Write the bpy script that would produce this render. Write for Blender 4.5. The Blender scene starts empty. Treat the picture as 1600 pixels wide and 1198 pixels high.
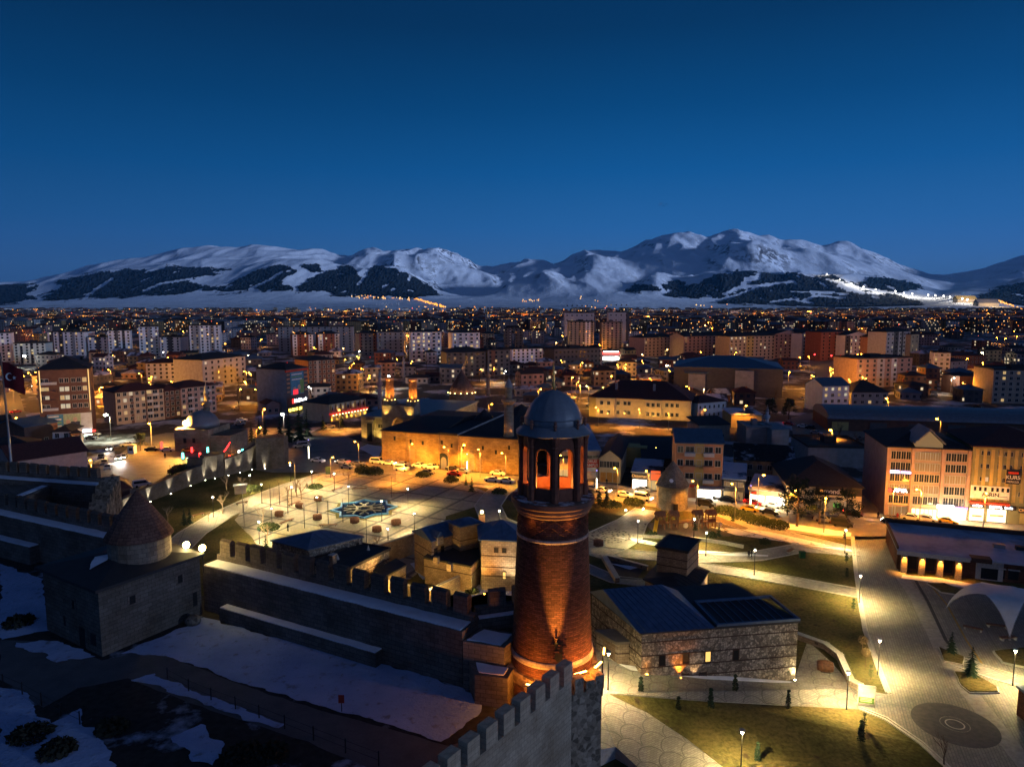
import bpy, math, random
from mathutils import Vector, noise
R = random.Random(7)
C = bpy.context.scene.collection
SC = bpy.context.scene
# ---------------------------------------------------------------- camera, world, sun, exposure
H, F, HOR = 50.0, 1110.0, 470.0
PITCH = math.atan((599 - HOR) / F)
cp, sp = math.cos(PITCH), math.sin(PITCH)
cam = bpy.data.cameras.new('camera')
cam.sensor_width = 36; cam.lens = 36 * F / 1600
cam.clip_start = 0.5; cam.clip_end = 60000
co = bpy.data.objects.new('camera', cam); C.objects.link(co)
co.location = (0, 0, H); co.rotation_euler = (math.pi / 2 - PITCH, 0, 0)
SC.camera = co
SC.view_settings.view_transform = 'Standard'
SC.view_settings.look = 'None'
SC.view_settings.exposure = 0
SC.view_settings.gamma = 1
SC.render.engine = 'CYCLES'
cy = SC.cycles
cy.use_denoising = True
cy.max_bounces = 3; cy.diffuse_bounces = 2; cy.glossy_bounces = 2; cy.transmission_bounces = 2
cy.caustics_reflective = False; cy.caustics_refractive = False
cy.sample_clamp_indirect = 4; cy.sample_clamp_direct = 0
cy.use_light_tree = True

def s2l(c):
    f = lambda v: v / 12.92 if v <= .04045 else ((v + .055) / 1.055) ** 2.4
    return tuple(f(v / 255) for v in c) + (1,)

SUN_DIR = Vector((0.86, -0.46, 0.095)).normalized()      # the last glow low in the west, to the right
w = bpy.data.worlds.new('World'); SC.world = w; w.use_nodes = True
nt = w.node_tree; N = nt.nodes; L = nt.links
for n in list(N): N.remove(n)
out = N.new('ShaderNodeOutputWorld'); bg = N.new('ShaderNodeBackground'); bg.inputs[1].default_value = 1.0
tc = N.new('ShaderNodeTexCoord'); sx = N.new('ShaderNodeSeparateXYZ'); L.new(tc.outputs['Generated'], sx.inputs[0])
rp = N.new('ShaderNodeValToRGB'); L.new(sx.outputs[2], rp.inputs[0])
stops = [(0.0, (60, 98, 148)), (0.045, (60, 105, 158)), (0.10, (38, 99, 158)), (0.17, (12, 86, 146)), (0.25, (1, 68, 120)), (0.34, (0, 49, 90)), (0.5, (1, 34, 66)), (1.0, (2, 28, 56))]
el = rp.color_ramp.elements
while len(el) < len(stops): el.new(1.0)
for e, (p, c) in zip(el, stops): e.position = p; e.color = s2l(c)
rx = N.new('ShaderNodeMapRange'); L.new(sx.outputs[0], rx.inputs[0])
rx.inputs[1].default_value = -0.62; rx.inputs[2].default_value = 0.15; rx.inputs[3].default_value = 0.66; rx.inputs[4].default_value = 1.0
mx = N.new('ShaderNodeMixRGB'); mx.blend_type = 'MULTIPLY'; mx.inputs[0].default_value = 1
L.new(rp.outputs[0], mx.inputs[1]); L.new(rx.outputs[0], mx.inputs[2])
# the physical twilight sky adds its own faint part
sky = N.new('ShaderNodeTexSky'); sky.sky_type = 'NISHITA'; sky.sun_disc = False
sky.sun_elevation = math.radians(-4); sky.sun_rotation = math.atan2(SUN_DIR.x, SUN_DIR.y)
ad = N.new('ShaderNodeMixRGB'); ad.blend_type = 'ADD'; ad.inputs[0].default_value = 0.05
L.new(mx.outputs[0], ad.inputs[1]); L.new(sky.outputs[0], ad.inputs[2])
# afterglow in the north-west, behind the camera
ry = N.new('ShaderNodeVectorMath'); ry.operation = 'DOT_PRODUCT'; L.new(tc.outputs['Generated'], ry.inputs[0]); ry.inputs[1].default_value = (0.30, -0.95, 0.12)
rm_ = N.new('ShaderNodeMapRange'); rm_.interpolation_type = 'SMOOTHSTEP'; L.new(ry.outputs['Value'], rm_.inputs[0]); rm_.inputs[1].default_value = -0.35; rm_.inputs[2].default_value = 0.9
a2 = N.new('ShaderNodeMixRGB'); a2.blend_type = 'ADD'; L.new(rm_.outputs[0], a2.inputs[0]); L.new(ad.outputs[0], a2.inputs[1]); a2.inputs[2].default_value = (0.042, 0.050, 0.105, 1)
L.new(a2.outputs[0], bg.inputs[0]); L.new(bg.outputs[0], out.inputs[0])

sl = bpy.data.lights.new('sun', 'SUN'); sl.energy = 5.0; sl.angle = math.radians(5); sl.color = (0.47, 0.63, 1.0)
so = bpy.data.objects.new('sun', sl); C.objects.link(so)
so.rotation_euler = SUN_DIR.to_track_quat('Z', 'Y').to_euler()

# ---------------------------------------------------------------- helpers
def ray(px, py):
    dx = (px - 800) / F; dy = (599 - py) / F
    return Vector((dx, cp + dy * sp, -sp + dy * cp))
def P(px, py, z=0.0):
    r = ray(px, py); t = (z - H) / r.z
    return Vector((r.x * t, r.y * t, z))
def ZT(Y, py):
    r = ray(800, py); return H + r.z * Y / r.y
def XT(px, Y, z):
    return (px - 800) / F * (Y * cp - (z - H) * sp)
def PX(v):
    d = v[1] * cp - (v[2] - H) * sp
    return (800 + F * v[0] / d, 599 - F * (v[1] * sp + (v[2] - H) * cp) / d)

class MB:
    def __init__(s): s.v = []; s.f = []; s.m = []
    def add(s, vs, fs, m=0):
        o = len(s.v); s.v += [tuple(v) for v in vs]; s.f += [tuple(i + o for i in f) for f in fs]; s.m += [m] * len(fs); return s
    def box(s, x0, x1, y0, y1, z0, z1, m=0, top=None):
        s.add([(x0,y0,z0),(x1,y0,z0),(x1,y1,z0),(x0,y1,z0),(x0,y0,z1),(x1,y0,z1),(x1,y1,z1),(x0,y1,z1)],
              [(0,3,2,1),(0,1,5,4),(1,2,6,5),(2,3,7,6),(3,0,4,7)], m)
        s.add([(x0,y0,z1),(x1,y0,z1),(x1,y1,z1),(x0,y1,z1)], [(0,1,2,3)], m if top is None else top); return s
    def obox(s, c, hx, hy, z0, z1, a=0, m=0, top=None):
        k = MB().box(-hx, hx, -hy, hy, z0, z1, m, top); ca, sa = math.cos(a), math.sin(a)
        o = len(s.v); s.v += [(c[0] + x*ca - y*sa, c[1] + x*sa + y*ca, z) for x, y, z in k.v]
        s.f += [tuple(i + o for i in f) for f in k.f]; s.m += k.m; return s
    def prism(s, pts, z0, z1, m=0, top=None, bottom=True):
        n = len(pts); ar = sum(pts[i][0]*pts[(i+1)%n][1] - pts[(i+1)%n][0]*pts[i][1] for i in range(n))
        if ar < 0: pts = list(reversed(pts))
        zz0 = z0 if isinstance(z0, (list, tuple)) else [z0]*n
        zz1 = z1 if isinstance(z1, (list, tuple)) else [z1]*n
        if ar < 0 and isinstance(z1, (list, tuple)): zz1 = list(reversed(zz1))
        if ar < 0 and isinstance(z0, (list, tuple)): zz0 = list(reversed(zz0))
        vs = [(p[0], p[1], zz0[i]) for i, p in enumerate(pts)] + [(p[0], p[1], zz1[i]) for i, p in enumerate(pts)]
        s.add(vs, [(i, (i+1)%n, (i+1)%n+n, i+n) for i in range(n)], m)
        s.add(vs[n:], [tuple(range(n))], m if top is None else top)
        if bottom: s.add(vs[:n], [tuple(reversed(range(n)))], m)
        return s
    def lathe(s, prof, n=24, c=(0,0), m=0, a0=0.0, cap=True):
        vs = []
        for r, z in prof:
            for k in range(n):
                a = a0 + 2*math.pi*k/n; vs.append((c[0]+r*math.cos(a), c[1]+r*math.sin(a), z))
        fs = []
        for j in range(len(prof)-1):
            for k in range(n):
                k2 = (k+1) % n; fs.append((j*n+k, j*n+k2, (j+1)*n+k2, (j+1)*n+k))
        if cap:
            fs.append(tuple(reversed(range(n)))); fs.append(tuple((len(prof)-1)*n+k for k in range(n)))
        return s.add(vs, fs, m)
    def tube(s, pts, rads, n=6, m=0):
        pts = [Vector(p) for p in pts]
        if not isinstance(rads, (list, tuple)): rads = [rads]*len(pts)
        vs = []
        for i, p in enumerate(pts):
            d = (pts[min(i+1, len(pts)-1)] - pts[max(i-1, 0)]).normalized()
            a = Vector((0,0,1)) if abs(d.z) < .9 else Vector((1,0,0))
            u = d.cross(a).normalized(); v = d.cross(u)
            for k in range(n):
                t = 2*math.pi*k/n; vs.append(p + (u*math.cos(t) + v*math.sin(t))*rads[i])
        fs = [(i*n+k, i*n+(k+1)%n, (i+1)*n+(k+1)%n, (i+1)*n+k) for i in range(len(pts)-1) for k in range(n)]
        fs += [tuple(range(n)), tuple(reversed([(len(pts)-1)*n+k for k in range(n)]))]
        return s.add(vs, fs, m)
    def ball(s, c, r, n=8, m=0, sz=1.0):
        h = max(4, n//2+1)
        return s.lathe([(max(r*math.sin(math.pi*i/h), .001*r), c[2]-r*sz*math.cos(math.pi*i/h)) for i in range(h+1)], n, (c[0], c[1]), m)
    def mesh(s, name, mats, smooth=False):
        me = bpy.data.meshes.new(name); me.from_pydata(s.v, [], s.f)
        for m in (mats if isinstance(mats, (list, tuple)) else [mats]): me.materials.append(m)
        me.polygons.foreach_set('material_index', s.m)
        if smooth: me.polygons.foreach_set('use_smooth', [True]*len(s.f))
        me.update(); return me
    def build(s, name, mats, parent=None, loc=(0,0,0), rz=0, smooth=False, label=None):
        return put(name, s.mesh(name, mats, smooth), parent, loc, rz, label)

def put(name, me, parent=None, loc=(0,0,0), rz=0, label=None):
    o = bpy.data.objects.new(name, me); C.objects.link(o); o.location = loc; o.rotation_euler = (0, 0, rz)
    if parent: o.parent = parent
    if label: o['label'] = label
    return o
TOPS = []
def tag(o, label, cat, group=None):
    o['label'] = label; o['category'] = cat
    if group: o['group'] = group
    TOPS.append(o); return o
def thing(name, label, cat, loc=(0,0,0), rz=0, group=None):
    return tag(put(name, None, None, loc, rz), label, cat, group)
def struct(name, mb, mats, smooth=False):
    o = mb.build(name, mats, smooth=smooth); o['kind'] = 'structure'; return o
def stuff(o): o['kind'] = 'stuff'; return o
def copy_tree(o, parent=None, loc=None, rz=None, label=None, group=None):
    c = o.copy(); C.objects.link(c)
    if parent: c.parent = parent
    else: TOPS.append(c)
    if loc is not None: c.location = loc
    if rz is not None: c.rotation_euler = (0, 0, rz)
    if label: c['label'] = label
    if group: c['group'] = group
    for ch in CH.get(o.name) or [x for x in o.children]: copy_tree(ch, c)
    return c
CH = {}

# ---------------------------------------------------------------- materials
def mk(name):
    m = bpy.data.materials.new(name); m.use_nodes = True
    t = m.node_tree; b = t.nodes['Principled BSDF']; return m, t, b
def nd(t, typ, **k):
    n = t.nodes.new(typ)
    for a, v in k.items():
        if a.startswith('i_'): n.inputs[a[2:]].default_value = v
        else: setattr(n, a, v)
    return n
def math_(t, op, a, b=None, c=None):
    n = t.nodes.new('ShaderNodeMath'); n.operation = op
    for i, v in enumerate((a, b, c)):
        if v is None: continue
        if isinstance(v, (int, float)): n.inputs[i].default_value = v
        else: t.links.new(v, n.inputs[i])
    return n.outputs[0]
def mixc(t, f, a, b, mode='MIX'):
    n = t.nodes.new('ShaderNodeMixRGB'); n.blend_type = mode
    for i, v in enumerate((f, a, b)):
        if isinstance(v, (int, float)): n.inputs[i].default_value = v
        elif isinstance(v, tuple): n.inputs[i].default_value = v if len(v) == 4 else v + (1,)
        else: t.links.new(v, n.inputs[i])
    return n.outputs[0]
def noisef(t, co, scale, detail=4, rough=.55):
    n = nd(t, 'ShaderNodeTexNoise'); n.inputs['Scale'].default_value = scale; n.inputs['Detail'].default_value = detail; n.inputs['Roughness'].default_value = rough
    t.links.new(co, n.inputs['Vector']); return n.outputs[0]
def ramp(t, x, a, b):
    n = nd(t, 'ShaderNodeMapRange'); n.inputs[1].default_value = a; n.inputs[2].default_value = b; t.links.new(x, n.inputs[0]); return n.outputs[0]
def ocoord(t): return nd(t, 'ShaderNodeTexCoord').outputs['Object']
def wallco(t, rad=0):
    o = ocoord(t); s = nd(t, 'ShaderNodeSeparateXYZ'); t.links.new(o, s.inputs[0])
    h = math_(t, 'MULTIPLY', math_(t, 'ARCTAN2', s.outputs[1], s.outputs[0]), rad) if rad else math_(t, 'ADD', s.outputs[0], s.outputs[1])
    c = nd(t, 'ShaderNodeCombineXYZ'); t.links.new(h, c.inputs[0]); t.links.new(s.outputs[2], c.inputs[1]); return c.outputs[0]
def bump(t, b, x, st=.3, d=.05):
    n = nd(t, 'ShaderNodeBump'); n.inputs['Strength'].default_value = st; n.inputs['Distance'].default_value = d
    t.links.new(x, n.inputs['Height']); t.links.new(n.outputs[0], b.inputs['Normal'])
MC = {}
def plain(name, c, rough=.8, var=.25, scale=1.5, metal=0, bumps=.2):
    if name in MC: return MC[name]
    m, t, b = mk(name); o = ocoord(t)
    n1 = noisef(t, o, scale); n2 = noisef(t, o, scale * 9, 3)
    f = math_(t, 'ADD', math_(t, 'MULTIPLY', n1, .65), math_(t, 'MULTIPLY', n2, .35))
    d = tuple(v * (1 - var) for v in c); u = tuple(min(1, v * (1 + var)) for v in c)
    t.links.new(mixc(t, ramp(t, f, .35, .65), d, u), b.inputs['Base Color'])
    b.inputs['Roughness'].default_value = rough; b.inputs['Metallic'].default_value = metal
    b.inputs['Specular IOR Level'].default_value = .25
    if bumps: bump(t, b, n2, bumps, .03)
    MC[name] = m; return m
def stone(name, c, bw=.9, bh=.4, mortar=.02, c2=None, rad=0, var=.35, rubble=False):
    if name in MC: return MC[name]
    m, t, b = mk(name); wc = wallco(t, rad); o = ocoord(t)
    n1 = noisef(t, o, .35); n2 = noisef(t, o, 5, 5)
    if rubble:
        v = nd(t, 'ShaderNodeTexVoronoi', feature='F1'); v.inputs['Scale'].default_value = 1 / bw; t.links.new(o, v.inputs['Vector'])
        ve = nd(t, 'ShaderNodeTexVoronoi', feature='DISTANCE_TO_EDGE'); ve.inputs['Scale'].default_value = 1 / bw; t.links.new(o, ve.inputs['Vector'])
        sp_ = nd(t, 'ShaderNodeSeparateColor'); t.links.new(v.outputs['Color'], sp_.inputs[0])
        base = mixc(t, ramp(t, sp_.outputs[0], .2, .8), tuple(x*.45 for x in c), tuple(min(1, x*1.25) for x in c))
        col = mixc(t, ramp(t, ve.outputs[0], .0, mortar*4), c2 or tuple(x*.9 for x in c), base); hgt = ve.outputs[0]
    else:
        br = nd(t, 'ShaderNodeTexBrick'); t.links.new(wc, br.inputs['Vector'])
        br.inputs['Scale'].default_value = 1; br.inputs['Brick Width'].default_value = bw; br.inputs['Row Height'].default_value = bh; br.inputs['Mortar Size'].default_value = mortar
        br.inputs['Color1'].default_value = tuple(x*(1+var*.5) for x in c) + (1,); br.inputs['Color2'].default_value = (c2 or tuple(x*(1-var*.6) for x in c)) + (1,)
        br.inputs['Mortar'].default_value = tuple(x*.5 for x in c) + (1,); br.inputs['Bias'].default_value = -.1
        col = br.outputs['Color']; hgt = math_(t, 'MULTIPLY', br.outputs['Fac'], -1)
    col = mixc(t, ramp(t, n1, .35, .7), col, mixc(t, 1, col, (.62, .56, .5), 'MULTIPLY'))
    col = mixc(t, .5, col, mixc(t, 1, col, mixc(t, ramp(t, n2, .3, .7), (.55,.55,.55), (1.2,1.2,1.2)), 'MULTIPLY'))
    t.links.new(col, b.inputs['Base Color']); b.inputs['Roughness'].default_value = .92; b.inputs['Specular IOR Level'].default_value = .15
    bump(t, b, math_(t, 'ADD', hgt, math_(t, 'MULTIPLY', n2, .5)), .5, .04)
    MC[name] = m; return m
def emit(name, c, s, sample=True):
    if name in MC: return MC[name]
    m, t, b = mk(name); b.inputs['Base Color'].default_value = (.02, .02, .02, 1)
    b.inputs['Emission Color'].default_value = tuple(c) + (1,); b.inputs['Emission Strength'].default_value = s
    if not sample: m.cycles.emission_sampling = 'NONE'
    MC[name] = m; return m
def snowmix(name, c, snow, scale, th, soft=.06, rough=.85, fine=1.0):
    """bare ground or roofing with patches of lying snow"""
    if name in MC: return MC[name]
    m, t, b = mk(name); o = ocoord(t)
    n1 = noisef(t, o, scale, 6, .62); n2 = noisef(t, o, scale * 11, 4)
    g = mixc(t, ramp(t, n2, .3, .7), tuple(x*.6 for x in c), tuple(x*1.35 for x in c))
    sn = mixc(t, ramp(t, n2, .3, .7), tuple(x*.86 for x in snow), snow)
    f = ramp(t, n1, th - soft, th + soft)
    t.links.new(mixc(t, f, g, sn), b.inputs['Base Color']); b.inputs['Roughness'].default_value = rough; b.inputs['Specular IOR Level'].default_value = .15
    bump(t, b, math_(t, 'ADD', n2, f), .4, .08 * fine)
    MC[name] = m; return m
def facade(name, c, lit=.12, sx_=3.2, sz_=3.0, warm=(1., .72, .35), es=.8):
    """plaster wall whose far windows are part of the surface: a few rooms are lit"""
    if name in MC: return MC[name]
    m, t, b = mk(name); wc = wallco(t); s = nd(t, 'ShaderNodeSeparateXYZ'); t.links.new(wc, s.inputs[0])
    oi = nd(t, 'ShaderNodeObjectInfo')
    u = math_(t, 'DIVIDE', s.outputs[0], sx_); v = math_(t, 'DIVIDE', s.outputs[1], sz_)
    fu = math_(t, 'FRACT', math_(t, 'ADD', u, 100.)); fv = math_(t, 'FRACT', math_(t, 'ADD', v, 100.))
    inu = math_(t, 'MULTIPLY', math_(t, 'GREATER_THAN', fu, .3), math_(t, 'LESS_THAN', fu, .74))
    inv = math_(t, 'MULTIPLY', math_(t, 'GREATER_THAN', fv, .3), math_(t, 'LESS_THAN', fv, .78))
    g = nd(t, 'ShaderNodeNewGeometry'); gn = nd(t, 'ShaderNodeSeparateXYZ'); t.links.new(g.outputs['Normal'], gn.inputs[0])
    side = math_(t, 'LESS_THAN', math_(t, 'ABSOLUTE', gn.outputs[2]), .5)
    win = math_(t, 'MULTIPLY', math_(t, 'MULTIPLY', inu, inv), side)
    cb = nd(t, 'ShaderNodeCombineXYZ'); t.links.new(math_(t, 'FLOOR', u), cb.inputs[0]); t.links.new(math_(t, 'FLOOR', v), cb.inputs[1])
    t.links.new(math_(t, 'MULTIPLY', oi.outputs['Random'], 991.), cb.inputs[2])
    wn = nd(t, 'ShaderNodeTexWhiteNoise'); t.links.new(cb.outputs[0], wn.inputs['Vector'])
    on = math_(t, 'MULTIPLY', win, math_(t, 'GREATER_THAN', wn.outputs['Value'], 1 - lit))
    n2 = noisef(t, ocoord(t), .3)
    vert = math_(t, 'GREATER_THAN', math_(t, 'FRACT', math_(t, 'MULTIPLY', u, .3333)), .66)
    wall = mixc(t, math_(t, 'MULTIPLY', vert, .5), tuple(c), tuple(x*.6 for x in c))
    wall = mixc(t, ramp(t, n2, .35, .65), mixc(t, 1, wall, (.75,.75,.75), 'MULTIPLY'), wall)
    t.links.new(mixc(t, win, wall, (.03, .035, .045)), b.inputs['Base Color']); b.inputs['Roughness'].default_value = .85; b.inputs['Specular IOR Level'].default_value = .1
    t.links.new(mixc(t, wn.outputs['Value'], warm, (1., .8, .5)), b.inputs['Emission Color'])
    t.links.new(math_(t, 'MULTIPLY', on, es), b.inputs['Emission Strength'])
    m.cycles.emission_sampling = 'NONE'
    MC[name] = m; return m
# ---------------------------------------------------------------- terrain: city plain and the snow mountains
def interp(tab, x):
    if x <= tab[0][0]: return tab[0][1]
    for (a, u), (b, v) in zip(tab, tab[1:]):
        if x <= b:
            k = (x - a) / (b - a); return u + (v - u) * k
    return tab[-1][1]
SKYL = [(-700,470),(-300,462),(-100,452),(0,444),(60,438),(120,424),(160,409),(190,406),(230,404),(262,397),(290,389),(332,384),(375,386),(405,383),(412,383),(450,387),(490,388),(512,393),(530,400),(550,404),(562,396),(574,389),(590,392),(604,394),(618,389),(634,387),(655,387),(670,388),(690,392),(715,402),(745,413),(768,415),(785,411),(800,412),(815,411),(850,405),(865,412),(880,408),(900,398),(925,393),(950,394),(970,394),(985,387),(1000,379),(1022,370),(1050,364),(1075,365),(1092,367),(1105,371),(1122,366),(1140,364),(1160,365),(1180,370),(1200,373),(1218,381),(1230,378),(1243,377),(1260,380),(1280,383),(1292,379),(1305,377),(1320,380),(1340,389),(1360,396),(1380,405),(1420,420),(1450,431),(1475,432),(1488,429),(1500,427),(1540,416),(1570,406),(1600,397),(1680,376),(1800,362),(2300,400)]
RID2 = [(-700,474),(0,455),(60,447),(130,434),(200,420),(290,408),(360,404),(440,402),(500,403),(540,411),(572,401),(600,402),(630,396),(665,400),(700,412),(740,424),(780,432),(810,430),(850,422),(890,420),(925,405),(960,412),(1000,414),(1050,404),(1090,406),(1120,395),(1145,383),(1172,373),(1190,379),(1215,388),(1235,394),(1262,393),(1300,400),(1350,412),(1400,427),(1450,440),(1490,446),(1540,436),(1600,420),(1700,395),(2300,430)]
RID1 = [(-700,482),(0,447),(60,444),(110,433),(160,428),(230,422),(270,419),(330,421),(400,413),(440,406),(485,404),(530,408),(570,413),(610,421),(650,436),(690,455),(720,462),(760,458),(800,444),(830,434),(860,425),(890,436),(915,428),(950,436),(990,446),(1025,431),(1060,437),(1110,428),(1150,426),(1180,424),(1230,430),(1290,430),(1340,432),(1400,438),(1440,447),(1470,456),(1500,452),(1560,445),(1600,436),(1700,424),(2300,450)]
FOOT = [(-700,486),(0,476),(60,471),(150,467),(270,461),(390,457),(455,455),(500,458),(560,465),(620,467),(690,466),(760,467),(830,467),(950,459),(1000,463),(1040,466),(1130,473),(1230,478),(1300,480),(1400,478),(1450,474),(1500,464),(1560,468),(1600,476),(2300,480)]
PLN = [(-700,494),(0,487),(200,484),(400,482),(560,479),(700,477),(900,477),(1100,484),(1300,488),(1600,488),(2300,490)]
def smooth_tab(tab, x, w=14): return (interp(tab, x-w) + 2*interp(tab, x) + interp(tab, x+w)) / 4
def hgt_profile(px):
    z = lambda Y, t, w_=10: ZT(Y, smooth_tab(t, px, w_))
    z1 = z(7800, RID1); z2 = z(9900, RID2, 7); z3 = z(12600, SKYL, 4)
    return [(2300, 0.), (3000, 0.5), (4200, max(0.5, z(4200, PLN))), (6000, z(6000, FOOT)), (7800, z1), (8600, .30*z(8600, FOOT) + .35*z1 + .3*z2), (9900, z2), (11100, .5*z2 + .42*z3), (12600, z3), (15500, .45*z3), (19000, 0.2*z3)]
def herm(kn, Y):
    if Y <= kn[0][0]: return kn[0][1]
    for i in range(len(kn)-1):
        if Y <= kn[i+1][0]:
            (x0, y0), (x1, y1) = kn[i], kn[i+1]; h = x1-x0; s = (y1-y0)/h
            sl_ = (y0-kn[i-1][1])/(x0-kn[i-1][0]) if i else s; sr = (kn[i+2][1]-y1)/(kn[i+2][0]-x1) if i+2 < len(kn) else s
            m0 = 0 if sl_*s <= 0 else 2*sl_*s/(sl_+s); m1 = 0 if sr*s <= 0 else 2*sr*s/(sr+s)
            t = (Y-x0)/h; t2 = t*t; t3 = t2*t
            return (2*t3-3*t2+1)*y0 + (t3-2*t2+t)*h*m0 + (-2*t3+3*t2)*y1 + (t3-t2)*h*m1
    return kn[-1][1]
# pine woods on the slopes, as outlines over the slopes they grow on
WOODS = [[(-60,446),(20,444),(60,442),(58,452),(40,460),(62,466),(20,475),(-60,478)],
 [(60,462),(95,452),(88,440),(130,430),(200,421),(235,424),(250,432),(300,448),(340,446),(330,455),(240,462),(150,467),(70,470)],
 [(200,452),(240,424),(280,418),(330,420),(348,424),(310,432),(290,438),(330,452),(290,460),(210,462)],
 [(255,417),(310,418),(360,421),(330,430),(300,428)],
 [(330,452),(372,438),(395,425),(440,414),(462,424),(440,440),(462,455),(400,455),(340,458)],
 [(380,440),(400,424),(420,430),(425,455),(385,455)],
 [(462,448),(492,430),(520,424),(530,415),(552,418),(560,430),(590,428),(580,444),(610,452),(560,454),(465,456)],
 [(475,413),(500,412),(505,425),(478,424)],
 [(510,452),(560,450),(600,454),(620,464),(560,466),(520,462)],
 [(555,452),(575,420),(605,418),(640,428),(660,442),(692,460),(640,466),(590,466)],
 [(580,418),(592,414),(620,420),(612,426)],
 [(975,456),(990,447),(1005,443),(1020,444),(1028,454),(1000,458)],
 [(1035,452),(1045,442),(1065,441),(1072,446),(1050,454)],
 [(1035,462),(1060,450),(1095,440),(1120,428),(1165,423),(1185,424),(1175,434),(1150,446),(1130,462),(1110,466)],
 [(1118,474),(1145,455),(1185,440),(1190,428),(1240,428),(1290,432),(1300,446),(1330,456),(1400,462),(1440,470),(1442,478),(1330,482),(1200,476)],
 [(1330,448),(1370,432),(1400,434),(1440,446),(1445,452),(1400,458),(1350,455)],
 [(1285,432),(1320,436),(1340,446),(1300,446)],
 [(1520,470),(1545,456),(1575,446),(1640,430),(1640,484),(1560,478)]]
RUNS = [[(1292,436),(1340,449),(1425,463),(1500,474)], [(1120,470),(1150,462),(1190,446),(1240,440)], [(1235,456),(1300,458),(1325,460)], [(1255,470),(1275,462),(1320,466)], [(225,455),(250,444),(300,436)], [(390,452),(420,438),(440,425)], [(459,458),(463,440),(466,420)], [(560,444),(572,430),(576,418)], [(130,468),(150,452),(175,436)], [(330,448),(350,436),(370,425)], [(1130,460),(1160,449),(1200,446)], [(1205,472),(1235,468),(1270,474)]]
def inpoly(p, x, y):
    r = False; j = len(p)-1
    for i in range(len(p)):
        if (p[i][1] > y) != (p[j][1] > y) and x < (p[j][0]-p[i][0])*(y-p[i][1])/(p[j][1]-p[i][1]) + p[i][0]: r = not r
        j = i
    return r
def segd(x, y, a, b):
    dx, dy = b[0]-a[0], b[1]-a[1]; t = max(0, min(1, ((x-a[0])*dx+(y-a[1])*dy)/(dx*dx+dy*dy)))
    return math.hypot(x-a[0]-t*dx, y-a[1]-t*dy)
RUNB = [(min(p[0] for p in r)-6, max(p[0] for p in r)+6) for r in RUNS]
WB = [(min(p[0] for p in w_)-6, max(p[0] for p in w_)+6) for w_ in WOODS]
pxs = [-700 + 12*i for i in range(58)] + [-4 + 2.2*i for i in range(732)] + [1610 + 14*i for i in range(50)]
Ys = [2300 + 340*i for i in range(6)] + [4100 + 190*i for i in range(9)] + [5800 + 46*i for i in range(60)] + [8560 + 90*i for i in range(53)] + [13300 + 500*i for i in range(12)]
nc, nr = len(pxs), len(Ys)
tv = []; wood = []; ZG = []
for px in pxs:
    kn = hgt_profile(px); u = (px - 800) / F * cp; col = []
    for Y in Ys:
        x = u * Y; z = herm(kn, Y)
        a = min(1, max(0, (Y - 5200) / 2200))
        if a > 0:
            lift = min(1, max(0, z) / 260)
            am = interp([(-100,.45),(420,.45),(560,.8),(640,1.25),(740,1.2),(800,1.),(1000,.9),(1150,1.1),(1300,.7),(1450,.6)], px)
            g = noise.noise(Vector((x/900, Y/1700, 3.1))) + .4*noise.noise(Vector((x/380, Y/900, 9.7)))
            wx = 260*noise.noise(Vector((x/900, Y/900, 4.)))
            rg = 1 - abs(noise.noise(Vector(((x+wx)/820, (Y-.35*x)/1900, 6.3))))*2
            rg2 = 1 - abs(noise.noise(Vector(((x+wx)/330, (Y-.3*x)/1000, 2.3))))*2
            z += a * lift * am * (40*g + 96*(rg-.55) + 36*(rg2-.5) + 9*noise.noise(Vector((x/70, Y/200, 1.7))))
        elif Y > 3000:
            z += min(1, (Y-3000)/1000) * 5 * noise.noise(Vector((x/400, Y/900, 2.)))
        tv.append((x, Y, z)); q = PX((x, Y, z)); f = 0.
        if 5600 < Y < 9300 and -80 < px < 1650:
            jx = q[0] + 9*noise.noise(Vector((x/140, Y/260, 5.))) + 4*noise.noise(Vector((x/45, Y/90, 8.))); jy = q[1] + 5*noise.noise(Vector((x/150, Y/300, 7.))) + 3*noise.noise(Vector((x/50, Y/80, 2.)))
            if any(b[0] < jx < b[1] and inpoly(p, jx, jy) for p, b in zip(WOODS, WB)): f = 1.
            if f and any(b[0] < q[0] < b[1] and min(segd(q[0], q[1]*1.0, r[i], r[i+1]) for i in range(len(r)-1)) < 1.7 + 1.5*abs(noise.noise(Vector((x/200, Y/200, 1.)))) for r, b in zip(RUNS, RUNB)): f = 0.
            if f and noise.noise(Vector((x/75, Y/210, 12.))) > .47: f = 0.
        wood.append(f)
mt_f = [(i*nr+j, (i+1)*nr+j, (i+1)*nr+j+1, i*nr+j+1) for i in range(nc-1) for j in range(nr-1)]
mb = MB(); mb.add(tv, mt_f)
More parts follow.
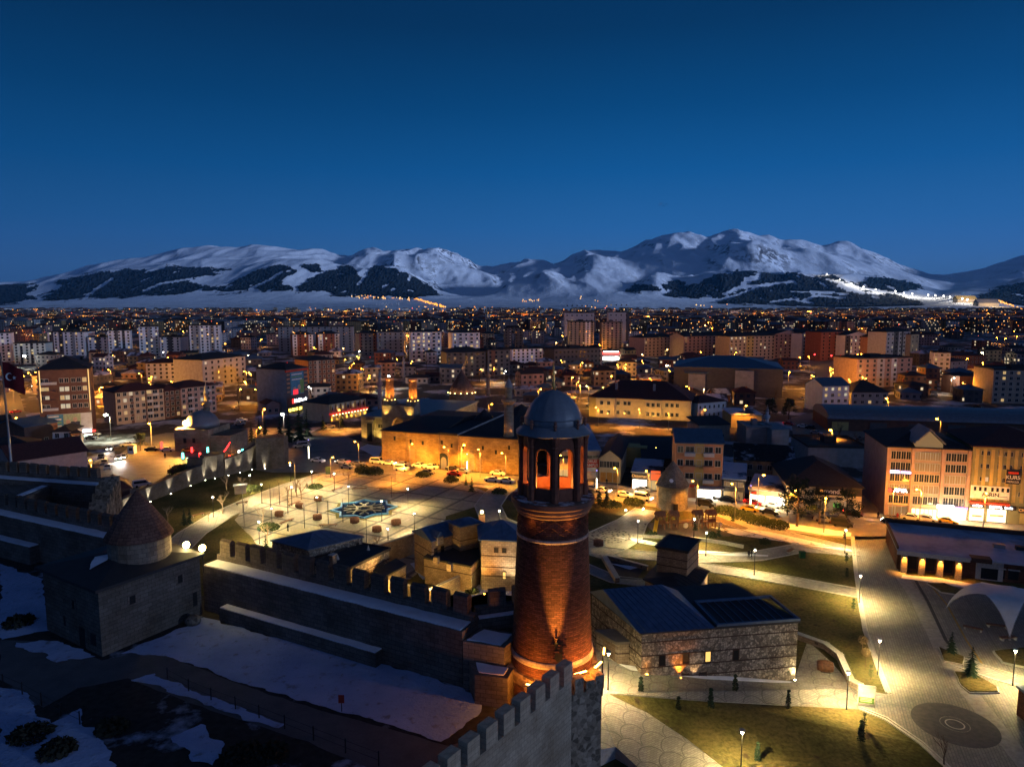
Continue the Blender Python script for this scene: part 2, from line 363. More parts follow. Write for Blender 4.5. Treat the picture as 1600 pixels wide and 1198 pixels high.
def mountain_mat():
    m, t, b = mk('mountain_snow'); o = ocoord(t)
    mp = nd(t, 'ShaderNodeMapping'); mp.inputs['Scale'].default_value = (1, .45, 1); t.links.new(o, mp.inputs[0])
    n1 = noisef(t, mp.outputs[0], .012, 7, .65); n2 = noisef(t, mp.outputs[0], .0035, 5)
    g = nd(t, 'ShaderNodeNewGeometry'); s = nd(t, 'ShaderNodeSeparateXYZ'); t.links.new(g.outputs['Normal'], s.inputs[0])
    steep = ramp(t, s.outputs[2], .95, .83)
    rock = math_(t, 'MULTIPLY', steep, ramp(t, n1, .47, .55))
    sp_ = nd(t, 'ShaderNodeSeparateXYZ'); t.links.new(o, sp_.inputs[0])
    low = ramp(t, sp_.outputs[2], 60., 8.)
    mp2 = nd(t, 'ShaderNodeMapping'); mp2.inputs['Scale'].default_value = (.0022, .006, 1); t.links.new(o, mp2.inputs[0])
    n3 = noisef(t, mp2.outputs[0], 1.6, 6, .6)
    bare = math_(t, 'MULTIPLY', low, ramp(t, n3, .50, .60))
    sn = mixc(t, ramp(t, n2, .35, .65), (.70, .72, .78), (.84, .85, .88))
    c = mixc(t, rock, sn, (.10, .09, .09)); c = mixc(t, math_(t, 'MULTIPLY', bare, .8), c, (.10, .085, .075))
    a = nd(t, 'ShaderNodeAttribute', attribute_name='wood')
    c = mixc(t, ramp(t, a.outputs['Fac'], .35, .65), c, (.010, .014, .016))
    t.links.new(c, b.inputs['Base Color']); b.inputs['Roughness'].default_value = .9; b.inputs['Specular IOR Level'].default_value = .1
    bump(t, b, n1, .5, 18); return m
mm = mountain_mat()
mo = struct('mountains', mb, mm, smooth=True)
at = mo.data.attributes.new('wood', 'FLOAT', 'POINT'); at.data.foreach_set('value', wood)
# the pine canopy itself stands above the snow
keep = [f for f in mt_f if sum(wood[i] for i in f) == 4]
used = {}; cv = []; cf = []
for f in keep:
    q = []
    for i in f:
        if i not in used:
            x, y, z = tv[i]; used[i] = len(cv); cv.append((x + R.uniform(-6, 6), y + R.uniform(-14, 14), z + 5 + R.uniform(0, 11)))
        q.append(used[i])
    cf.append(tuple(q))
pw = MB(); pw.add(cv, cf)
stuff(pw.build('pine_woods', plain('pine_canopy', (.008, .012, .014), .95, .5, .02, bumps=0)))
# the plain under the city
gm = snowmix('city_earth', (.055, .048, .045), (.5, .51, .56), .05, .555, .05)
struct('ground', MB().add([(-9000, -400, -.02), (9000, -400, -.02), (9000, 3200, -.02), (-9000, 3200, -.02)], [(0, 1, 2, 3)]), gm)

# added unseen ridge right of and behind the view, blocking sun from the streets
hb_ = MB(); nx_, ny_ = 40, 10
hd = Vector((SUN_DIR.x, SUN_DIR.y)).normalized(); hn = Vector((-hd.y, hd.x)); hv = []
for i in range(nx_+1):
    for j in range(ny_+1):
        a_ = -3000 + 7400*i/nx_; b_ = 4600 + 3000*j/ny_; k_ = math.sin(math.pi*j/ny_)*min(1, (a_+3000)/900)*min(1, (4400-a_)/700)
        hv.append((hd.x*b_+hn.x*a_, hd.y*b_+hn.y*a_, -5 + 780*max(0, k_)*(1+.15*noise.noise(Vector((a_/700, b_/700, 4.))))))
hb_.add(hv, [(i*(ny_+1)+j, i*(ny_+1)+j+1, (i+1)*(ny_+1)+j+1, (i+1)*(ny_+1)+j) for i in range(nx_) for j in range(ny_)])
struct('sun_block_ridge', hb_, mm, smooth=True)
# ---------------------------------------------------------------- the citadel: yard, walls, tomb, clock tower
YZ = 17.0
M_CAST = stone('castle_stone', (.135, .115, .10), .85, .42)
M_CASTD = stone('castle_stone_dark', (.15, .135, .12), .7, .36)
M_RUB = stone('rubble_stone', (.17, .145, .12), .42, .4, .02, rubble=True)
M_SNOW = plain('snow', (.62, .64, .70), .85, .10, .8, bumps=.5)
M_SNOWD = snowmix('trodden_snow', (.06, .055, .05), (.60, .62, .68), .35, .40, .04)
M_YARD = snowmix('yard_earth', (.03, .028, .026), (.36, .41, .52), .16, .60, .05)
M_PATHD = plain('yard_path', (.085, .085, .09), .8, .2, .6)
M_ROOFD = plain('dark_roofing', (.030, .028, .030), .7, .25, .8)
M_DARK = plain('dark_opening', (.008, .008, .009), .6, .2)
M_LEAD = plain('lead_sheet', (.16, .17, .19), .5, .15, .6, .3)
M_BLACK = plain('black_metal', (.015, .015, .016), .5, .2)
M_STEEL = plain('grey_metal', (.22, .22, .23), .45, .15, 2, .5)
def yard_snow():
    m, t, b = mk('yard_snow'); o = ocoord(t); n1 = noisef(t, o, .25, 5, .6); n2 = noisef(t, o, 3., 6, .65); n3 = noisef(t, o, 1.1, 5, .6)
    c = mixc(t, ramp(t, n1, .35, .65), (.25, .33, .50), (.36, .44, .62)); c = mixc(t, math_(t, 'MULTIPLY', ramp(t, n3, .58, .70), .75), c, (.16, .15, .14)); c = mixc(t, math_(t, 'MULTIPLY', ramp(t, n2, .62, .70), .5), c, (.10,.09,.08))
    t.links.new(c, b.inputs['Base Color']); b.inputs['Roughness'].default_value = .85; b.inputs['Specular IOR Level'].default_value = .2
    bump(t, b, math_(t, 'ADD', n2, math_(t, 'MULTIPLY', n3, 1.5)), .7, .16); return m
M_YSN = yard_snow()
def rag(pts, amp, step=1.2, seed=1.0):
    o = []
    for i in range(len(pts)):
        a, b = pts[i], pts[(i+1) % len(pts)]; n = max(1, int((Vector(b[:2])-Vector(a[:2])).length/step))
        for k in range(n):
            x = a[0]+(b[0]-a[0])*k/n; y = a[1]+(b[1]-a[1])*k/n
            o.append((x + amp*noise.noise(Vector((x*.6, y*.6, seed))) + .4*amp*noise.noise(Vector((x*2, y*2, seed))) + .25*amp*noise.noise(Vector((x*5, y*5, seed))), y + amp*noise.noise(Vector((x*.6, y*.6, seed+7.)))))
    return o
def sheet(name, pts, z, mat, kind='structure'):
    n = len(pts); ar = sum(pts[i][0]*pts[(i+1)%n][1] - pts[(i+1)%n][0]*pts[i][1] for i in range(n))
    if ar < 0: pts = list(reversed(pts))
    o = MB().add([(p[0], p[1], z) for p in pts], [tuple(range(n))]).build(name, mat); o['kind'] = kind; return o
def pp(*a, z=0.): return [P(x, y, z) for x, y in a]
# the raised yard
yard = [(-90, 20), (-3.6, 20), (-3.9, 41.5), (4.0, 52.6), (6.6, 55), (6.6, 60), (0, 63), (-4, 61.5), (-31, 74), (-60, 95), (-75, 118), (-130, 118)]
struct('castle_ground', MB().prism(yard, -1, YZ, 1, 0), [M_YARD, M_RUB])
sheet('castle_path', rag(pp((0,1000),(70,1003),(160,1030),(240,1015),(300,1040),(420,1085),(560,1125),(700,1165),(760,1150),(760,1230),(640,1230),(500,1165),(330,1110),(200,1060),(120,1075),(70,1105),(0,1060), z=YZ), .25), YZ+.02, M_PATHD)
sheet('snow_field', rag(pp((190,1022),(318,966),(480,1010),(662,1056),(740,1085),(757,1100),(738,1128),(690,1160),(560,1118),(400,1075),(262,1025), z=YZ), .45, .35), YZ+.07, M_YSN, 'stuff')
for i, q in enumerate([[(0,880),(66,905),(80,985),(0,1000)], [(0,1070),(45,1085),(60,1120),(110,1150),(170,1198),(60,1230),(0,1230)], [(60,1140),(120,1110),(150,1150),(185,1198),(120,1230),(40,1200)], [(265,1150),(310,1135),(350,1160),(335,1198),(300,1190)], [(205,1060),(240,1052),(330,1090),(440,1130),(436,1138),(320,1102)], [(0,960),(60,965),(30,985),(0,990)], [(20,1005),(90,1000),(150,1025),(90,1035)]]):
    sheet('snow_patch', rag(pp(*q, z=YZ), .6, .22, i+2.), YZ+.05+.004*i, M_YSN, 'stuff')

def wall_seg(name, label, a, b, zb, zt, thick, merl=None, side=1, ledge=None, mat=None, snow=True, cat='castle wall', jag=0):
    """wall from a to b; side=+1 puts the parapet to the left of a>b; merl=(pitch, width, parapet height, merlon height)"""
    a = Vector(a[:2]); b = Vector(b[:2]); d = b - a; n = d.length; mat = mat or M_CAST
    t = thing(name, label, cat, (a.x, a.y, zb), math.atan2(d.y, d.x))
    h = zt - zb; y0, y1 = (0, thick) if side > 0 else (-thick, 0)
    MB().box(0, n, y0, y1, 0, h).build('wall', mat, t)
    if merl:
        pitch, mw, ph, mh = merl; pt = .7
        py0, py1 = (y1 - pt, y1) if side > 0 else (y0, y0 + pt)
        par = MB().box(.003, n-.003, py0+.003, py1-.003, h, h+ph).build('parapet', mat, t)
        k = int(n / pitch); x = (n - (k-1)*pitch - mw)/2
        me = None
        for i in range(k):
            if me is None:
                q = MB().box(0, mw, py0, py1, 0, mh*.86); q.add([(0,py0,mh*.86),(mw,py0,mh*.86),(mw,py1,mh*.86),(0,py1,mh*.86),(0,(py0+py1)/2,mh),(mw,(py0+py1)/2,mh)], [(0,1,5,4),(2,3,4,5),(1,2,5),(3,0,4)])
                me = q.mesh('merlon', mat)
            o = put('merlon', me, par, (x + i*pitch, 0, h+ph+.002)); o.rotation_euler = (R.uniform(-.02,.02), 0, R.uniform(-.02,.02)); o.scale = (R.uniform(.93,1.04), 1, R.uniform(.92,1.05))
    if snow:
        s0, s1 = (y0+.15, y1-.75) if side > 0 else (y0+.75, y1-.15)
        q = rag([(.2,s0),(n-.3,s0),(n-.3,s1),(.2,s1)], .12, .6)
        MB().prism(q, h-.02, h+.09).build('snow_cover', M_SNOW, t)
    if ledge:
        x0, x1, lz, lw = ledge
        yy = (y0-lw, y0) if side > 0 else (y1, y1+lw)
        MB().box(x0, x1, yy[0], yy[1]-.002, -.3, lz).build('ledge', mat, t)
        MB().prism(rag([(x0+.1,yy[0]+.08),(x1-.1,yy[0]+.08),(x1-.1,yy[1]-.02),(x0+.1,yy[1]-.02)], .08, .6), lz-.02, lz+.08).build('snow_cover', M_SNOW, t)
    return t
MER = (2.3, 1.58, .65, 1.85)
wa, wb = P(316, 883, 22), P(722, 987, 22)
w1 = wall_seg('castle_wall', 'long crenellated castle wall with snowy walkway between the conical tomb and the clock tower', wa, wb, YZ, 22, 2.6, MER, 1, ledge=(3.5, 24, 1.4, 1.0))
d1 = (wb - wa).normalized(); n1 = Vector((-d1.y, d1.x, 0))
c1 = wb + n1*2.6
wall_seg('castle_wall', 'short red lit crenellated wall behind the foot of the clock tower', c1 + d1*.02, c1 + d1*.02 + Vector((8.4, 2.6, 0)), 12, 22.0, 1.5, (2.3, 1.6, .7, 1.6), 1)
bt = thing('wall_bastion', 'low ruined stone block with snowy top left of the clock tower foot', 'bastion', (wb.x, wb.y, YZ))
q = [(.05,-.05), (3.6,-1.2), (5.0,1.2), (1.6,2.6)]
MB().prism(q, 0, 4.2).build('wall', M_CASTD, bt); MB().prism(rag([(.5,.2),(3.3,-.8),(4.3,1.0),(1.7,2.0)], .2, .5), 4.18, 4.28).build('snow_cover', M_SNOW, bt)
MB().prism([(1.2,-2.6),(3.9,-3.2),(4.4,-1.5),(.6,-.3)], 0, 2.6).build('wall', M_CASTD, bt); MB().prism(rag([(1.5,-2.3),(3.6,-2.8),(3.9,-1.6),(1.2,-.7)], .15, .5), 2.58, 2.67).build('snow_cover', M_SNOW, bt)
# near wall at the foot of the tower
N0, N1, N2 = Vector((-6.4, 37.2)), Vector((4.65, 52.3)), Vector((7.15, 53.4))
dn = (N1 - N0).normalized(); nl = Vector((-dn.y, dn.x))
M_NEAR = stone('lamplit_wall_stone', (.54,.40,.27), .75, .38, .012, var=.18)  # lightened, warmed base colour stands in for lamp light on this wall
M_RUBL = stone('pale_rubble', (.38,.28,.19), .42, .4, .02, rubble=True)
nw = wall_seg('castle_wall', 'grey crenellated wall climbing from the bottom edge to the clock tower foot', N0, N1, 0, 20.2, 1.9, None, 1, mat=M_NEAR, snow=False)
# parapet on the outer side, merlons with deep gaps
L_ = (N1 - N0).length
mm_ = MB().box(0, L_, .004, .75, 20.2, 20.65); npar = mm_.build('parapet', M_NEAR, nw)
x = .3; k = 0
while x < L_ - 1.0:
    q = MB().box(0, 1.25, 0, .78, 0, 1.5); q.build('merlon', M_NEAR, npar, (x, .002, 20.652)); x += 1.92
bs = thing('wall_bastion', 'rough rubble bastion corner right below the clock tower, above the paved path', 'bastion', (N1.x, N1.y, 0))
rel = lambda p: (p[0]-N1.x, p[1]-N1.y)
bm_ = MB(); o2 = [(0.01,0), rel(N2), rel(N2+Vector((.2,6.5))), rel(N2+Vector((-7,8.5))), rel(N2+Vector((-9.5,5.5))), (-1.6, .5)]
bm_.prism(o2, 0, 19.4); bm_.build('wall', M_RUBL, bs)
lp = [(0.2,.1), (rel(N2)[0]-.1, rel(N2)[1]-.02)]
for k, (fx, h_) in enumerate(((.05,1.3),(.42,.9),(.72,1.15))):
    MB().obox((2.5*fx+.35, 1.1*fx+.5), .38, .38, 19.4, 19.4+h_, .42).build('broken_merlon', M_RUBL, bs)
MB().box(rel(N2)[0]-1.7, rel(N2)[0]-.3, .2, 1.2, 0, 6).build('buttress', M_RUBL, bs, (.0, -.9, 0))

# left walls
la, lb = P(-60, 792, 22), P(182, 846, 22)
wall_seg('castle_wall', 'crenellated castle wall with a blue snowy walkway running left behind the conical tomb', la, lb, YZ, 22, 2.4, (2.15, 1.55, .7, 1.6), 1, ledge=(2, 17, 2.3, 1.2))
fa, fb = P(-40, 745, 22), P(150, 759, 22)
wall_seg('castle_wall', 'farthest crenellated castle wall running across behind the flagpole foot', fa, fb, YZ-9, 22, 2.4, (1.95, 1.35, .7, 1.6), 1)
ra, rb = P(162, 746, 24), P(128, 800, 22)
rv = thing('ruined_wall', 'warm lit ruined castle wall end with slit openings behind the conical tomb', 'castle wall', (ra.x, ra.y, 8))
dv = Vector((rb.x-ra.x, rb.y-ra.y)); ln = dv.length; ag = math.atan2(dv.y, dv.x); rv.rotation_euler = (0, 0, ag)
prof = [16.2, 16.3, 14.9, 16.2, 14.6, 15.9, 14.2, 15.2, 13.6, 14.4, 13.2, 12.6, 13.4, 11.8]
q = MB()
for i in range(13): q.prism([(ln*i/13, 0), (ln*(i+1)/13-.003, 0), (ln*(i+1)/13-.003, 2.2+.05*(i%2)), (ln*i/13, 2.2+.05*(i%2))], 0, [prof[i], prof[i+1], prof[i+1], prof[i]])
q.build('wall', M_RUB, rv)

# inner bits of the left yard
po = thing('stone_pool', 'empty sunken stone basin framed in pale kerbs inside the far castle corner', 'basin', P(50, 770, YZ)); 
MB().box(-6,6,-3,-2.4,0,.5).box(-6,6,2.4,3,0,.5).box(-6,-5.4,-2.4,2.4,0,.5).box(5.4,6,-2.4,2.4,0,.5).build('kerb', M_CAST, po); MB().box(-5.4,5.4,-2.4,2.4,.0,.1).build('floor', M_ROOFD, po)
ter = thing('stone_terrace', 'flat stone terrace with pale snowy edge at the far left of the citadel', 'terrace', P(-20, 812, YZ))
MB().box(-10, 8, -6, 4, 0, 4.4).build('wall', M_CAST, ter); MB().box(-9, 7.4, -5.6, -4.6, 4.4, 4.5).box(6.4,7.4,-4.6,3.4,4.4,4.5).build('snow_cover', M_SNOW, ter)

# flagpole with flag
fp = P(23, 790, YZ); ftop = ZT(fp.y, 560)
t = thing('flagpole', 'tall grey flagpole rising from the castle yard at the left edge', 'flagpole', fp)
MB().tube([(0,0,0),(0,0,(ftop-YZ)*.5),(-.25,0,ftop-YZ)], [.22,.17,.09], 8).build('pole', M_STEEL, t, smooth=True); MB().ball((-.25,0,ftop-YZ+.1), .22, 8).build('finial', M_STEEL, t)
M_FLAG = plain('red_flag_cloth', (.09, .005, .008), .8, .2, 1)
fl = MB(); nx, nz = 14, 8
for sgn in (0, .03):
    for i in range(nx+1):
        for j in range(nz+1):
            u, v = i/nx, j/nz; fl.v.append((.1 + 3.0*u, sgn + .35*math.sin(u*7+v)*u, -.3 - 4.1*v - 1.0*u + .3*math.sin(u*5)*u))
g_ = (nx+1)*(nz+1)
for i in range(nx):
    for j in range(nz):
        a_ = i*(nz+1)+j; fl.f.append((a_, a_+nz+1, a_+nz+2, a_+1)); fl.f.append((g_+a_+1, g_+a_+nz+2, g_+a_+nz+1, g_+a_)); fl.m += [0, 0]
fo = fl.build('flag', M_FLAG, None, (fp.x-.2, fp.y, ftop-.2), smooth=True); tag(fo, 'red flag with white crescent and star hanging from the tall pole', 'flag')
cr = MB(); cc = (1.05, -2.6)
def surf(x, z): u = (x-.1)/3.0; v = 0.5; return (x, -.03 + .35*math.sin(u*7+v)*u, z - .1)
nA = 18
o_ = [(cc[0]+.62*math.cos(math.radians(40+280*k/nA)), cc[1]+.62*math.sin(math.radians(40+280*k/nA))) for k in range(nA+1)]
i_ = [(cc[0]+.13+.5*math.cos(math.radians(48+264*k/nA)), cc[1]+.5*math.sin(math.radians(48+264*k/nA))) for k in range(nA+1)]
cr.add([surf(*p) for p in o_+i_], [(k, k+1, nA+2+k, nA+1+k) for k in range(nA)])
st = [(1.95+(.34 if k%2==0 else .14)*math.cos(math.pi/2+k*math.pi/5), -2.75+(.34 if k%2==0 else .14)*math.sin(math.pi/2+k*math.pi/5)) for k in range(10)]
cr.add([surf(*p) for p in st], [tuple(range(10))]); cr.build('crescent_and_star', plain('white_cloth', (.6,.6,.6)), fo)

# tomb: square block with a conical drum
A_, B_, C_ = P(74, 984, YZ), P(160, 1026, YZ), P(316, 959, YZ)
cen = (A_ + C_)/2; D_ = A_ + C_ - B_
ux = (C_ - B_).normalized(); vy = Vector((-ux.y, ux.x, 0)); ang = math.atan2(ux.y, ux.x)
lw = (C_-B_).length; dep = (A_-B_).dot(vy); sk = (A_-B_).dot(ux)
tb = thing('tomb_building', 'square stone tomb building with a conical brick dome at the castle wall', 'tomb', B_, ang)
zt_ = 6.4
foot = [(0,0), (lw,0), (lw+sk, dep), (sk, dep)]
MB().prism(foot, 0, zt_).build('wall', stone('tomb_stone', (.125,.11,.095), .8, .38), tb)
ro = [(-.5,-.5), (lw+.3,-.5), (lw+sk+.3, dep+.5), (sk-.5, dep+.5)]
rc = ((lw+sk)/2, dep/2)
rm = MB(); rm.prism(ro, zt_+.003, zt_+.28); n4 = len(rm.v)
rm.add([(p[0], p[1], zt_+.28) for p in ro] + [(rc[0], rc[1], zt_+1.3)], [(0,1,4),(1,2,4),(2,3,4),(3,0,4)])
rm.build('roof', M_ROOFD, tb)
# snow patch on the roof
def onroof(x, y):
    return zt_ + .3 + 1.0*max(0, 1-max(abs(x-rc[0])/(lw/2+.5), abs(y-rc[1])/(dep/2+.5))) + .08
MB().add([(x, y, onroof(x, y)) for x, y in rag([(1.7,4.2),(3.6,4.4),(4.2,5.6),(3.4,6.3),(2.6,5.5)], .2, .4)], [tuple(range(len(rag([(1.7,4.2),(3.6,4.4),(4.2,5.6),(3.4,6.3),(2.6,5.5)], .2, .4))))]).build('snow_cover', M_SNOW, tb)
dcx = P(229, 872, 24.6); dl = Vector((dcx.x-B_.x, dcx.y-B_.y)); dlx, dly = dl.dot(ux.xy) + 1.15, dl.dot(vy.xy) + 2.9
dd = MB().lathe([(2.95,zt_+.2),(2.95,zt_+2.6),(3.05,zt_+2.65),(3.05,zt_+2.8)], 20, (0,0)).build('drum', stone('drum_stone', (.20,.165,.13), .8, .45, rad=3.3), tb, (dlx, dly, 0))
MB().lathe([(3.25,zt_+2.75),(3.2,zt_+2.9),(2.25,zt_+4.4),(1.25,zt_+5.9),(.6,zt_+6.8),(.06,zt_+7.45)], 18, (0,0)).build('cone_roof', stone('cone_brick', (.155,.082,.062), .5, .28, rad=2.2), tb, (dlx, dly, 0))
def opening(x, z, w_, h_, face, frame=True):
    o = MB().box(-w_/2, w_/2, -.012, .1, 0, h_, 0)
    if frame: o.box(-w_/2-.18, -w_/2, -.06, .1, -.15, h_+.18, 1).box(w_/2, w_/2+.18, -.06, .1, -.15, h_+.18, 1).box(-w_/2, w_/2, -.06, .1, h_, h_+.18, 1).box(-w_/2, w_/2, -.06, .1, -.15, 0, 1)
    if face == 'front': return o.build('window', [M_DARK, M_CAST], tb, (x, 0, z))
    d = Vector((sk, dep)); L2 = d.length; u = x/L2
    return o.build('window', [M_DARK, M_CAST], tb, (sk*u, dep*u, z), math.atan2(dep, sk) + math.pi)
opening(lw*.30, 4.0, .6, .8, 'front'); opening(lw*.78, 4.3, .55, .8, 'front'); opening(lw*.93, 1.2, .5, 1.5, 'front', False)
opening(4.6, 3.6, .5, .9, 'left'); opening(6.6, 1.4, .4, 1.0, 'left', False)
MB().box(-.5,.5,-.02,.1,0,2.0).build('door', M_DARK, tb, (sk*3.4/math.hypot(sk,dep), dep*3.4/math.hypot(sk,dep), .02), math.atan2(dep, sk)+math.pi)
MB().box(-.45,.45,-.02,.1,0,1.1).build('window', M_DARK, tb, (sk*1.4/math.hypot(sk,dep), dep*1.4/math.hypot(sk,dep), .8), math.atan2(dep, sk)+math.pi)
bo = MB().ball((0,0,.4), .8, 10, sz=.75).build('boulder', M_RUB, None, P(302, 975, YZ)); tag(bo, 'rounded pale boulder against the tomb building corner', 'boulder')
# small sign in the snow, fences along the path
t = thing('warning_sign', 'small red sign on a thin post standing in the castle snow', 'sign', P(534, 1112, YZ))
MB().tube([(0,0,0),(0,0,1.2)], .035, 6).build('post', M_BLACK, t); MB().box(-.24,.24,-.05,-.035,.8,1.5).build('panel', plain('red_paint', (.30,.03,.02), .5), t)
for pts, lb_ in (([(-30,1050),(5,1072),(35,1085),(65,1102),(95,1118),(125,1132)], 'dark post fence along snowy bank at the lower left edge'), ([(262,1062),(295,1080),(330,1094),(368,1108),(405,1122),(445,1138),(490,1156),(540,1176),(592,1196)], 'dark post fence between the castle path and the bare dark bed')):
    v = [P(x, y, YZ) for x, y in pts]; t = thing('post_fence', lb_, 'fence', v[0])
    for p_ in v: MB().tube([p_-v[0], p_-v[0]+Vector((0,0,1.15))], .05, 6).build('post', M_BLACK, t)
    for z_ in (.45, 1.0): MB().tube([p_-v[0]+Vector((0,0,z_)) for p_ in v], .018, 4).build('wire', M_BLACK, t)
M_LEAF = plain('dry_scrub', (.02,.022,.014), .9, .5, 3)
def scrub(label, loc, r, h, n=240, mat=None, cat='shrub', name='shrub', group=None, sz=.3):
    q = MB()
    for i in range(n):
        a = R.uniform(0, 6.28); rr = r*math.sqrt(R.random()); z = h*R.random()*(1-.6*(rr/r)**2)
        p = Vector((rr*math.cos(a), rr*math.sin(a), z)); u = Vector((R.uniform(-1,1), R.uniform(-1,1), R.uniform(-1,1))).normalized(); v = u.orthogonal().normalized()
        s_ = sz*R.uniform(.5,1.2); q.add([p-u*s_, p+v*s_*.5, p+u*s_, p-v*s_*.5], [(0,1,2,3)])
    o = q.build(name, mat or M_LEAF, None, loc); tag(o, label, cat, group); return o
for i, (x, y, r_) in enumerate([(48,1150,1.5),(90,1175,1.3),(175,1140,1.2),(380,1185,1.6),(30,975,1.5),(425,1180,1.1)]):
    scrub(['dark scrub clump on the snowy bank, lower left corner','low dark scrub just right of the corner clump','dark scrub beside the bare bed below the path','dark scrub hump at the bottom of the castle yard','dark scrub strip left of the tomb building','dark scrub beside the fence at the bottom edge'][i], P(x, y, YZ), r_, .9, 300)

# ---- clock tower
TX, TY = 3.42, 58.0
tw = thing('clock_tower', 'tall round brick clock tower with arched lantern and ribbed lead dome', 'tower', (TX, TY, 16.5))
M_TB = stone('tower_brick', (.105, .045, .031), .46, .16, .022, rad=3.2, var=.8)
M_TB2 = plain('tower_wood', (.15,.046,.024), .7, .35, 2)
M_TW = stone('tower_white_band', (.34, .29, .26), .8, .4, rad=3.4)
b0 = 16.5; rz_ = lambda z: 3.55 - (z-18)*(3.55-2.95)/(31.5-18)
MB().lathe([(rz_(16.5)+.25, 0),(rz_(18)+.22, 1.9),(rz_(18.4), 2.0)]+[(rz_(16.5+z), z) for z in (4,6,8,10,12,14,16.1)], 48).build('shaft', M_TB, tw, smooth=True)
MB().lathe([(rz_(20.5)+.04, 3.75),(rz_(20.5)+.12, 3.8),(rz_(20.9)+.12, 4.25),(rz_(20.9)+.04, 4.3)], 48, cap=False).build('stone_band', M_TW, tw, smooth=True)
MB().lathe([(rz_(30.6)+.02, 14.1),(rz_(30.6)+.06, 14.14),(rz_(30.8)+.06, 14.36),(rz_(30.8)+.02, 14.4)], 48, cap=False).build('stone_band', M_TW, tw, smooth=True)
# raised diamond brick pattern below the gallery
dm = MB()
for k in range(20):
    for sg in (1, -1):
        a0 = 2*math.pi*k/20; pts = []
        for j in range(7):
            a = a0 + sg*2*math.pi/20*j/3; z = 14.6 + 1.4*j/6; r = rz_(16.5+z)+.015; pts.append((r*math.cos(a), r*math.sin(a), z))
        dm.tube(pts, .03, 4)
dm.build('brick_lattice', M_TB, tw)
MB().lathe([(2.92,16.05),(3.08,16.2),(3.08,16.4),(3.28,16.55),(3.28,16.8),(3.48,16.95),(3.48,17.35),(3.28,17.4)], 48).build('gallery', plain('gallery_stone', (.10,.055,.042), .8), tw)
MB().lathe([(3.36,17.37),(3.36,17.43),(2.5,17.46)], 48, cap=False).build('snow_cover', snowmix('gallery_snow', (.12,.07,.05), (.55,.5,.52), .8, .5), tw)
# octagonal lantern: eight arched sides
LR = 2.62; a8 = math.pi/4; ap = LR*math.cos(a8/2); sw = 2*LR*math.sin(a8/2)
z0, z1 = 17.4, 22.7
for k in range(8):
    am = -math.pi/2 + a8/2 + k*a8
    q = MB(); ow = sw*.31; zs = z0+1.05; zsp = z0+3.7; n = 10
    arch = [(-ow, zs), (-ow, zsp)] + [(-ow*math.cos(math.pi*j/n), zsp + ow*1.05*math.sin(math.pi*j/n)) for j in range(1, n)] + [(ow, zsp), (ow, zs)]
    outl = [(-sw/2, z0)] ; 
    for yy, flip in ((0, False), (.32, True)):
        vs = [(-sw/2,yy,zs),(-sw/2,yy,z1),(sw/2,yy,z1),(sw/2,yy,zs)] + [(x,yy,z) for x, z in arch]
        m_ = 4+len(arch)//2
        f1 = [0] + [4+i for i in range(len(arch)//2+1)] + [1]; f2 = [4+i for i in range(len(arch)//2, len(arch))] + [3, 2, 1]
        fs = [tuple(f1), tuple(f2)]
        q.add(vs, [tuple(reversed(f)) for f in fs] if not flip else fs)
    vs = [(x, 0, z) for x, z in arch] + [(x, .32, z) for x, z in arch]; nn = len(arch)
    q.add(vs, [(i, i+1, nn+i+1, nn+i) for i in range(nn-1)])
    q.box(-sw/2, sw/2, 0, .32, z0, zs)
    cx_, cy_ = ap*math.cos(am), ap*math.sin(am)
    asd = q.build('arched_side', M_TB2, tw, (cx_, cy_, 0), am + math.pi/2)
    fr = MB()
    for i in range(nn-1):
        (x0_, z0_), (x1_, z1_) = arch[i], arch[i+1]
        fr.tube([(x0_*1.08, -.03, z0_), (x1_*1.08, -.03, z1_)], .07, 4)
    fr.build('arch_trim', M_TB2, asd)
    ac = -math.pi/2 + k*a8
    MB().lathe([(.34,z0),(.34,z0+1.2),(.24,z0+1.3),(.24,z1-1.0),(.32,z1-.85),(.26,z1-.7),(.40,z1-.25),(.44,z1)], 8).build('column', M_TB2, tw, (LR*math.cos(ac), LR*math.sin(ac), 0))
MB().lathe([(2.3,z0+.02),(2.3,z0+.1)], 16).build('floor', M_TB2, tw)
# eaves, dome, knobs, finial
ev = MB(); n = 64
def evr(k, r, am): return r*(1 + am*abs(math.sin(4*2*math.pi*k/n)))
rows = []
for r, z, am in ((2.6,z1,.0),(3.0,z1+.02,.045),(3.05,z1+.10,.045),(2.45,z1+.75,.0)):
    rows += [(evr(k, r, am)*math.cos(2*math.pi*k/n), evr(k, r, am)*math.sin(2*math.pi*k/n), z) for k in range(n)]
ev.add(rows, [(j*n+k, j*n+(k+1)%n, (j+1)*n+(k+1)%n, (j+1)*n+k) for j in range(3) for k in range(n)]+[tuple(reversed(range(n)))])
ev.build('eaves', M_LEAD, tw)
dprof = [(2.32,z1+.72),(2.36,z1+.9),(2.33,z1+1.25),(2.18,z1+1.75),(1.9,z1+2.3),(1.5,z1+2.8),(1.0,z1+3.2),(.5,z1+3.45),(.12,z1+3.55)]
dm = MB(); n = 64; vs = []
for r, z in dprof:
    for k in range(n):
        a = 2*math.pi*k/n; rr = r*(1 + (.022 if k % 4 == 0 else 0)); vs.append((rr*math.cos(a), rr*math.sin(a), z))
dm.add(vs, [(j*n+k, j*n+(k+1)%n, (j+1)*n+(k+1)%n, (j+1)*n+k) for j in range(len(dprof)-1) for k in range(n)])
dome_o = dm.build('dome', M_LEAD, tw, smooth=True)
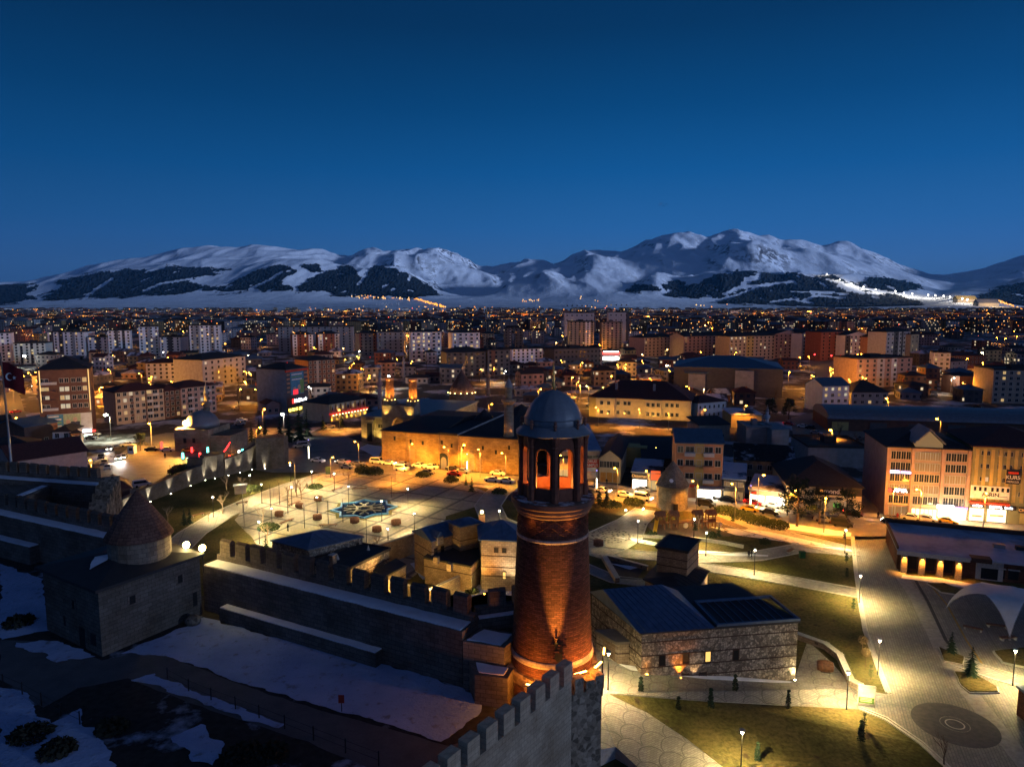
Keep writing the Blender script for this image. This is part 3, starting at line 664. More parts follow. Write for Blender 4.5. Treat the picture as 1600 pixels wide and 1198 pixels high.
MB().lathe([(2.40,z1+1.98-.75),(2.44,z1+1.3),(2.40,z1+1.38)], 64, cap=False).build('dome_ring', M_LEAD, dome_o)
for k in range(8):
    a = -math.pi/2 + k*a8
    MB().lathe([(.05,z1+.55),(.13,z1+.6),(.1,z1+.8),(.17,z1+.95),(.1,z1+1.1),(.16,z1+1.22),(.03,z1+1.34)], 8).build('knob', plain('knob_clay', (.16,.07,.05)), dome_o, (2.62*math.cos(a), 2.62*math.sin(a), 0))
MB().lathe([(.16,z1+3.5),(.10,z1+3.75),(.17,z1+3.95),(.08,z1+4.2),(.15,z1+4.45),(.07,z1+4.65),(.13,z1+4.85),(.05,z1+5.05),(.09,z1+5.2),(.02,z1+5.9)], 10).build('finial', plain('brass', (.42,.30,.10), .35, .2, 2, .9), dome_o, smooth=True)
# damaged door niche facing the camera
MB().box(-.32,.32,0,.5,0,1.7).build('niche', M_DARK, tw, (.35, -rz_(21.5)-.01, 4.4))
nf = MB()
for i in range(16):
    x, z = R.uniform(-.6,.6), R.uniform(3.3,6.6); s_ = R.uniform(.06,.18)
    nf.obox((x+.35, -math.sqrt(rz_(20)**2-(x+.35)**2)+.02), s_, .09, z, z+s_*R.uniform(.5,1.2), R.uniform(-.2,.2))
stuff(nf.build('broken_masonry', M_TB, tw))
# orange floodlight bars round the foot
M_BAR = emit('amber_led', (1, .42, .08), 26)
def spot(name, loc, to, watt, col, angle=70, blend=.6, r=.15, parent=None):
    l = bpy.data.lights.new(name, 'SPOT'); l.energy = watt; l.color = col; l.spot_size = math.radians(angle); l.spot_blend = blend; l.shadow_soft_size = r
    o = bpy.data.objects.new(name, l); C.objects.link(o); o.location = loc
    o.rotation_euler = (Vector(to)-Vector(loc)).to_track_quat('-Z', 'Y').to_euler(); return o
def point(name, loc, watt, col, r=.15):
    l = bpy.data.lights.new(name, 'POINT'); l.energy = watt; l.color = col; l.shadow_soft_size = r
    o = bpy.data.objects.new(name, l); C.objects.link(o); o.location = loc; return o
AMB = (1, .40, .055)
for i, (deg, dz, lab, wt) in enumerate([(-113, 2.7, 'front left one above the merlons', 1680), (-62, 3.7, 'right of the broken door niche', 1920), (-34, 3.6, 'on the right corner of the foot', 1680), (182, 3.2, 'at the left flank of the foot', 1680), (-10, 3.9, 'small one at the far right flank', 1280), (-88, 3.2, 'front one behind the merlon tips', 2800)]):
    a = math.radians(deg); r = rz_(18)+.9; p = Vector((TX+r*math.cos(a), TY+r*math.sin(a), 16.5+dz))
    t = thing('flood_light', 'orange led bar lamp at the clock tower foot, ' + lab, 'floodlight', p, a+math.pi/2, 'amber bars round the clock tower')
    hs = MB().box(-.62,.62,-.09,.09,0,.1).build('housing', M_BLACK, t); MB().box(-.58,.58,-.07,.07,.102,.15).build('glowing_strip', M_BAR, hs)
    MB().tube([(0,.1,0),(0,.1,-dz)], .05, 4).build('bracket', M_BLACK, t)
    spot('tower_uplight', p+Vector((0,0,.25)), Vector((TX+2.7*math.cos(a), TY+2.7*math.sin(a), 29)), wt*(.36 if i != 5 else 10.0), AMB, 58 if i != 5 else 22, .9)
for dg, r_, z_, w_ in ((-115,5.0,19.6,700),(-58,4.6,20.9,420),(-25,4.6,20.7,420),(185,4.8,20,600)): point('foot_glow', (TX+r_*math.cos(math.radians(dg)), TY+r_*math.sin(math.radians(dg)), z_), w_*1.15, (1,.31,.03), .2)
point('lantern_lamp', (TX, TY-.3, 16.5+z0+.9), 1300, (1, .36, .06), .25)
for k in range(6):
    a = -math.pi/2 + k*math.pi/3 + .4
    point('gallery_lamp', (TX+3.3*math.cos(a), TY+3.3*math.sin(a), 16.5+15.85), 14, (1,.36,.05), .08)
# ---------------------------------------------------------------- the park: lawns, paths, plaza, stone houses
def grass_mat():
    m, t, b = mk('winter_grass'); o = ocoord(t)
    n1 = noisef(t, o, .09, 6, .6); n2 = noisef(t, o, 2.2, 5); n3 = noisef(t, o, .5, 4)
    c = mixc(t, ramp(t, n1, .38, .62), (.060, .060, .020), (.128, .106, .042))
    c = mixc(t, ramp(t, n2, .3, .7), mixc(t, 1, c, (.6,.6,.6), 'MULTIPLY'), mixc(t, 1, c, (1.3,1.25,1.2), 'MULTIPLY'))
    c = mixc(t, ramp(t, n3, .62, .72), c, (.05, .036, .022))
    t.links.new(c, b.inputs['Base Color']); b.inputs['Roughness'].default_value = .95; b.inputs['Specular IOR Level'].default_value = .05
    bump(t, b, n2, .8, .12); return m
M_GRASS = grass_mat()
def paving(name, c, cell, line, dark, rot=0., fine=.6, mort=.03, scallop=False):
    m, t, b = mk(name); o = ocoord(t)
    mp = nd(t, 'ShaderNodeMapping'); mp.inputs['Rotation'].default_value = (0, 0, -rot); t.links.new(o, mp.inputs[0])
    b1 = nd(t, 'ShaderNodeTexBrick', offset=0.0); b1.inputs['Scale'].default_value = 1; b1.inputs['Brick Width'].default_value = cell; b1.inputs['Row Height'].default_value = cell; b1.inputs['Mortar Size'].default_value = line
    t.links.new(mp.outputs[0], b1.inputs['Vector'])
    b2 = nd(t, 'ShaderNodeTexBrick'); b2.inputs['Scale'].default_value = 1; b2.inputs['Brick Width'].default_value = fine*2; b2.inputs['Row Height'].default_value = fine; b2.inputs['Mortar Size'].default_value = mort
    b2.inputs['Color1'].default_value = tuple(x*1.12 for x in c)+(1,); b2.inputs['Color2'].default_value = tuple(x*.84 for x in c)+(1,); b2.inputs['Mortar'].default_value = tuple(x*.55 for x in c)+(1,)
    t.links.new(mp.outputs[0], b2.inputs['Vector'])
    n1 = noisef(t, o, .14, 5, .6); n2 = noisef(t, o, 1.1, 4)
    col = b2.outputs['Color']
    if scallop:   # fish-scale joint lines
        s = nd(t, 'ShaderNodeSeparateXYZ'); t.links.new(mp.outputs[0], s.inputs[0])
        q = scallop; row = math_(t, 'FLOOR', math_(t, 'DIVIDE', s.outputs[1], q*.5))
        xs = math_(t, 'ADD', math_(t, 'DIVIDE', s.outputs[0], q), math_(t, 'MULTIPLY', row, .5))
        fx = math_(t, 'SUBTRACT', math_(t, 'FRACT', math_(t, 'ADD', xs, 50)), .5)
        fy = math_(t, 'MULTIPLY', math_(t, 'FRACT', math_(t, 'ADD', math_(t, 'DIVIDE', s.outputs[1], q*.5), 50)), .5)
        rr = math_(t, 'SQRT', math_(t, 'ADD', math_(t, 'MULTIPLY', fx, fx), math_(t, 'MULTIPLY', fy, fy)))
        ln_ = math_(t, 'LESS_THAN', math_(t, 'ABSOLUTE', math_(t, 'SUBTRACT', rr, .47)), .022)
        col = mixc(t, math_(t, 'MULTIPLY', ln_, .7), col, tuple(x*.4 for x in c))
    else:
        col = mixc(t, b1.outputs['Fac'], col, dark)
    col = mixc(t, ramp(t, n1, .35, .65), mixc(t, 1, col, (.74,.73,.72), 'MULTIPLY'), col)
    col = mixc(t, ramp(t, n2, .35, .7), mixc(t, 1, col, (.86,.86,.86), 'MULTIPLY'), col)
    t.links.new(col, b.inputs['Base Color']); b.inputs['Roughness'].default_value = .62; b.inputs['Specular IOR Level'].default_value = .3
    bump(t, b, math_(t, 'ADD', n2, math_(t, 'MULTIPLY', b2.outputs['Fac'], -.6)), .3, .03); return m
dv_ = P(640, 796) - P(556, 835); PANG = math.atan2(dv_.y, dv_.x)
M_PLAZA = paving('plaza_paving', (.34, .31, .27), 8.0, .42, (.11, .10, .095), PANG)
M_PATH = paving('path_paving', (.33, .31, .28), 6, .1, (.2, .19, .18), .3, .5)
M_SCAL = paving('scalloped_paving', (.32, .30, .27), 6, .1, (.2, .19, .18), .5, .25, .02, scallop=3.2)
M_PROM = paving('promenade_paving', (.26, .245, .215), 5, .06, (.17, .16, .145), 1.2, .35)
M_KERB = plain('pale_kerb', (.38, .36, .33), .8, .2, 3)
M_STRIP = plain('dark_strip', (.055, .052, .05), .8)
M_ASPH = plain('asphalt', (.085, .08, .075), .75, .3, .8)
sheet('lawn', pp((560,1500),(640,1000),(700,930),(820,800),(930,775),(1130,798),(1345,842),(1700,925),(2000,1500)), -.006, M_GRASS)
sheet('lawn', pp((150,830),(250,765),(300,752),(450,722),(520,735),(760,762),(830,800),(830,960),(600,1000),(300,1000)), -.006, M_GRASS)
def band(name, px, width, z, mat, kerb=True, zs=None):
    v = [P(*q) for q in px]; a = []; b = []
    for i, p in enumerate(v):
        d = (v[min(i+1, len(v)-1)] - v[max(i-1, 0)]).normalized(); n = Vector((-d.y, d.x, 0)); wd = width[i] if isinstance(width, (list, tuple)) else width
        a.append(p + n*wd/2); b.append(p - n*wd/2)
    q = MB(); q.add([(p.x, p.y, z) for p in a+b], [(len(a)+i, len(a)+i+1, i+1, i) for i in range(len(a)-1)])
    o = q.build(name, mat); o['kind'] = 'structure'
    if kerb:
        k = MB()
        for s in (a, b):
            for p, r in zip(s, s[1:]):
                d = (r-p); k.obox(((p.x+r.x)/2, (p.y+r.y)/2), d.length/2+.05, .11, -.05, .13, math.atan2(d.y, d.x))
        o = k.build('kerb', M_KERB); o['kind'] = 'structure'
    return v
# right half
sheet('promenade', pp((1330,838),(1402,838),(1404,895),(1800,950),(2000,1500),(1700,1500),(1480,1198),(1440,1160),(1385,1122),(1345,1106),(1388,1082),(1372,1040),(1352,985),(1345,945),(1337,890)), .004, M_PROM)
band('kerb_edge', [(1332,838),(1337,890),(1345,945),(1352,985),(1372,1040),(1388,1082)], .5, .02, M_KERB)
band('kerb_edge', [(1345,1107),(1385,1123),(1440,1161),(1480,1198),(1530,1260)], .5, .02, M_KERB)
def sloped(name, pts, mat):
    v = [P(x, y, z) for x, y, z in pts]; o = MB().prism([(p.x, p.y) for p in v], -.5, [p.z for p in v], 1, 0).build(name, [mat, M_KERB]); o['kind'] = 'structure'
SLP = lambda x: max(0.03, 3.2*(1235-x)/290)
sloped('path', [(930,1012,3.4),(965,1036,SLP(965)),(1100,1052,SLP(1100)),(1240,1064,.03),(1262,1000,.03),(1300,1035,.03),(1335,1075,.03),(1386,1084,.03),(1345,1107,.03),(1245,1102,.03),(1100,1094,SLP(1100)),(952,1083,SLP(952)),(925,1085,3.4)], M_SCAL)
sloped('path', [(926,1085,3.36),(952,1083,SLP(952)-.03),(1010,1112,1.8),(1075,1155,.8),(1130,1198,.2),(1200,1260,.02),(1080,1320,.02),(1010,1210,.3),(962,1166,1.4),(938,1170,2.0)], M_SCAL)
sloped('lawn', [(953,1084,SLP(952)-.03),(1100,1095,SLP(1100)-.03),(1245,1103,.02),(1345,1108,.008),(1440,1162,.008),(1480,1199,.008),(1530,1262,.008),(1200,1262,.008),(1130,1199,.19),(1075,1156,.78),(1010,1113,1.77)], M_GRASS)
band('path', [(905,862),(940,848),(965,835),(988,815),(1012,796)], [12,12,11,7,6], .010, M_PATH)
band('path', [(915,858),(1000,867),(1080,873),(1180,869),(1250,856),(1338,862)], 4.6, .014, M_PATH)
band('path', [(1060,880),(1140,892),(1240,908),(1344,927)], 4.2, .018, M_PATH)
band('path', [(1100,800),(1180,826),(1260,846),(1336,864)], 6.5, .022, M_PATH)
band('path', [(900,880),(960,905),(1040,915),(1100,925)], 3.2, .026, M_PATH)
def disc(name, c, r, z, mat, rings=(), n=48):
    o = MB().add([(c.x+r*math.cos(2*math.pi*k/n), c.y+r*math.sin(2*math.pi*k/n), z) for k in range(n)], [tuple(range(n))]).build(name, mat); o['kind'] = 'structure'
    for r0, r1, m in rings:
        q = MB(); q.add([(c.x+rr*math.cos(2*math.pi*k/n), c.y+rr*math.sin(2*math.pi*k/n), z+.006) for rr in (r0, r1) for k in range(n)], [(k, (k+1)%n, n+(k+1)%n, n+k)[::-1] for k in range(n)])
        o = q.build('paving_ring', m); o['kind'] = 'structure'
disc('paving_circle', P(1492,1131), 4.6, .02, plain('dark_paving', (.075,.072,.07), .7), [(.9,1.05,M_KERB),(1.5,1.6,M_PROM)])
rosc = P(950, 836); rq = MB()
for rr in (1.2, 2.2, 3.4, 4.6): 
    n = int(rr*9)
    for k in range(n):
        if k % 3 != 2: rq.obox((rosc.x+rr*math.cos(2*math.pi*k/n), rosc.y+rr*math.sin(2*math.pi*k/n)), .28, .17, .016, .03, 2*math.pi*k/n + (.8 if k%2 else -.8))
o = rq.build('mosaic_rosette', M_STRIP); o['kind'] = 'stuff'
# promenade strips to the right
band('pavement_strip', [(1403,893),(1430,930),(1470,1010),(1510,1075),(1560,1140),(1640,1240)], 2.2, .016, plain('light_paving', (.27,.25,.23), .7), False)
band('drain_strip', [(1425,897),(1450,940),(1478,1000),(1492,1016)], .5, .024, M_STRIP, False)
band('drain_strip', [(1440,897),(1480,945),(1510,1000),(1540,1045)], .3, .026, plain('yellow_strip', (.30,.20,.06)), False)
band('path', [(1500,1035),(1560,1055),(1640,1078)], 3.4, .034, M_PATH)
# planting beds on the right
def bed(label, px, seed, trees=()):
    q = rag(pp(*px), .12, .8, seed); t = thing('planting_bed', label, 'flower bed', (q[0][0], q[0][1], 0))
    rr = [(x-q[0][0], y-q[0][1]) for x, y in q]
    MB().prism(rr, .01, .22, 0, 0).build('kerb', M_KERB, t); c_ = (sum(p[0] for p in rr)/len(rr), sum(p[1] for p in rr)/len(rr))
    MB().prism([(c_[0]+(x-c_[0])*.93, c_[1]+(y-c_[1])*.93) for x, y in rr], .2, .30).build('soil', M_GRASS, t)
bed('dark planting bed with one thin conifer beside the promenade strip', [(1466,1012),(1480,1018),(1508,1028),(1505,1040),(1475,1034)], 1.)
bed('dark kerbed bed below the tall conifer near the brick pillar', [(1490,1050),(1520,1052),(1560,1075),(1562,1084),(1515,1084),(1500,1072)], 2.)
bed('rounded bed around the lamp post right of the canopy benches', [(1550,1018),(1600,1012),(1650,1040),(1620,1048),(1565,1036)], 3.)
bed('long dark bed in front of the brick hall pillars', [(1448,912),(1475,912),(1510,926),(1505,932),(1470,926)], 4.)
# ---- plaza
sheet('plaza', rag(pp((392,838),(366,812),(380,797),(420,780),(470,758),(505,742),(560,736),(650,741),(715,752),(757,768),(742,792),(697,806),(696,812),(770,822),(790,834),(700,860),(640,905),(560,905),(420,875)), .25, 2), .006, M_PLAZA)
band('path', [(262,868),(300,833),(345,805),(400,780),(455,759),(505,743),(540,737)], 6.2, .012, M_PATH)
band('path', [(800,752),(775,772),(762,790),(772,812),(812,830)], 6.5, .012, M_PATH)
band('kerb_edge', [(440,776),(505,743),(560,737),(650,742),(715,753),(757,769)], .7, .03, M_KERB)
sheet('snow_strip', rag(pp((690,813),(756,819),(757,823),(689,816)), .1, 1), .03, M_SNOW, 'stuff')
snp = [[(1070,858),(1160,864),(1200,867),(1200,869),(1140,868),(1060,862)], [(960,838),(1000,842),(1075,858),(1060,860),(1000,848)], [(1240,842),(1330,858),(1332,862),(1250,850)], [(1110,823),(1200,830),(1290,850),(1270,852),(1150,836)], [(985,1040),(1100,1056),(1160,1060),(1120,1064),(1000,1052)], [(935,1000),(975,1028),(990,1040),(960,1040)], [(1410,898),(1470,903),(1540,916),(1535,922),(1470,913),(1408,903)], [(1560,915),(1640,925),(1640,935),(1570,926)]]
for i, q in enumerate(snp):
    zz = 3.15 if i == 5 else (2.35 if i == 4 else .035)
    if i == 4: sloped('snow_bank', [(968,1037,3.25),(1100,1053,SLP(1100)+.25),(1238,1064,.25),(1225,1070,.06),(1100,1060,SLP(1100)+.06),(985,1046,SLP(985)+.06)], M_SNOW)
    elif i != 5: sheet('snow_strip', rag(pp(*q), .15, .8, i+.5), zz+.003*i, M_SNOWD if i in (1,3) else M_SNOW, 'stuff')
# star pool
sc_ = P(569, 795); SR = 8.0; sp_ = thing('star_pool', 'eight pointed star pool with blue tiled rim in the middle of the plaza', 'pool', sc_, .2)
M_TILE = emit('blue_tile_glow', (.10, .33, .75), .0); M_TILE = plain('blue_tile', (.055, .18, .42), .3, .2, 2)
def star(ro, ri, a0=0): return [((ro if k%2==0 else ri)*math.cos(a0+k*math.pi/8), (ro if k%2==0 else ri)*math.sin(a0+k*math.pi/8)) for k in range(16)]
so_, si_ = star(SR, SR*.77), star(SR*.93, SR*.715); q = MB(); n = 16
q.add([(x, y, .35) for x, y in so_]+[(x, y, .35) for x, y in si_], [(i, (i+1)%n, n+(i+1)%n, n+i) for i in range(n)])
q.add([(x, y, -.1) for x, y in so_]+[(x, y, .35) for x, y in so_]+[(x, y, .35) for x, y in si_]+[(x, y, .05) for x, y in si_], [(i, (i+1)%n, n+(i+1)%n, n+i) for i in range(n)]+[(2*n+i, 2*n+(i+1)%n, 3*n+(i+1)%n, 3*n+i) for i in range(n)])
q.build('rim', M_TILE, sp_)
MB().prism(star(SR*1.12, SR*.9), .008, .05).build('grass_border', M_GRASS, sp_)
m, t, b = mk('pool_water'); b.inputs['Base Color'].default_value = (.012,.016,.02,1); b.inputs['Roughness'].default_value = .06; M_WATER = m
MB().prism(si_, .0, .1).build('water', M_WATER, sp_)
lt = MB(); M_CONC = plain('pale_concrete', (.15,.135,.12), .8)
for k in range(8):
    a = k*math.pi/4
    for da in (.5, -.5):
        lt.obox((SR*.36*math.cos(a), SR*.36*math.sin(a)), SR*.27, .14, .12+.004*k, .3+.004*k, a+da)
    lt.obox((SR*.22*math.cos(a+.39), SR*.22*math.sin(a+.39)), SR*.17, .14, .12+.003*k, .26+.003*k, a+.39+math.pi/2)
lt.build('lattice', M_CONC, sp_)
# lamps
M_BULB = emit('lamp_white', (1, .86, .60), 60, False)
LAMPC = (1.0, .74, .31)
lm_pole = MB().tube([(0,0,0),(0,0,.5),(0,0,4.75)], [.11,.07,.055], 8).mesh('pole', M_BLACK)
lm_head = MB().lathe([(.06,4.72),(.30,4.98),(.34,5.04),(.05,5.12)], 10).mesh('lamp_head', M_STEEL)
lm_bulb = MB().lathe([(.05,4.55),(.15,4.75),(.16,4.86),(.04,4.95)], 8).mesh('glowing_bulb', M_BULB)
NAMED = []
LZ = {951: 3.0, 1160: .1}
def park_lamp(px, py, label, w_=1500, z0_=0, h=5.0):
    p = P(px, py, h+z0_); p.z = z0_
    t = thing('park_lamp', label, 'lamp post', p, 0, 'slim white park lamps')
    put('pole', lm_pole, t); put('glowing_bulb', lm_bulb, put('lamp_head', lm_head, t))
    spot('park_light', p+Vector((0,0,4.46)), p, w_*1.15, LAMPC, 168, .85, .12); point('park_glow', p+Vector((0,0,4.42)), w_*.13, LAMPC, .12)
LMP = [(1160,1140,'nearest park lamp, on the lawn at the bottom edge'),(951,1018,'park lamp on the kerb corner just right of the clock tower base'),(1375,998,'park lamp on the promenade edge above the green notice board'),(1326,1048,'park lamp just left of the green notice board'),(1345,897,'park lamp where a path meets the promenade below the hall'),(1322,826,'farthest park lamp along the promenade by the pine trees'),(1587,1014,'park lamp in the rounded bed right of the white canopy'),(1180,857,'park lamp beside the two dark figures on the upper path'),(1104,830,'park lamp below the wooden playground'),(1085,809,'park lamp inside the wooden playground'),(997,812,'park lamp left of the yellow slide'),(780,796,'park lamp on the path left of the clock tower lantern'),
 (647,800,'park lamp at the plaza edge right of the pool, above dark roofs'),(606,824,'park lamp nearest the stone house roofs on the plaza'),(637,762,'park lamp right beyond the star pool'),(596,781,'park lamp standing at the star pool rim'),(544,758,'park lamp behind the pool among flat benches'),(495,775,'park lamp left of the star pool beside a barrel planter'),(522,738,'park lamp at the far plaza corner below the road'),(487,735,'park lamp at the far end of the left plaza path'),(455,759,'park lamp behind the bushy white bare tree'),(408,755,'park lamp halfway along the pale left path'),(424,792,'park lamp at the left rim of the plaza pavement'),(404,813,'park lamp on the grass beside the clipped hedge'),(332,775,'park lamp at the lower bend of the left path'),(390,741,'park lamp near the lit castle wall, left park'),(453,725,'park lamp below the right end of the lit castle wall')]
for x, y, lb_ in LMP: park_lamp(x, y, lb_, (11500 if x > 1290 else 9000) if x < 900 or y > 850 else 7500, LZ.get(x, 0))
# low ground lamps by the rosette path
for x, y, lb_ in ((978,797,'low glowing bollard on the grass left of the path'),(1005,795,'low glowing bollard at the far end of the rosette path')):
    p = P(x, y, .7); t = thing('bollard_lamp', lb_, 'bollard lamp', (p.x, p.y, 0)); MB().tube([(0,0,0),(0,0,.6)], .07, 6).build('post', M_BLACK, t); MB().ball((0,0,.75), .18, 8).build('globe', M_BULB, t); point('bollard_light', (p.x, p.y, 1.1), 500, LAMPC)
# barrel planters
M_WOOD = plain('brown_wood', (.16,.075,.04), .6, .35, 3)
def barrel_meshes():
    a = MB().lathe([(.62,-1.0),(.78,-.5),(.82,0),(.78,.5),(.62,1.0)], 12); a.v = [(z, x, y+.74) for x, y, z in a.v]
    e = MB().lathe([(.56,1.0),(.56,1.05)], 12); e.v = [(z, x, y+.74) for x, y, z in e.v]
    f = MB().box(-.6,.6,-.5,.5,0,.14); return a.mesh('barrel', M_WOOD), e.mesh('end_panel', M_KERB), f.mesh('base', M_STRIP)
BMS = barrel_meshes()
for i, (x, y, lb_) in enumerate([(498,783,'barrel planter closest to the lamp left of the pool'),(469,794,'barrel planter left of the pool between kerb and lamp'),(437,807,'leftmost barrel planter on the plaza'),(496,812,'barrel planter below left of the star pool'),(554,817,'barrel planter in front of the star pool'),(619,820,'rightmost barrel planter near the lamp over the roofs'),(589,831,'barrel planter nearest the stone house roofs'),(1289,1048,'striped barrel planter in the bed beside the stone house end'),(935,853,'lone barrel bin beside the mosaic rosette')]):
    t = thing('barrel_planter', 'brown wooden ' + lb_, 'planter', P(x, y), R.uniform(-.4, .4), 'wooden barrel planters')
    for nm, me in zip(('barrel', 'end_panel', 'base'), BMS): put(nm, me, t)
# benches on the plaza
def bench(label, px, py, rz=0, L_=2.6):
    t = thing('park_bench', label, 'bench', P(px, py), rz, 'low park benches')
    MB().box(-L_/2, L_/2, -.35, .35, .38, .48).build('seat', M_WOOD, t)
    for s in (-1, 1): MB().box(s*L_*.4-.12, s*L_*.4+.12, -.3, .3, 0, .378).build('leg', M_KERB, t)
for a in [('flat bench at the left plaza kerb', 460, 788, PANG, 4), ('flat bench just below the far lamp of the plaza', 527, 765, PANG, 4), ('flat bench behind the star pool', 561, 765, .1, 4), ('flat bench right behind the star pool', 601, 764, .1, 4), ('pale bench at the right plaza, in front of the dark lawn', 622, 772, .1, 4), ('long bench at the lower left plaza corner by the hedge', 448, 816, PANG, 4), ('low bench at the lower plaza edge behind the stone house', 513, 822, .1, 4), ('bench on the left path opposite the lit wall', 378, 787, .9, 3), ('bench beside the bend of the left path', 309, 806, .9, 3), ('white bench under the canopy, left', 1520, 984, -.6, 2.6), ('white bench on the paving below the canopy', 1575, 999, .15, 2.6), ('dark bench inside the canopy shade', 1558, 980, -.3, 3), ('bench by the dark figures on the upper path', 1235, 862, .8, 2.4)]: bench(*a)

# ---- stone houses
M_HOUSE = stone('house_rubble', (.42,.36,.28), .34, .3, .03, (.16,.13,.10), rubble=True)
M_ASHL = stone('house_ashlar', (.38,.31,.24), .7, .35)
M_BRWN = stone('house_brown', (.33,.24,.16), .6, .3)
M_ROOFB = plain('blue_sheet_roof', (.075,.115,.19), .55, .2, 1.2, .2)
M_TIMB = plain('timber_beam', (.055,.03,.02), .8)
def corner_house(name, label, near, left, right, z, zb=0, wall=None, roof='hip', rh=1.2, roofm=None, beams=(), over=.35, cat='house', para=0):
    """near/left/right: roof corners in the photo at height z; gives (thing, local frame length right, length left)"""
    n, l, r = (P(*q, z) for q in (near, left, right)); ux_ = r-n; a = math.atan2(ux_.y, ux_.x); lr = ux_.length
    u = ux_.normalized(); v = Vector((-u.y, u.x, 0)); ll = (l-n).dot(v); sk_ = (l-n).dot(u)
    t = thing(name, label, cat, (n.x, n.y, zb), a); h = z-zb
    ft = [(0,0),(lr,0),(lr+sk_,ll),(sk_,ll)]
    MB().prism(ft, 0, h).build('wall', wall or M_HOUSE, t)
    for bz in beams:
        MB().box(-.03, lr+.03, -.035, .05, bz-.07, bz+.07).build('timber_band', M_TIMB, t)
        d = math.hypot(sk_, ll); MB().box(-.03, d+.03, -.05, .035, bz-.07, bz+.07).build('timber_band', M_TIMB, t, (0,0,0), math.atan2(ll, sk_)) if ll > .5 else None
    o = over; rf = [(-o,-o),(lr+o,-o),(lr+sk_+o,ll+o),(sk_-o,ll+o)]; q = MB(); m_ = roofm or M_ROOFB
    if roof == 'flat':
        q.prism(rf, h+.003, h+.3)
        if para:
            rr_ = [(x*.0+p[0], p[1]) for x, p in zip((0,)*4, rf)]
            for i in range(4):
                a_, b_ = rf[i], rf[(i+1)%4]; dx, dy = b_[0]-a_[0], b_[1]-a_[1]; L2 = math.hypot(dx, dy)
                q.obox(((a_[0]+b_[0])/2, (a_[1]+b_[1])/2), L2/2+.1, .14, h+.303, h+.3+para, math.atan2(dy, dx))
    else:
        q.prism(rf, h+.003, h+.18); hz = h+.18
        if roof == 'hip':
            if lr > ll: i_ = ll/2; A1, B1 = (i_+sk_/2, ll/2), (lr-i_+sk_/2, ll/2); fs = [(0,1,5,4),(1,2,5),(2,3,4,5),(3,0,4)]
            else: i_ = lr/2; A1, B1 = (lr/2+sk_*i_/ll, i_), (lr/2+sk_*(1-i_/ll), ll-i_); fs = [(0,1,4),(1,2,5,4),(2,3,5),(3,0,4,5)]
        else: A1, B1 = (sk_/2-o, ll/2), (lr+sk_/2+o, ll/2); fs = [(0,1,5,4),(1,2,5),(2,3,4,5),(3,0,4)]
        q.add([(x, y, hz) for x, y in rf]+[(*A1, hz+rh), (*B1, hz+rh)], fs)
        nsm = int(lr/1.2)
        for i in range(1, nsm):    # standing seams
            x = lr*i/nsm; yy = max(.2, min(ll/2, min(x, lr-x))) if roof == 'hip' else ll/2
            q.tube([(x, -o, hz+.03), (x+sk_*yy/max(ll,.1), yy, hz+.03+rh*yy/(ll/2))], .035, 4)
    q.build('roof', m_, t); t['lr'] = lr
    return t, lr, ll, sk_
def wpane(t, x, z, w_, h_, mat=None, y=0, rz=0, frame=True, name='window'):
    o = MB().box(-w_/2, w_/2, -.02, .08, 0, h_, 0)
    if frame: o.box(-w_/2-.1, -w_/2, -.06, .08, -.1, h_+.1, 1).box(w_/2, w_/2+.1, -.06, .08, -.1, h_+.1, 1).box(-w_/2, w_/2, -.06, .08, h_, h_+.1, 1).box(-w_/2, w_/2, -.06, .08, -.1, 0, 1)
    return o.build(name, [mat or M_DARK, M_TIMB], t, (x, y, z), rz)
M_WLIT = emit('window_amber', (1, .62, .16), 1.3, False)
h1, lr, ll, sk1 = corner_house('stone_house', 'long rubble stone house with blue roof and uplights in front of the lawn', (1003,990), (925,928), (1247,972), 8, 0, M_HOUSE, 'flat', 1, M_ROOFD, (3.4, 5.0, 6.8, 1.9), .2)
for x, z, w_, h_ in ((lr*.13, 3.55, .7, 1.35), (lr*.28, 3.6, .75, 1.35), (lr*.42, 3.6, .7, 1.35), (lr*.60, 3.5, .7, 1.35)): wpane(h1, x, z, w_, h_, M_WLIT if abs(x-lr*.42) < .1 else M_DARK)
for x in (lr*.28, lr*.39): wpane(h1, x, .3, .9, 1.8, M_DARK, name='door')
# tall hipped blue roof over the left half, framed low roof over the right half
q = MB(); hx = lr*.45; q.add([(-.5,-.5,8.32),(hx,-.5,8.32),(hx*.98,ll*.9,8.32),(sk1-.3,ll+.2,8.32),(-.4+sk1*.7,ll*.72,10.2),(hx*.62,ll*.72,10.4)], [(0,1,5,4),(1,2,5),(2,3,4,5),(3,0,4)])
for i in range(1, 11): q.tube([(-.5+(hx+.5)*i/11, -.5, 8.35), (-.4+sk1*.7+(hx*.62+.4-sk1*.7)*i/11, ll*.72, 10.24+.18*i/11)], .04, 4)
q.build('hipped_roof', M_ROOFB, h1)
q = MB().box(hx+.4, lr+.2, -.2, .15, 8.31, 8.62).box(hx+.4, lr+.2, ll*.55, ll*.55+.3, 8.31, 8.62).box(lr-.1, lr+.2, .152, ll*.55-.002, 8.31, 8.6).box(hx+.4, hx+.7, .152, ll*.55-.002, 8.31, 8.6); q.build('roof_rim', M_ROOFB, h1)
q = MB()
for i in range(9): q.box(hx+1+i*(lr-hx-1.6)/9, hx+1.08+i*(lr-hx-1.6)/9, .16, ll*.55-.01, 8.31, 8.4)
stuff(q.build('roof_seams', M_ROOFB, h1))
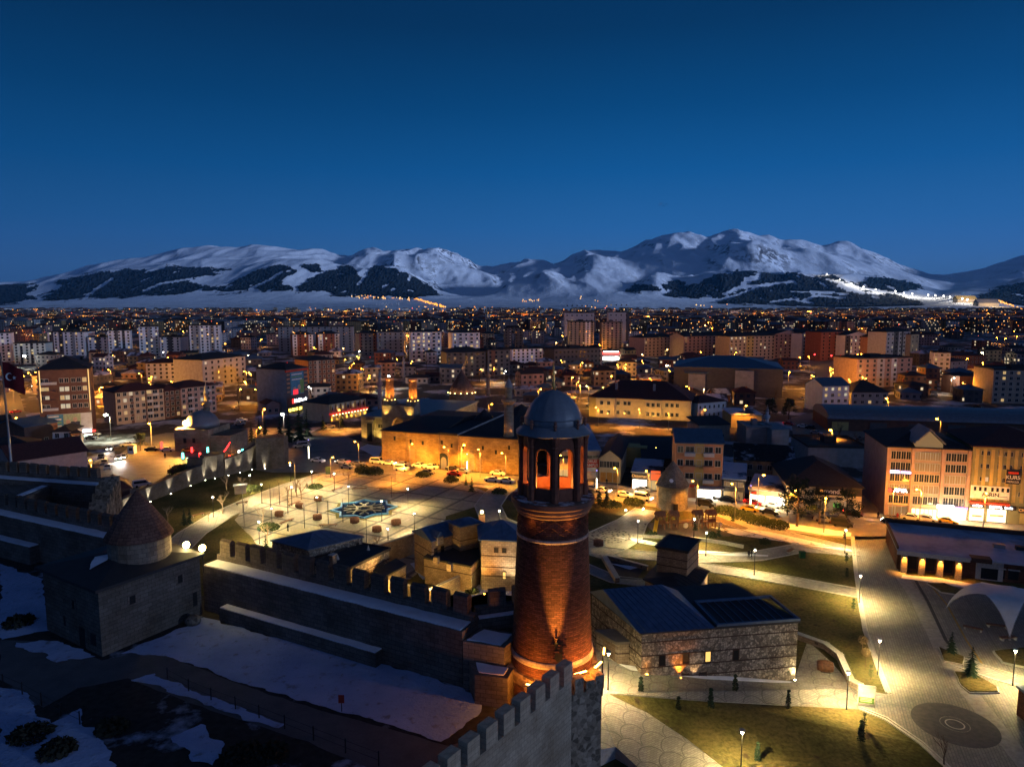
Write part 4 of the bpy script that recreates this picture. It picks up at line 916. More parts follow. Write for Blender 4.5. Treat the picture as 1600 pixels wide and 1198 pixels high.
an, alr, all_, ask = corner_house('stone_annex', 'low stone annex with grey lean-to roof and brown gate by the clock tower', (965,1005), (932,988), (1003,1003), 5.4, 0, M_ASHL, 'flat', .8, plain('grey_sheet_roof', (.19,.17,.15), .5, .2, 1), (4.0,), .25)
MB().box(.4, 2.6, -.02, .06, 2.7, 5.0).build('gate', M_BRWN, an, (0,0,0), math.atan2(all_, ask))
UPL = []
def uplight(p, label, col, watt, ang=95, to=None, group='small uplights along the stone walls', r=.16):
    t = thing('wall_uplight', label, 'uplight', p, 0, group)
    MB().lathe([(r*1.3,0),(r*1.3,.12),(r,.14)], 10).build('housing', M_BLACK, t); MB().lathe([(r*.9,.142),(r*.8,.2)], 10).build('glowing_lens', emit('lens_%d_%d' % (int(col[1]*100), int(col[2]*100)), col, 30, False), t)
    spot('uplight_lamp', p+Vector((0,0,.25)), to or p+Vector((0,.25,4)), watt*5, col, ang, .9, .08)
a_ = Vector(h1.location); ux1 = Vector((math.cos(h1.rotation_euler.z), math.sin(h1.rotation_euler.z), 0)); nx1 = Vector((ux1.y, -ux1.x, 0))
for fx, zz, col, w_, lb_ in ((.03,2.6,(1,.35,.04),40,'leftmost'),(.24,1.7,(1,.30,.03),420,'strong orange'),(.335,1.4,(1,.62,.28),160,'small pale one between the two doors'),(.455,1.0,(1,.32,.04),70,'faint orange one right of the doors'),(.56,.6,(1,.66,.32),420,'white'),(.69,.35,(1,.72,.05),420,'yellow'),(.79,.2,(1,.64,.30),420,'pale pink'),(.985,.1,(1,.80,.42),300,'corner one beside the green bin')):
    uplight(a_ + ux1*(lr*fx) + nx1*.45 + Vector((0,0,zz+.02)), lb_ + ' uplight at the foot of the long stone house', col, w_, 80, a_ + ux1*(lr*fx) + nx1*.12 + Vector((0,0,zz+3)))
h2, l2, d2, s2 = corner_house('stone_house', 'small square stone tower house with flat dark roof behind the long house', (1074,864), (1027,856), (1092,846), 8, 0, M_BRWN, 'flat', 1, M_ROOFD, (5.2, 6.6), .25, para=.2)
h2b, *_ = corner_house('stone_house', 'low stone house with dark roof at the foot of the square tower house', (1075,938), (1008,905), (1106,893), 3.4, 0, M_ASHL, 'hip', .7, M_ROOFD, (), .3)
h2c, *_ = corner_house('stone_house', 'lowest dark roofed stone wing behind the long blue roof', (1090,956), (1040,926), (1126,938), 2.9, 0, M_BRWN, 'hip', .5, M_ROOFD, (), .2)
uplight(P(1113,927,.1), 'uplight at the right corner of the low house by the tower house', (1,.6,.2), 500)
h3, l3, d3, s3 = corner_house('stone_house', 'stone house with blue hipped roof at the near edge of the plaza', (482,859), (425,845), (566,839), 6, 0, M_HOUSE, 'hip', 1.5, M_ROOFB, (2.2, 4.4), .3)
wpane(h3, 1.2, 2.2, .9, 1.6, M_DARK); wpane(h3, 4.2, 2.8, .5, 1.0, M_DARK); wpane(h3, l3-1.0, 4.6, .4, .5, M_DARK)
h3b, l3b, d3b, s3b = corner_house('stone_house', 'flat roofed stone block right below the hipped plaza house', (539,893), (488,882), (608,860), 4.4, 0, M_HOUSE, 'flat', 1, M_ROOFD, (2.9,), .15, para=.25)
q = MB().box(-.5,.5,-.4,.4,0,1.5,0).box(-.6,.6,-.5,.5,1.5,1.65,1); q.build('chimney', [M_BRWN, M_KERB], h3b, (1.4, 4.0, 4.7))
for x, y in ((3.2, 4.6), (9.5, 3.0)): MB().lathe([(.32,0),(.02,1.0)], 8).build('vent_cone', M_KERB, h3b, (x, y, 4.7))
uplight(P(592,914,.1), 'strong orange uplight under the flat roofed block', (1,.55,.16), 1100)
h3c, *_ = corner_house('stone_house', 'lowest flat roofed stone hut between the plaza house and courtyard', (600,903), (585,893), (634,884), 3.0, 0, M_ASHL, 'flat', 1, M_ROOFD, (1.5,), .15)
h4, l4, d4, s4 = corner_house('stone_house', 'gabled stone house with dormer in the middle of the stone cluster', (674,846), (647,830), (716,832), 7.5, 0, M_BRWN, 'gable', 1.4, M_ROOFB, (4, 5.5), .3)
dm_ = MB().box(-.75,.75,0,2.2,0,1.5,0); dm_.add([(-.85,-.1,1.5),(.85,-.1,1.5),(0,-.1,2.4),(-.85,2.2,1.5),(.85,2.2,1.5),(0,2.2,2.4)], [(0,1,2),(0,2,5,3),(1,4,5,2),(3,5,4)], 1); dm_.build('dormer', [M_ASHL, M_ROOFB], h4, (1.8, -.4, 6.6))
for x in (1.0, 2.6): wpane(h4, x, 4.6, .7, 1.4, M_DARK, 0, 0)
wpane(h4, .3, 3.0, .3, .4, M_WLIT)
h4c, *_ = corner_house('stone_house', 'long low stone wing with two chimneys under the gabled house', (736,886), (663,872), (760,862), 4.6, 0, M_BRWN, 'flat', 1, M_ROOFD, (3.2,), .15)
for x, y in ((-3.2, 2.6), (-1.0, 6)): MB().box(-.45,.45,-.4,.4,0,1.3).build('chimney', M_BRWN, h4c, (x, y, 4.9))
h4b, *_ = corner_house('stone_house', 'tall reddish stone house with slanted blue roof at the back of the cluster', (719,824), (701,816), (754,817), 9.5, 0, M_BRWN, 'hip', .9, M_ROOFB, (5, 7), .2)
h5, l5, d5, s5 = corner_house('stone_house', 'tall pale stone house half hidden behind the clock tower shaft', (752,843), (748,822), (822,846), 9, 0, M_ASHL, 'hip', 2.4, M_ROOFB, (2.6, 4.2, 6.2), .45)
for x in (2.6, 4.0): wpane(h5, x, 6.9, .6, .7, M_DARK)
wpane(h5, 4.0, 2.2, .5, 1.2, M_WLIT)
for x, y, lb_, c_, w_ in ((741,926,'green yellow uplight by the courtyard wall end',(1,.85,.25),160),(757,929,'orange uplight at the corner of the tall pale stone house',(1,.36,.04),420),(783,931,'small pink uplight on the tall pale stone house',(1,.55,.28),160),(801,931,'bright white uplight beside the clock tower shaft',(1,.8,.45),500)): uplight(P(x,y,.1), lb_, c_, w_*2)
uplight(P(622,872,.1), 'yellow uplight in the courtyard corner behind the stone huts', (1,.78,.15), 700)
uplight(P(599,921,.1), 'white floor light in front of the flat roofed block', (1,.9,.7), 200)
# courtyard walls with snow
def low_wall(label, pts, z, th=.5, mat=None):
    v = [P(x, y, z) for x, y in pts]; t = thing('stone_wall', label, 'wall', (v[0].x, v[0].y, 0)); q = MB()
    for i, (p, r) in enumerate(zip(v, v[1:])): d = r-p; q.obox((((p+r)/2).x-v[0].x, ((p+r)/2).y-v[0].y), d.length/2+th*.5, th/2+.002*i, 0, z+.004*i, math.atan2(d.y, d.x))
    q.build('wall', mat or M_ASHL, t); q = MB()
    for i, (p, r) in enumerate(zip(v, v[1:])): d = r-p; q.obox((((p+r)/2).x-v[0].x, ((p+r)/2).y-v[0].y), d.length/2+th*.6, th*.62, z+.02+.004*i, z+.14+.004*i, math.atan2(d.y, d.x))
    q.build('coping', M_KERB, t)
low_wall('courtyard wall with pale coping around the snowy yard of the stone houses', [(600,906),(670,922),(729,894),(700,884)], 2.6)
low_wall('dark garden wall joining the stone houses at the plaza edge', [(588,852),(622,842),(650,832)], 4.0, .6, M_BRWN)
sheet('snow_patch', rag(pp((640,880),(662,876),(690,890),(712,900),(690,908),(660,905)), .25, .8), .03, M_SNOW, 'stuff')
sheet('snow_patch', rag(pp((705,925),(735,912),(770,915),(830,925),(830,935),(760,925),(730,935)), .25, .8), .033, M_SNOW, 'stuff')
low_wall('low retaining wall slanting beside the sunken yard', [(944,868),(964,902)], .9, .8, M_ASHL)
low_wall('low kerb wall with lit top along the sunken triangular yard', [(947,867),(1010,884)], .7, .5, M_BRWN)
sheet('yard_floor', pp((948,870),(1008,886),(995,905),(966,903)), .03, plain('sunken_floor', (.06,.04,.035)))
sheet('snow_patch', rag(pp((953,880),(1000,886),(985,890)), .1, .6), .05, M_SNOW, 'stuff')
low_wall('curved stone planter wall right of the long stone house', [(1248,990),(1290,1005),(1312,1022),(1330,1062),(1342,1068)], .8, .7)
# hall with pillars on the right
RBn, RBr = P(1403, 893), P(1700, 929)
u_ = (RBr-RBn).normalized(); ra_ = math.atan2(u_.y, u_.x); Lr = (RBr-RBn).length
hb = thing('brick_hall', 'low brick hall with wide snowy blue roof and four orange lit pillars', 'building', RBn, ra_)
M_RBR = stone('red_brick', (.15,.07,.045), .5, .2)
MB().box(0, Lr, 1.6, 18, 0, 3.9).build('wall', M_RBR, hb)
M_ROOFS = snowmix('blue_snow_roof', (.10,.14,.20), (.30,.36,.46), .12, .42, .12)
MB().box(-.3, Lr, -.3, 18.3, 3.903, 4.25).build('roof', M_ROOFS, hb)
MB().box(-.35, Lr, 17.7, 18.35, 4.253, 5.1).build('parapet', M_TIMB, hb); MB().box(-.36, -.05, .3, 17.69, 4.253, 4.8).build('parapet', M_TIMB, hb)
MB().box(-.4, 11.2, -.55, -.3, 3.5, 4.2).build('fascia', M_KERB, hb); MB().box(0, 11, -.2, 1.59, 3.4, 3.9).build('porch_ceiling', M_TIMB, hb)
for i, x in enumerate((.4, 3.3, 6.2, 9.1)):
    MB().box(x, x+1.0, -.25, .6, 0, 3.38).build('pillar', M_ASHL, hb)
    wp_ = RBn + u_*(x+.5); nv = Vector((u_.y, -u_.x, 0))
    t = thing('wall_lamp', ['leftmost','second','third','rightmost'][i] + ' orange lamp at the top of a brick hall pillar', 'lamp', wp_ + nv*.36 + Vector((0,0,3.05)), ra_, 'pillar lamps of the brick hall')
    MB().box(-.22,.22,-.12,.08,0,.12).build('housing', M_BLACK, t); MB().box(-.18,.18,-.1,.06,-.06,-.002).build('glowing_strip', emit('amber_strip', (1,.45,.08), 30, False), t)
    spot('pillar_light', wp_ + nv*.55 + Vector((0,0,3.0)), wp_ + nv*.3, 1500, (1,.38,.04), 110, .9)
for x in (1.5, 4.4, 7.3): wpane(hb, x+.85, .4, 1.7, 2.4, M_DARK, 1.6, 0, False)
for x, w_ in ((12.6,2.6),(20.5,2.8)):
    MB().box(x, x+w_+1.6, 1.35, 1.6, 0, 3.6).build('portal', M_KERB, hb); MB().box(x+.8, x+w_+.8, 1.3, 1.36, .2, 2.2).build('door', M_DARK, hb)
for x in (16.3, 18.4): wpane(hb, x, .6, 1.5, 1.6, M_DARK, 1.6); 
for x in (16.3, 18.4): MB().box(x-.9, x+.9, 1.2, 1.6, 2.3, 2.45).build('sill', M_KERB, hb)
MB().box(11.4, 14.6, -.35, 1.6, 3.55, 4.35).build('fascia', M_TIMB, hb)
for x, y, lb_ in ((17.5,8,'grey'),(21,8,'dark'),(24,8,'pale')): MB().box(-.9,.9,-.5,.5,0,.7).build('roof_unit', M_STEEL if lb_ != 'dark' else M_BLACK, hb, (x, y, 4.26))
# membrane canopy
cc_ = P(1562, 968); ca = .35; t = thing('membrane_canopy', 'white stretched membrane canopy on four legs over benches', 'canopy', cc_, ca)
q = MB(); n = 20; S_ = 5.2
M_MEMB = plain('white_membrane', (.55,.55,.55), .6, .08, 1)
def mem(u, v):
    k = 1 - .30*(abs(u)**2*(1-abs(v))**1.2) ; k2 = 1 - .30*(abs(v)**2*(1-abs(u))**1.2)
    return (S_*u*k, S_*v*k2, .5 + 4.2*max(0, 1-(abs(u)**1.8*abs(v)**1.8))**.75)
for dz in (0, -.06):
    o0 = len(q.v); q.v += [(x, y, z+dz) for x, y, z in (mem(-1+2*i/n, -1+2*j/n) for i in range(n+1) for j in range(n+1))]
    for i in range(n):
        for j in range(n):
            f = (o0+i*(n+1)+j, o0+(i+1)*(n+1)+j, o0+(i+1)*(n+1)+j+1, o0+i*(n+1)+j+1); q.f.append(f if dz == 0 else f[::-1]); q.m.append(0)
q.build('membrane', M_MEMB, t, smooth=True)
for sx_ in (-1, 1):
    for sy_ in (-1, 1): MB().tube([(S_*sx_, S_*sy_, 0), (S_*sx_, S_*sy_, .6)], .18, 8).build('foot', M_STEEL, t)
for k in range(4):
    pts = [mem(*( (-1, -1+2*j/10), (1, -1+2*j/10), (-1+2*j/10, -1), (-1+2*j/10, 1) )[k]) for j in range(11)]; MB().tube([(x, y, z-.08) for x, y, z in pts], .07, 6).build('edge_arch', M_STEEL, t)
# notice board
p = P(1353, 1104); t = thing('notice_board', 'white framed green notice board beside the promenade', 'notice board', p, -.25)
MB().box(-1.0,-.9,-.08,.08,0,2.8).build('post', M_KERB, t); MB().box(.9,1.0,-.08,.08,0,2.8).build('post', M_KERB, t); MB().box(-.9,.9,-.1,.1,2.55,2.85).build('top_rail', M_KERB, t); MB().box(-.9,.9,-.1,.1,.25,.5).build('bottom_rail', M_KERB, t)
MB().box(-.895,.895,-.05,.05,.502,2.548).build('panel', plain('board_white', (.45,.44,.36)), t); MB().box(-.86,.86,-.06,-.052,.52,1.3).build('green_print', plain('board_green', (.08,.16,.03)), t)
for z_ in (.75, .95, 1.12): MB().box(-.7,.6,-.066,-.061,z_,z_+.06).build('print_line', M_KERB, t)
spot('board_lamp', (p.x, p.y-1.2, .3), (p.x, p.y, 1.4), 500, LAMPC, 80, .8)
# bins
for x, y, lb_ in ((1224,1060,'green waste bin against the end of the long stone house'),(1253,871,'small green bin on the upper lawn')):
    t = thing('waste_bin', lb_, 'bin', P(x, y)); g_ = plain('green_plastic', (.015,.07,.02), .5)
    MB().prism([(-.5,-.4),(.5,-.4),(.5,.4),(-.5,.4)], 0, 1.2).build('body', g_, t); MB().box(-.56,.56,-.47,.45,1.202,1.32).build('lid', g_, t)
    for s in (-.35,.35): MB().tube([(s-.06,.42,.12),(s+.06,.42,.12)], .12, 8).build('wheel', M_BLACK, t)
# brick gate pillar lower right
t = thing('brick_pillar', 'brick pillar with dark cap at the lower right edge', 'pillar', P(1620, 1125)); MB().box(-1.6,1.6,-1.2,1.2,0,3.4).build('shaft', M_RBR, t); MB().box(-1.8,1.8,-1.4,1.4,3.402,3.7).build('cap', M_ROOFB, t)
# lower castle wall with uplights
def plain_wall(label, pts, heights, th=1.6, mat=None, cap=True):
    v = [P(x, y, 0) for x, y in pts]; t = thing('castle_wall', label, 'castle wall', (v[0].x, v[0].y, 0)); q = MB(); c2 = MB()
    for i, (p, r) in enumerate(zip(v, v[1:])):
        d = r-p; n_ = Vector((-d.y, d.x, 0)).normalized()*th; a, b = p-v[0], r-v[0]
        q.prism([(a.x,a.y),(b.x,b.y),(b.x+n_.x,b.y+n_.y),(a.x+n_.x,a.y+n_.y)], 0, [heights[i],heights[i+1],heights[i+1],heights[i]])
    q.build('wall', mat or M_CAST, t); return t, v
wl_, wv = plain_wall('grey outer castle wall with pale uplights running below the road junction', [(150,822),(240,781),(318,751)], [3.2,3.8,4.6], 1.4)
plain_wall('round grey wall turret in the middle of the uplit castle wall', [(318,751),(322,749),(340,746),(352,742),(351,738)], [6.3,6.4,6.5,6.5,6.4], 4.5)
plain_wall('grey uplit castle wall right of the turret, rising to the ruined bastion', [(352,743),(380,737),(404,730)], [4.8,5.6,7.2], 1.4)
plain_wall('tall grey ruined bastion at the right end of the uplit castle wall', [(404,731),(425,733),(445,731),(446,720)], [7.6,8.8,9.4,8.6], 8)
for i, (x, y) in enumerate([(199,800),(235,784),(267,769),(298,759),(321,752.5),(336,748),(357,743.5),(375,739.8),(394,734.5),(414,733.5)]):
    wl2 = [(150,822),(240,781),(318,751),(322,749),(340,746),(352,743),(380,737),(404,730.5),(425,733),(445,731)]; p = P(x, interp(wl2, x) + .6, .05); d = p.normalized(); p.z = .05; uplight(p - Vector((d.x, d.y, 0))*.5, ['first','second','third','fourth','fifth','sixth','seventh','eighth','ninth','last'][i] + ' pale uplight from the left along the grey outer castle wall', (1,.93,.66), 900, 50, p+Vector((d.x*.55, d.y*.55, 6)), 'pale uplights along the outer castle wall')
# twin floodlights above the tomb
for x, y, lb_ in ((291,851,'left one of the two glaring floodlights behind the tomb roof'),(316,856,'right one of the two glaring floodlights behind the tomb roof')):
    p = P(x, y, 24.2); t = thing('flood_light', lb_, 'floodlight', (p.x, p.y, 21.5)); MB().tube([(0,0,0),(0,0,2.4)], .05, 6).build('pole', M_BLACK, t)
    MB().ball((0,0,2.7), .34, 10).build('glowing_lens', emit('flood_glow', (1,.74,.28), 90, False), t); point('flood_lamp', (p.x, p.y+.6, p.z+.3), 260, (1,.66,.2), .3)

for i, (x, y, lb_) in enumerate([(440,888,'first'),(492,905,'second'),(545,928,'third'),(612,938,'fourth'),(668,944,'fifth'),(705,950,'sixth')]):
    p = P(x, y, .1); uplight(p, lb_ + ' added warm ground lamp behind the castle merlons, counted from the tomb', (1,.6,.13), 300, 150, p + Vector((0,3,3))); point('back_wall_fill', p + Vector((0,0,3.5)), 1100, (1,.60,.14), .3)  # lamps added so the merlon gaps and house walls glow
# ---------------------------------------------------------------- roads and the buildings round the park
sheet('road', pp((425,738),(436,716),(500,706),(580,708),(600,726),(812,744),(900,754),(960,760),(1060,780),(1230,802),(1380,806),(1700,826),(1700,836),(1425,832),(1404,842),(1333,842),(1240,832),(1130,806),(1010,790),(930,778),(820,762),(700,750),(560,737)), .004, plain('road_surface', (.20,.18,.155), .7, .22, .5))
sheet('road', pp((120,775),(150,735),(215,690),(300,672),(440,668),(520,690),(580,706),(500,707),(436,718),(425,738),(330,722),(262,742),(215,768),(160,800)), .003, plain('junction_paving', (.15,.135,.12), .65, .3, .4))
sheet('square', pp((200,688),(260,676),(360,676),(440,690),(400,700),(300,702)), .02, M_PROM)
sheet('road', pp((-60,700),(-60,560),(12,592),(32,620),(45,665),(30,700)), .012, plain('side_street', (.16,.15,.13)))
sheet('road', pp((1236,652),(1290,640),(1285,600),(1262,565),(1290,553),(1322,553),(1330,590),(1322,640),(1345,665),(1395,690),(1390,716),(1300,715),(1240,690)), .012, plain('back_street', (.17,.15,.13)))
sheet('road', pp((1352,740),(1382,716),(1392,716),(1383,806),(1345,802)), .016, plain('alley', (.16,.14,.12)))
sheet('square', pp((440,705),(500,668),(565,690),(597,700),(597,722),(580,706),(500,704)), .016, M_PROM)
sheet('pavement', pp((896,750),(960,757),(1062,775),(1232,797),(1380,803),(1380,808),(1232,803),(1060,781),(960,762),(896,756)), .13, M_KERB)
sheet('snow_strip', rag(pp((1080,769),(1130,779),(1172,787),(1172,790),(1120,784),(1080,774)), .15, 1), .16, M_SNOWD, 'stuff')
sheet('snow_strip', rag(pp((1210,815),(1262,822),(1330,832),(1330,838),(1290,836),(1240,828),(1200,822)), .3, 1), .05, M_SNOW, 'stuff')
sheet('snow_patch', rag(pp((590,716),(560,700),(575,694),(598,698)), .5, 2), .04, M_SNOW, 'stuff')
P_WHITE = plain('white_plaster', (.50,.50,.52), .85, .15, .6); P_CREAM = plain('cream_plaster', (.50,.41,.27), .85, .15, .6); P_BEIGE = plain('beige_plaster', (.34,.27,.20), .85, .2, .6)
P_PINK = plain('pink_plaster', (.34,.23,.20), .85, .18, .6); P_ORAN = plain('orange_plaster', (.42,.20,.11), .85, .15, .6); P_BROWN = plain('brown_plaster', (.11,.055,.04), .85, .2, .6)
P_GREY = plain('grey_plaster', (.24,.235,.24), .85, .2, .6); P_DGREY = plain('dark_grey_cladding', (.065,.065,.075), .6, .2, .6); P_LGREY = plain('light_grey_plaster', (.40,.39,.40), .85, .15, .6)
P_YELL = plain('ochre_plaster', (.40,.30,.11), .85, .15, .6); P_BRICK = plain('brick_red_plaster', (.22,.075,.05), .85, .2, .6); P_OLIVE = plain('olive_plaster', (.22,.20,.10), .85, .15, .6)
T_RED = plain('red_tile_roof', (.065,.022,.02), .8, .3, 2); T_DARK = plain('dark_tile_roof', (.028,.024,.026), .8, .3, 2); T_BLUE = plain('blue_metal_roof', (.06,.10,.15), .5, .2, 1, .2)
T_SNOW = snowmix('snowy_roof', (.05,.045,.05), (.45,.46,.54), .16, .46, .05); T_GREY = plain('grey_metal_roof', (.15,.15,.17), .5, .2, 1, .2)
W_D = plain('dark_glass', (.018,.021,.026), .15, .3, 2, bumps=0); W_F = plain('window_frame', (.36,.35,.34), .6)
W_W = emit('room_warm', (1,.66,.26), .6, False); W_C = emit('room_cool', (1,.88,.60), .6, False); W_B = emit('room_dim', (1,.6,.25), .22, False)
WC = {}
def win_mesh(w_, h_, kind, fr=True):
    k = (round(w_, 2), round(h_, 2), kind, fr)
    if k not in WC:
        q = MB().box(-w_/2, w_/2, -.03, .06, 0, h_, 0)
        if fr:
            f = min(.12, w_*.09)
            q.box(-w_/2-f, -w_/2, -.07, .06, -f, h_+f, 1).box(w_/2, w_/2+f, -.07, .06, -f, h_+f, 1).box(-w_/2, w_/2, -.07, .06, h_, h_+f, 1).box(-w_/2, w_/2, -.09, .06, -f, 0, 1)
            q.box(-f/3, f/3, -.05, -.028, .0, h_, 1)
        WC[k] = q.mesh('window', [{'d': W_D, 'w': W_W, 'c': W_C, 'b': W_B}[kind], W_F])
    return WC[k]
def hip(mb, x0, x1, y0, y1, z, rh, over=.5, m=0, th=.22):
    a, b, c, d = x0-over, x1+over, y0-over, y1+over
    mb.box(a, b, c, d, z, z+th, m); w_, e = b-a, d-c; zz = z+th+rh
    if w_ >= e: A, B = (a+e/2, (c+d)/2), (b-e/2, (c+d)/2)
    else: A, B = ((a+b)/2, c+w_/2), ((a+b)/2, d-w_/2)
    v = [(a,c,z+th),(b,c,z+th),(b,d,z+th),(a,d,z+th),(*A,zz),(*B,zz)]
    mb.add(v, [(0,1,5,4),(1,2,5),(2,3,4,5),(3,0,4)] if w_ >= e else [(0,1,4),(1,2,5,4),(2,3,5),(3,0,4,5)], m); return mb
def gable(mb, x0, x1, y0, y1, z, rh, over=.4, m=0, wm=1, along='x'):
    if along == 'x':
        ym = (y0+y1)/2; v = [(x0-over,y0-over,z),(x1+over,y0-over,z),(x1+over,y1+over,z),(x0-over,y1+over,z),(x0-over,ym,z+rh),(x1+over,ym,z+rh)]
        mb.add(v+[(x,y,zz+.22) for x,y,zz in v], [(0,4,5,1),(3,2,5,4),(6,7,11,10),(8,9,10,11),(0,1,7,6),(2,3,9,8),(0,6,10,4),(4,10,9,3),(1,5,11,7),(5,2,8,11)], m)
        mb.add([(x0,y0,z),(x0,y1,z),(x0,ym,z+rh),(x1,y0,z),(x1,y1,z),(x1,ym,z+rh)], [(0,2,1),(3,4,5)], wm)
    else:
        xm = (x0+x1)/2; v = [(x0-over,y0-over,z),(x1+over,y0-over,z),(x1+over,y1+over,z),(x0-over,y1+over,z),(xm,y0-over,z+rh),(xm,y1+over,z+rh)]
        mb.add(v+[(x,y,zz+.22) for x,y,zz in v], [(0,3,5,4),(1,4,5,2),(6,10,11,9),(7,8,11,10),(0,4,10,6),(4,1,7,10),(3,9,11,5),(5,11,8,2),(0,6,9,3),(1,2,8,7)], m)
        mb.add([(x0,y0,z),(x1,y0,z),(xm,y0,z+rh),(x0,y1,z),(x1,y1,z),(xm,y1,z+rh)], [(0,1,2),(3,5,4)], wm)
    return mb
OCC = []; LMK = []
def block(label, A, B, dep, top, wall, roof='hip', roofm=None, rh=2., floors=4, cols=5, lit=.12, ww=1.3, wh=1.4, z1=1.0, name='apartment_block', cat='building', group=None, sides='', scols=3, panels=(), balc=(), hz=None, ground=True, fr=True, short=None, frz=True, kinds='wwcb'):
    a, b = P(*A), P(*B); d = b-a; W = d.length; ang = math.atan2(d.y, d.x); h = hz or ZT(a.y, top)
    t = thing(name, label, cat, a, ang, group)
    MB().box(0, W, 0, dep, 0, h).build('wall', wall, t)
    q = MB(); rm = roofm or T_DARK
    if roof == 'hip': hip(q, 0, W, 0, dep, h+.003, rh)
    elif roof == 'gable': gable(q, 0, W, 0, dep, h+.003, rh)
    elif roof == 'gabley': gable(q, 0, W, 0, dep, h+.003, rh, along='y')
    elif roof == 'shed': q.add([(-.3,-.3,h+.003),(W+.3,-.3,h+.003),(W+.3,dep+.3,h+rh),(-.3,dep+.3,h+rh),(-.3,-.3,h+.25),(W+.3,-.3,h+.25),(W+.3,dep+.3,h+rh+.25),(-.3,dep+.3,h+rh+.25)], [(0,3,2,1),(4,5,6,7),(0,1,5,4),(1,2,6,5),(2,3,7,6),(3,0,4,7)])
    else:
        q.box(-.15, W+.15, -.15, dep+.15, h+.003, h+.2)
        for x0, x1, y0, y1 in ((-.15,W+.15,-.15,.15),(-.15,W+.15,dep-.15,dep+.15),(-.15,.15,.152,dep-.152),(W-.15,W+.15,.152,dep-.152)): q.box(x0, x1, y0, y1, h+.202, h+.75)
        q.box(W*.4, W*.6, dep*.4, dep*.65, h+.2, h+2.2)
    q.build('roof', [rm, wall], t)
    for x0, x1, m_, *zz in panels:
        z0_, z1_ = zz if zz else (0, h-.02); MB().box(W*x0, W*x1, -.045, .1, z0_, z1_).build('facade_panel', m_, t)
    fh = (h - z1*.3)/max(floors, 1) if floors else 0
    n = 0
    for f in range(floors):
        for c in range(cols):
            if (f == 0 and not ground) or c in balc and f > 0 and False: continue
            k = R.choice(kinds) if R.random() < lit else 'd'
            put('window', win_mesh(ww*(1.5 if c in balc else 1), min(wh, fh*.62), k, fr), t, (W*(c+.5)/cols, -.05 if panels else 0, z1 + f*fh)); n += 1
            if c in balc and f > 0: MB().box(-ww, ww, -1.1, -.02, 0, .95).build('balcony', wall if (f+c) % 2 else P_LGREY, t, (W*(c+.5)/cols, 0, z1+f*fh-.85))
    for s in sides:
        for f in range(floors):
            for c in range(scols):
                if n > 96: break
                k = R.choice(kinds) if R.random() < lit else 'd'; y = dep*(c+.5)/scols
                o = put('window', win_mesh(ww, min(wh, fh*.62), k, fr), t, (W if s == 'R' else 0, y, z1+f*fh), math.pi/2 if s == 'R' else -math.pi/2); n += 1
    c_ = (a+b)/2 + Vector((-d.y, d.x, 0)).normalized()*dep/2
    OCC.append((c_.x, c_.y, max(W, dep)*.62)); q_ = PX(((a+b)/2 + Vector((0,0,h/2))))
    if short: LMK.append((q_[0], q_[1], short))
    return t, W, h, fh
def text(parent, s, size, loc, mat, rz=0, name='lettering', bold=.0, lean=0):
    cu = bpy.data.curves.new(name, 'FONT'); cu.body = s; cu.size = size; cu.align_x = 'CENTER'; cu.align_y = 'CENTER'; cu.extrude = .015; cu.offset = bold; cu.shear = lean
    tmp = bpy.data.objects.new('tmp', cu); C.objects.link(tmp)
    bpy.context.view_layer.update()
    me = bpy.data.meshes.new_from_object(tmp.evaluated_get(bpy.context.evaluated_depsgraph_get())); bpy.data.objects.remove(tmp)
    me.materials.clear(); me.materials.append(mat); me.name = name
    o = put(name, me, parent, loc); o.rotation_euler = (math.pi/2, 0, rz); return o
def shopfront(t, x0, x1, z0, z1, mat, y=-.06, n=3):
    w_ = (x1-x0)/n
    for i in range(n):
        q = MB().box(x0+i*w_+.06, x0+(i+1)*w_-.06, y, .02, z0, z1, 0); q.box(x0+i*w_-.06, x0+i*w_+.06, y-.05, .02, z0, z1+.1, 1)
        q.build('shop_window', [mat, W_F], t)
def sign(t, x0, x1, z0, z1, mat, txt=None, tm=None, size=None, y=-.3, rows=None, bold=.02, name='sign_panel'):
    p_ = MB().box(x0, x1, y, y+.22, z0, z1).build(name, mat, t)
    if txt:
        for i, s in enumerate(txt.split('\n')):
            n = len(txt.split('\n')); text(p_, s, size or (z1-z0)*.8/n, ((x0+x1)/2, y-.02, z1-(z1-z0)*(i+.5)/n), tm, bold=bold)
    return p_
E_WHITE = emit('shop_white', (1,.93,.80), 5.5, False); E_WARM = emit('shop_warm', (1,.70,.32), 3.2, False); E_SIGNW = emit('sign_white', (.86,.90,1), 4, False); E_BLUE = emit('sign_blue', (.35,.30,1), 3, False)
E_RED = emit('sign_red', (1,.04,.03), 3, False); E_ORS = emit('sign_orange', (1,.40,.08), .9, False); E_GRN = emit('sign_green', (.05,1,.35), 3, False); E_YEL = emit('sign_yellow', (1,.75,.12), 4, False)
S_RED = plain('red_sign', (.55,.045,.02), .6); S_WHT = plain('white_sign', (.62,.58,.52), .6); S_BLK = plain('black_sign', (.03,.022,.022), .5); S_BLU = plain('blue_poster', (.06,.20,.30), .6); S_SKIN = plain('poster_skin', (.42,.28,.21), .6); S_NAVY = plain('poster_suit', (.03,.035,.06), .6); S_GRN = plain('green_poster', (.16,.28,.08), .6)
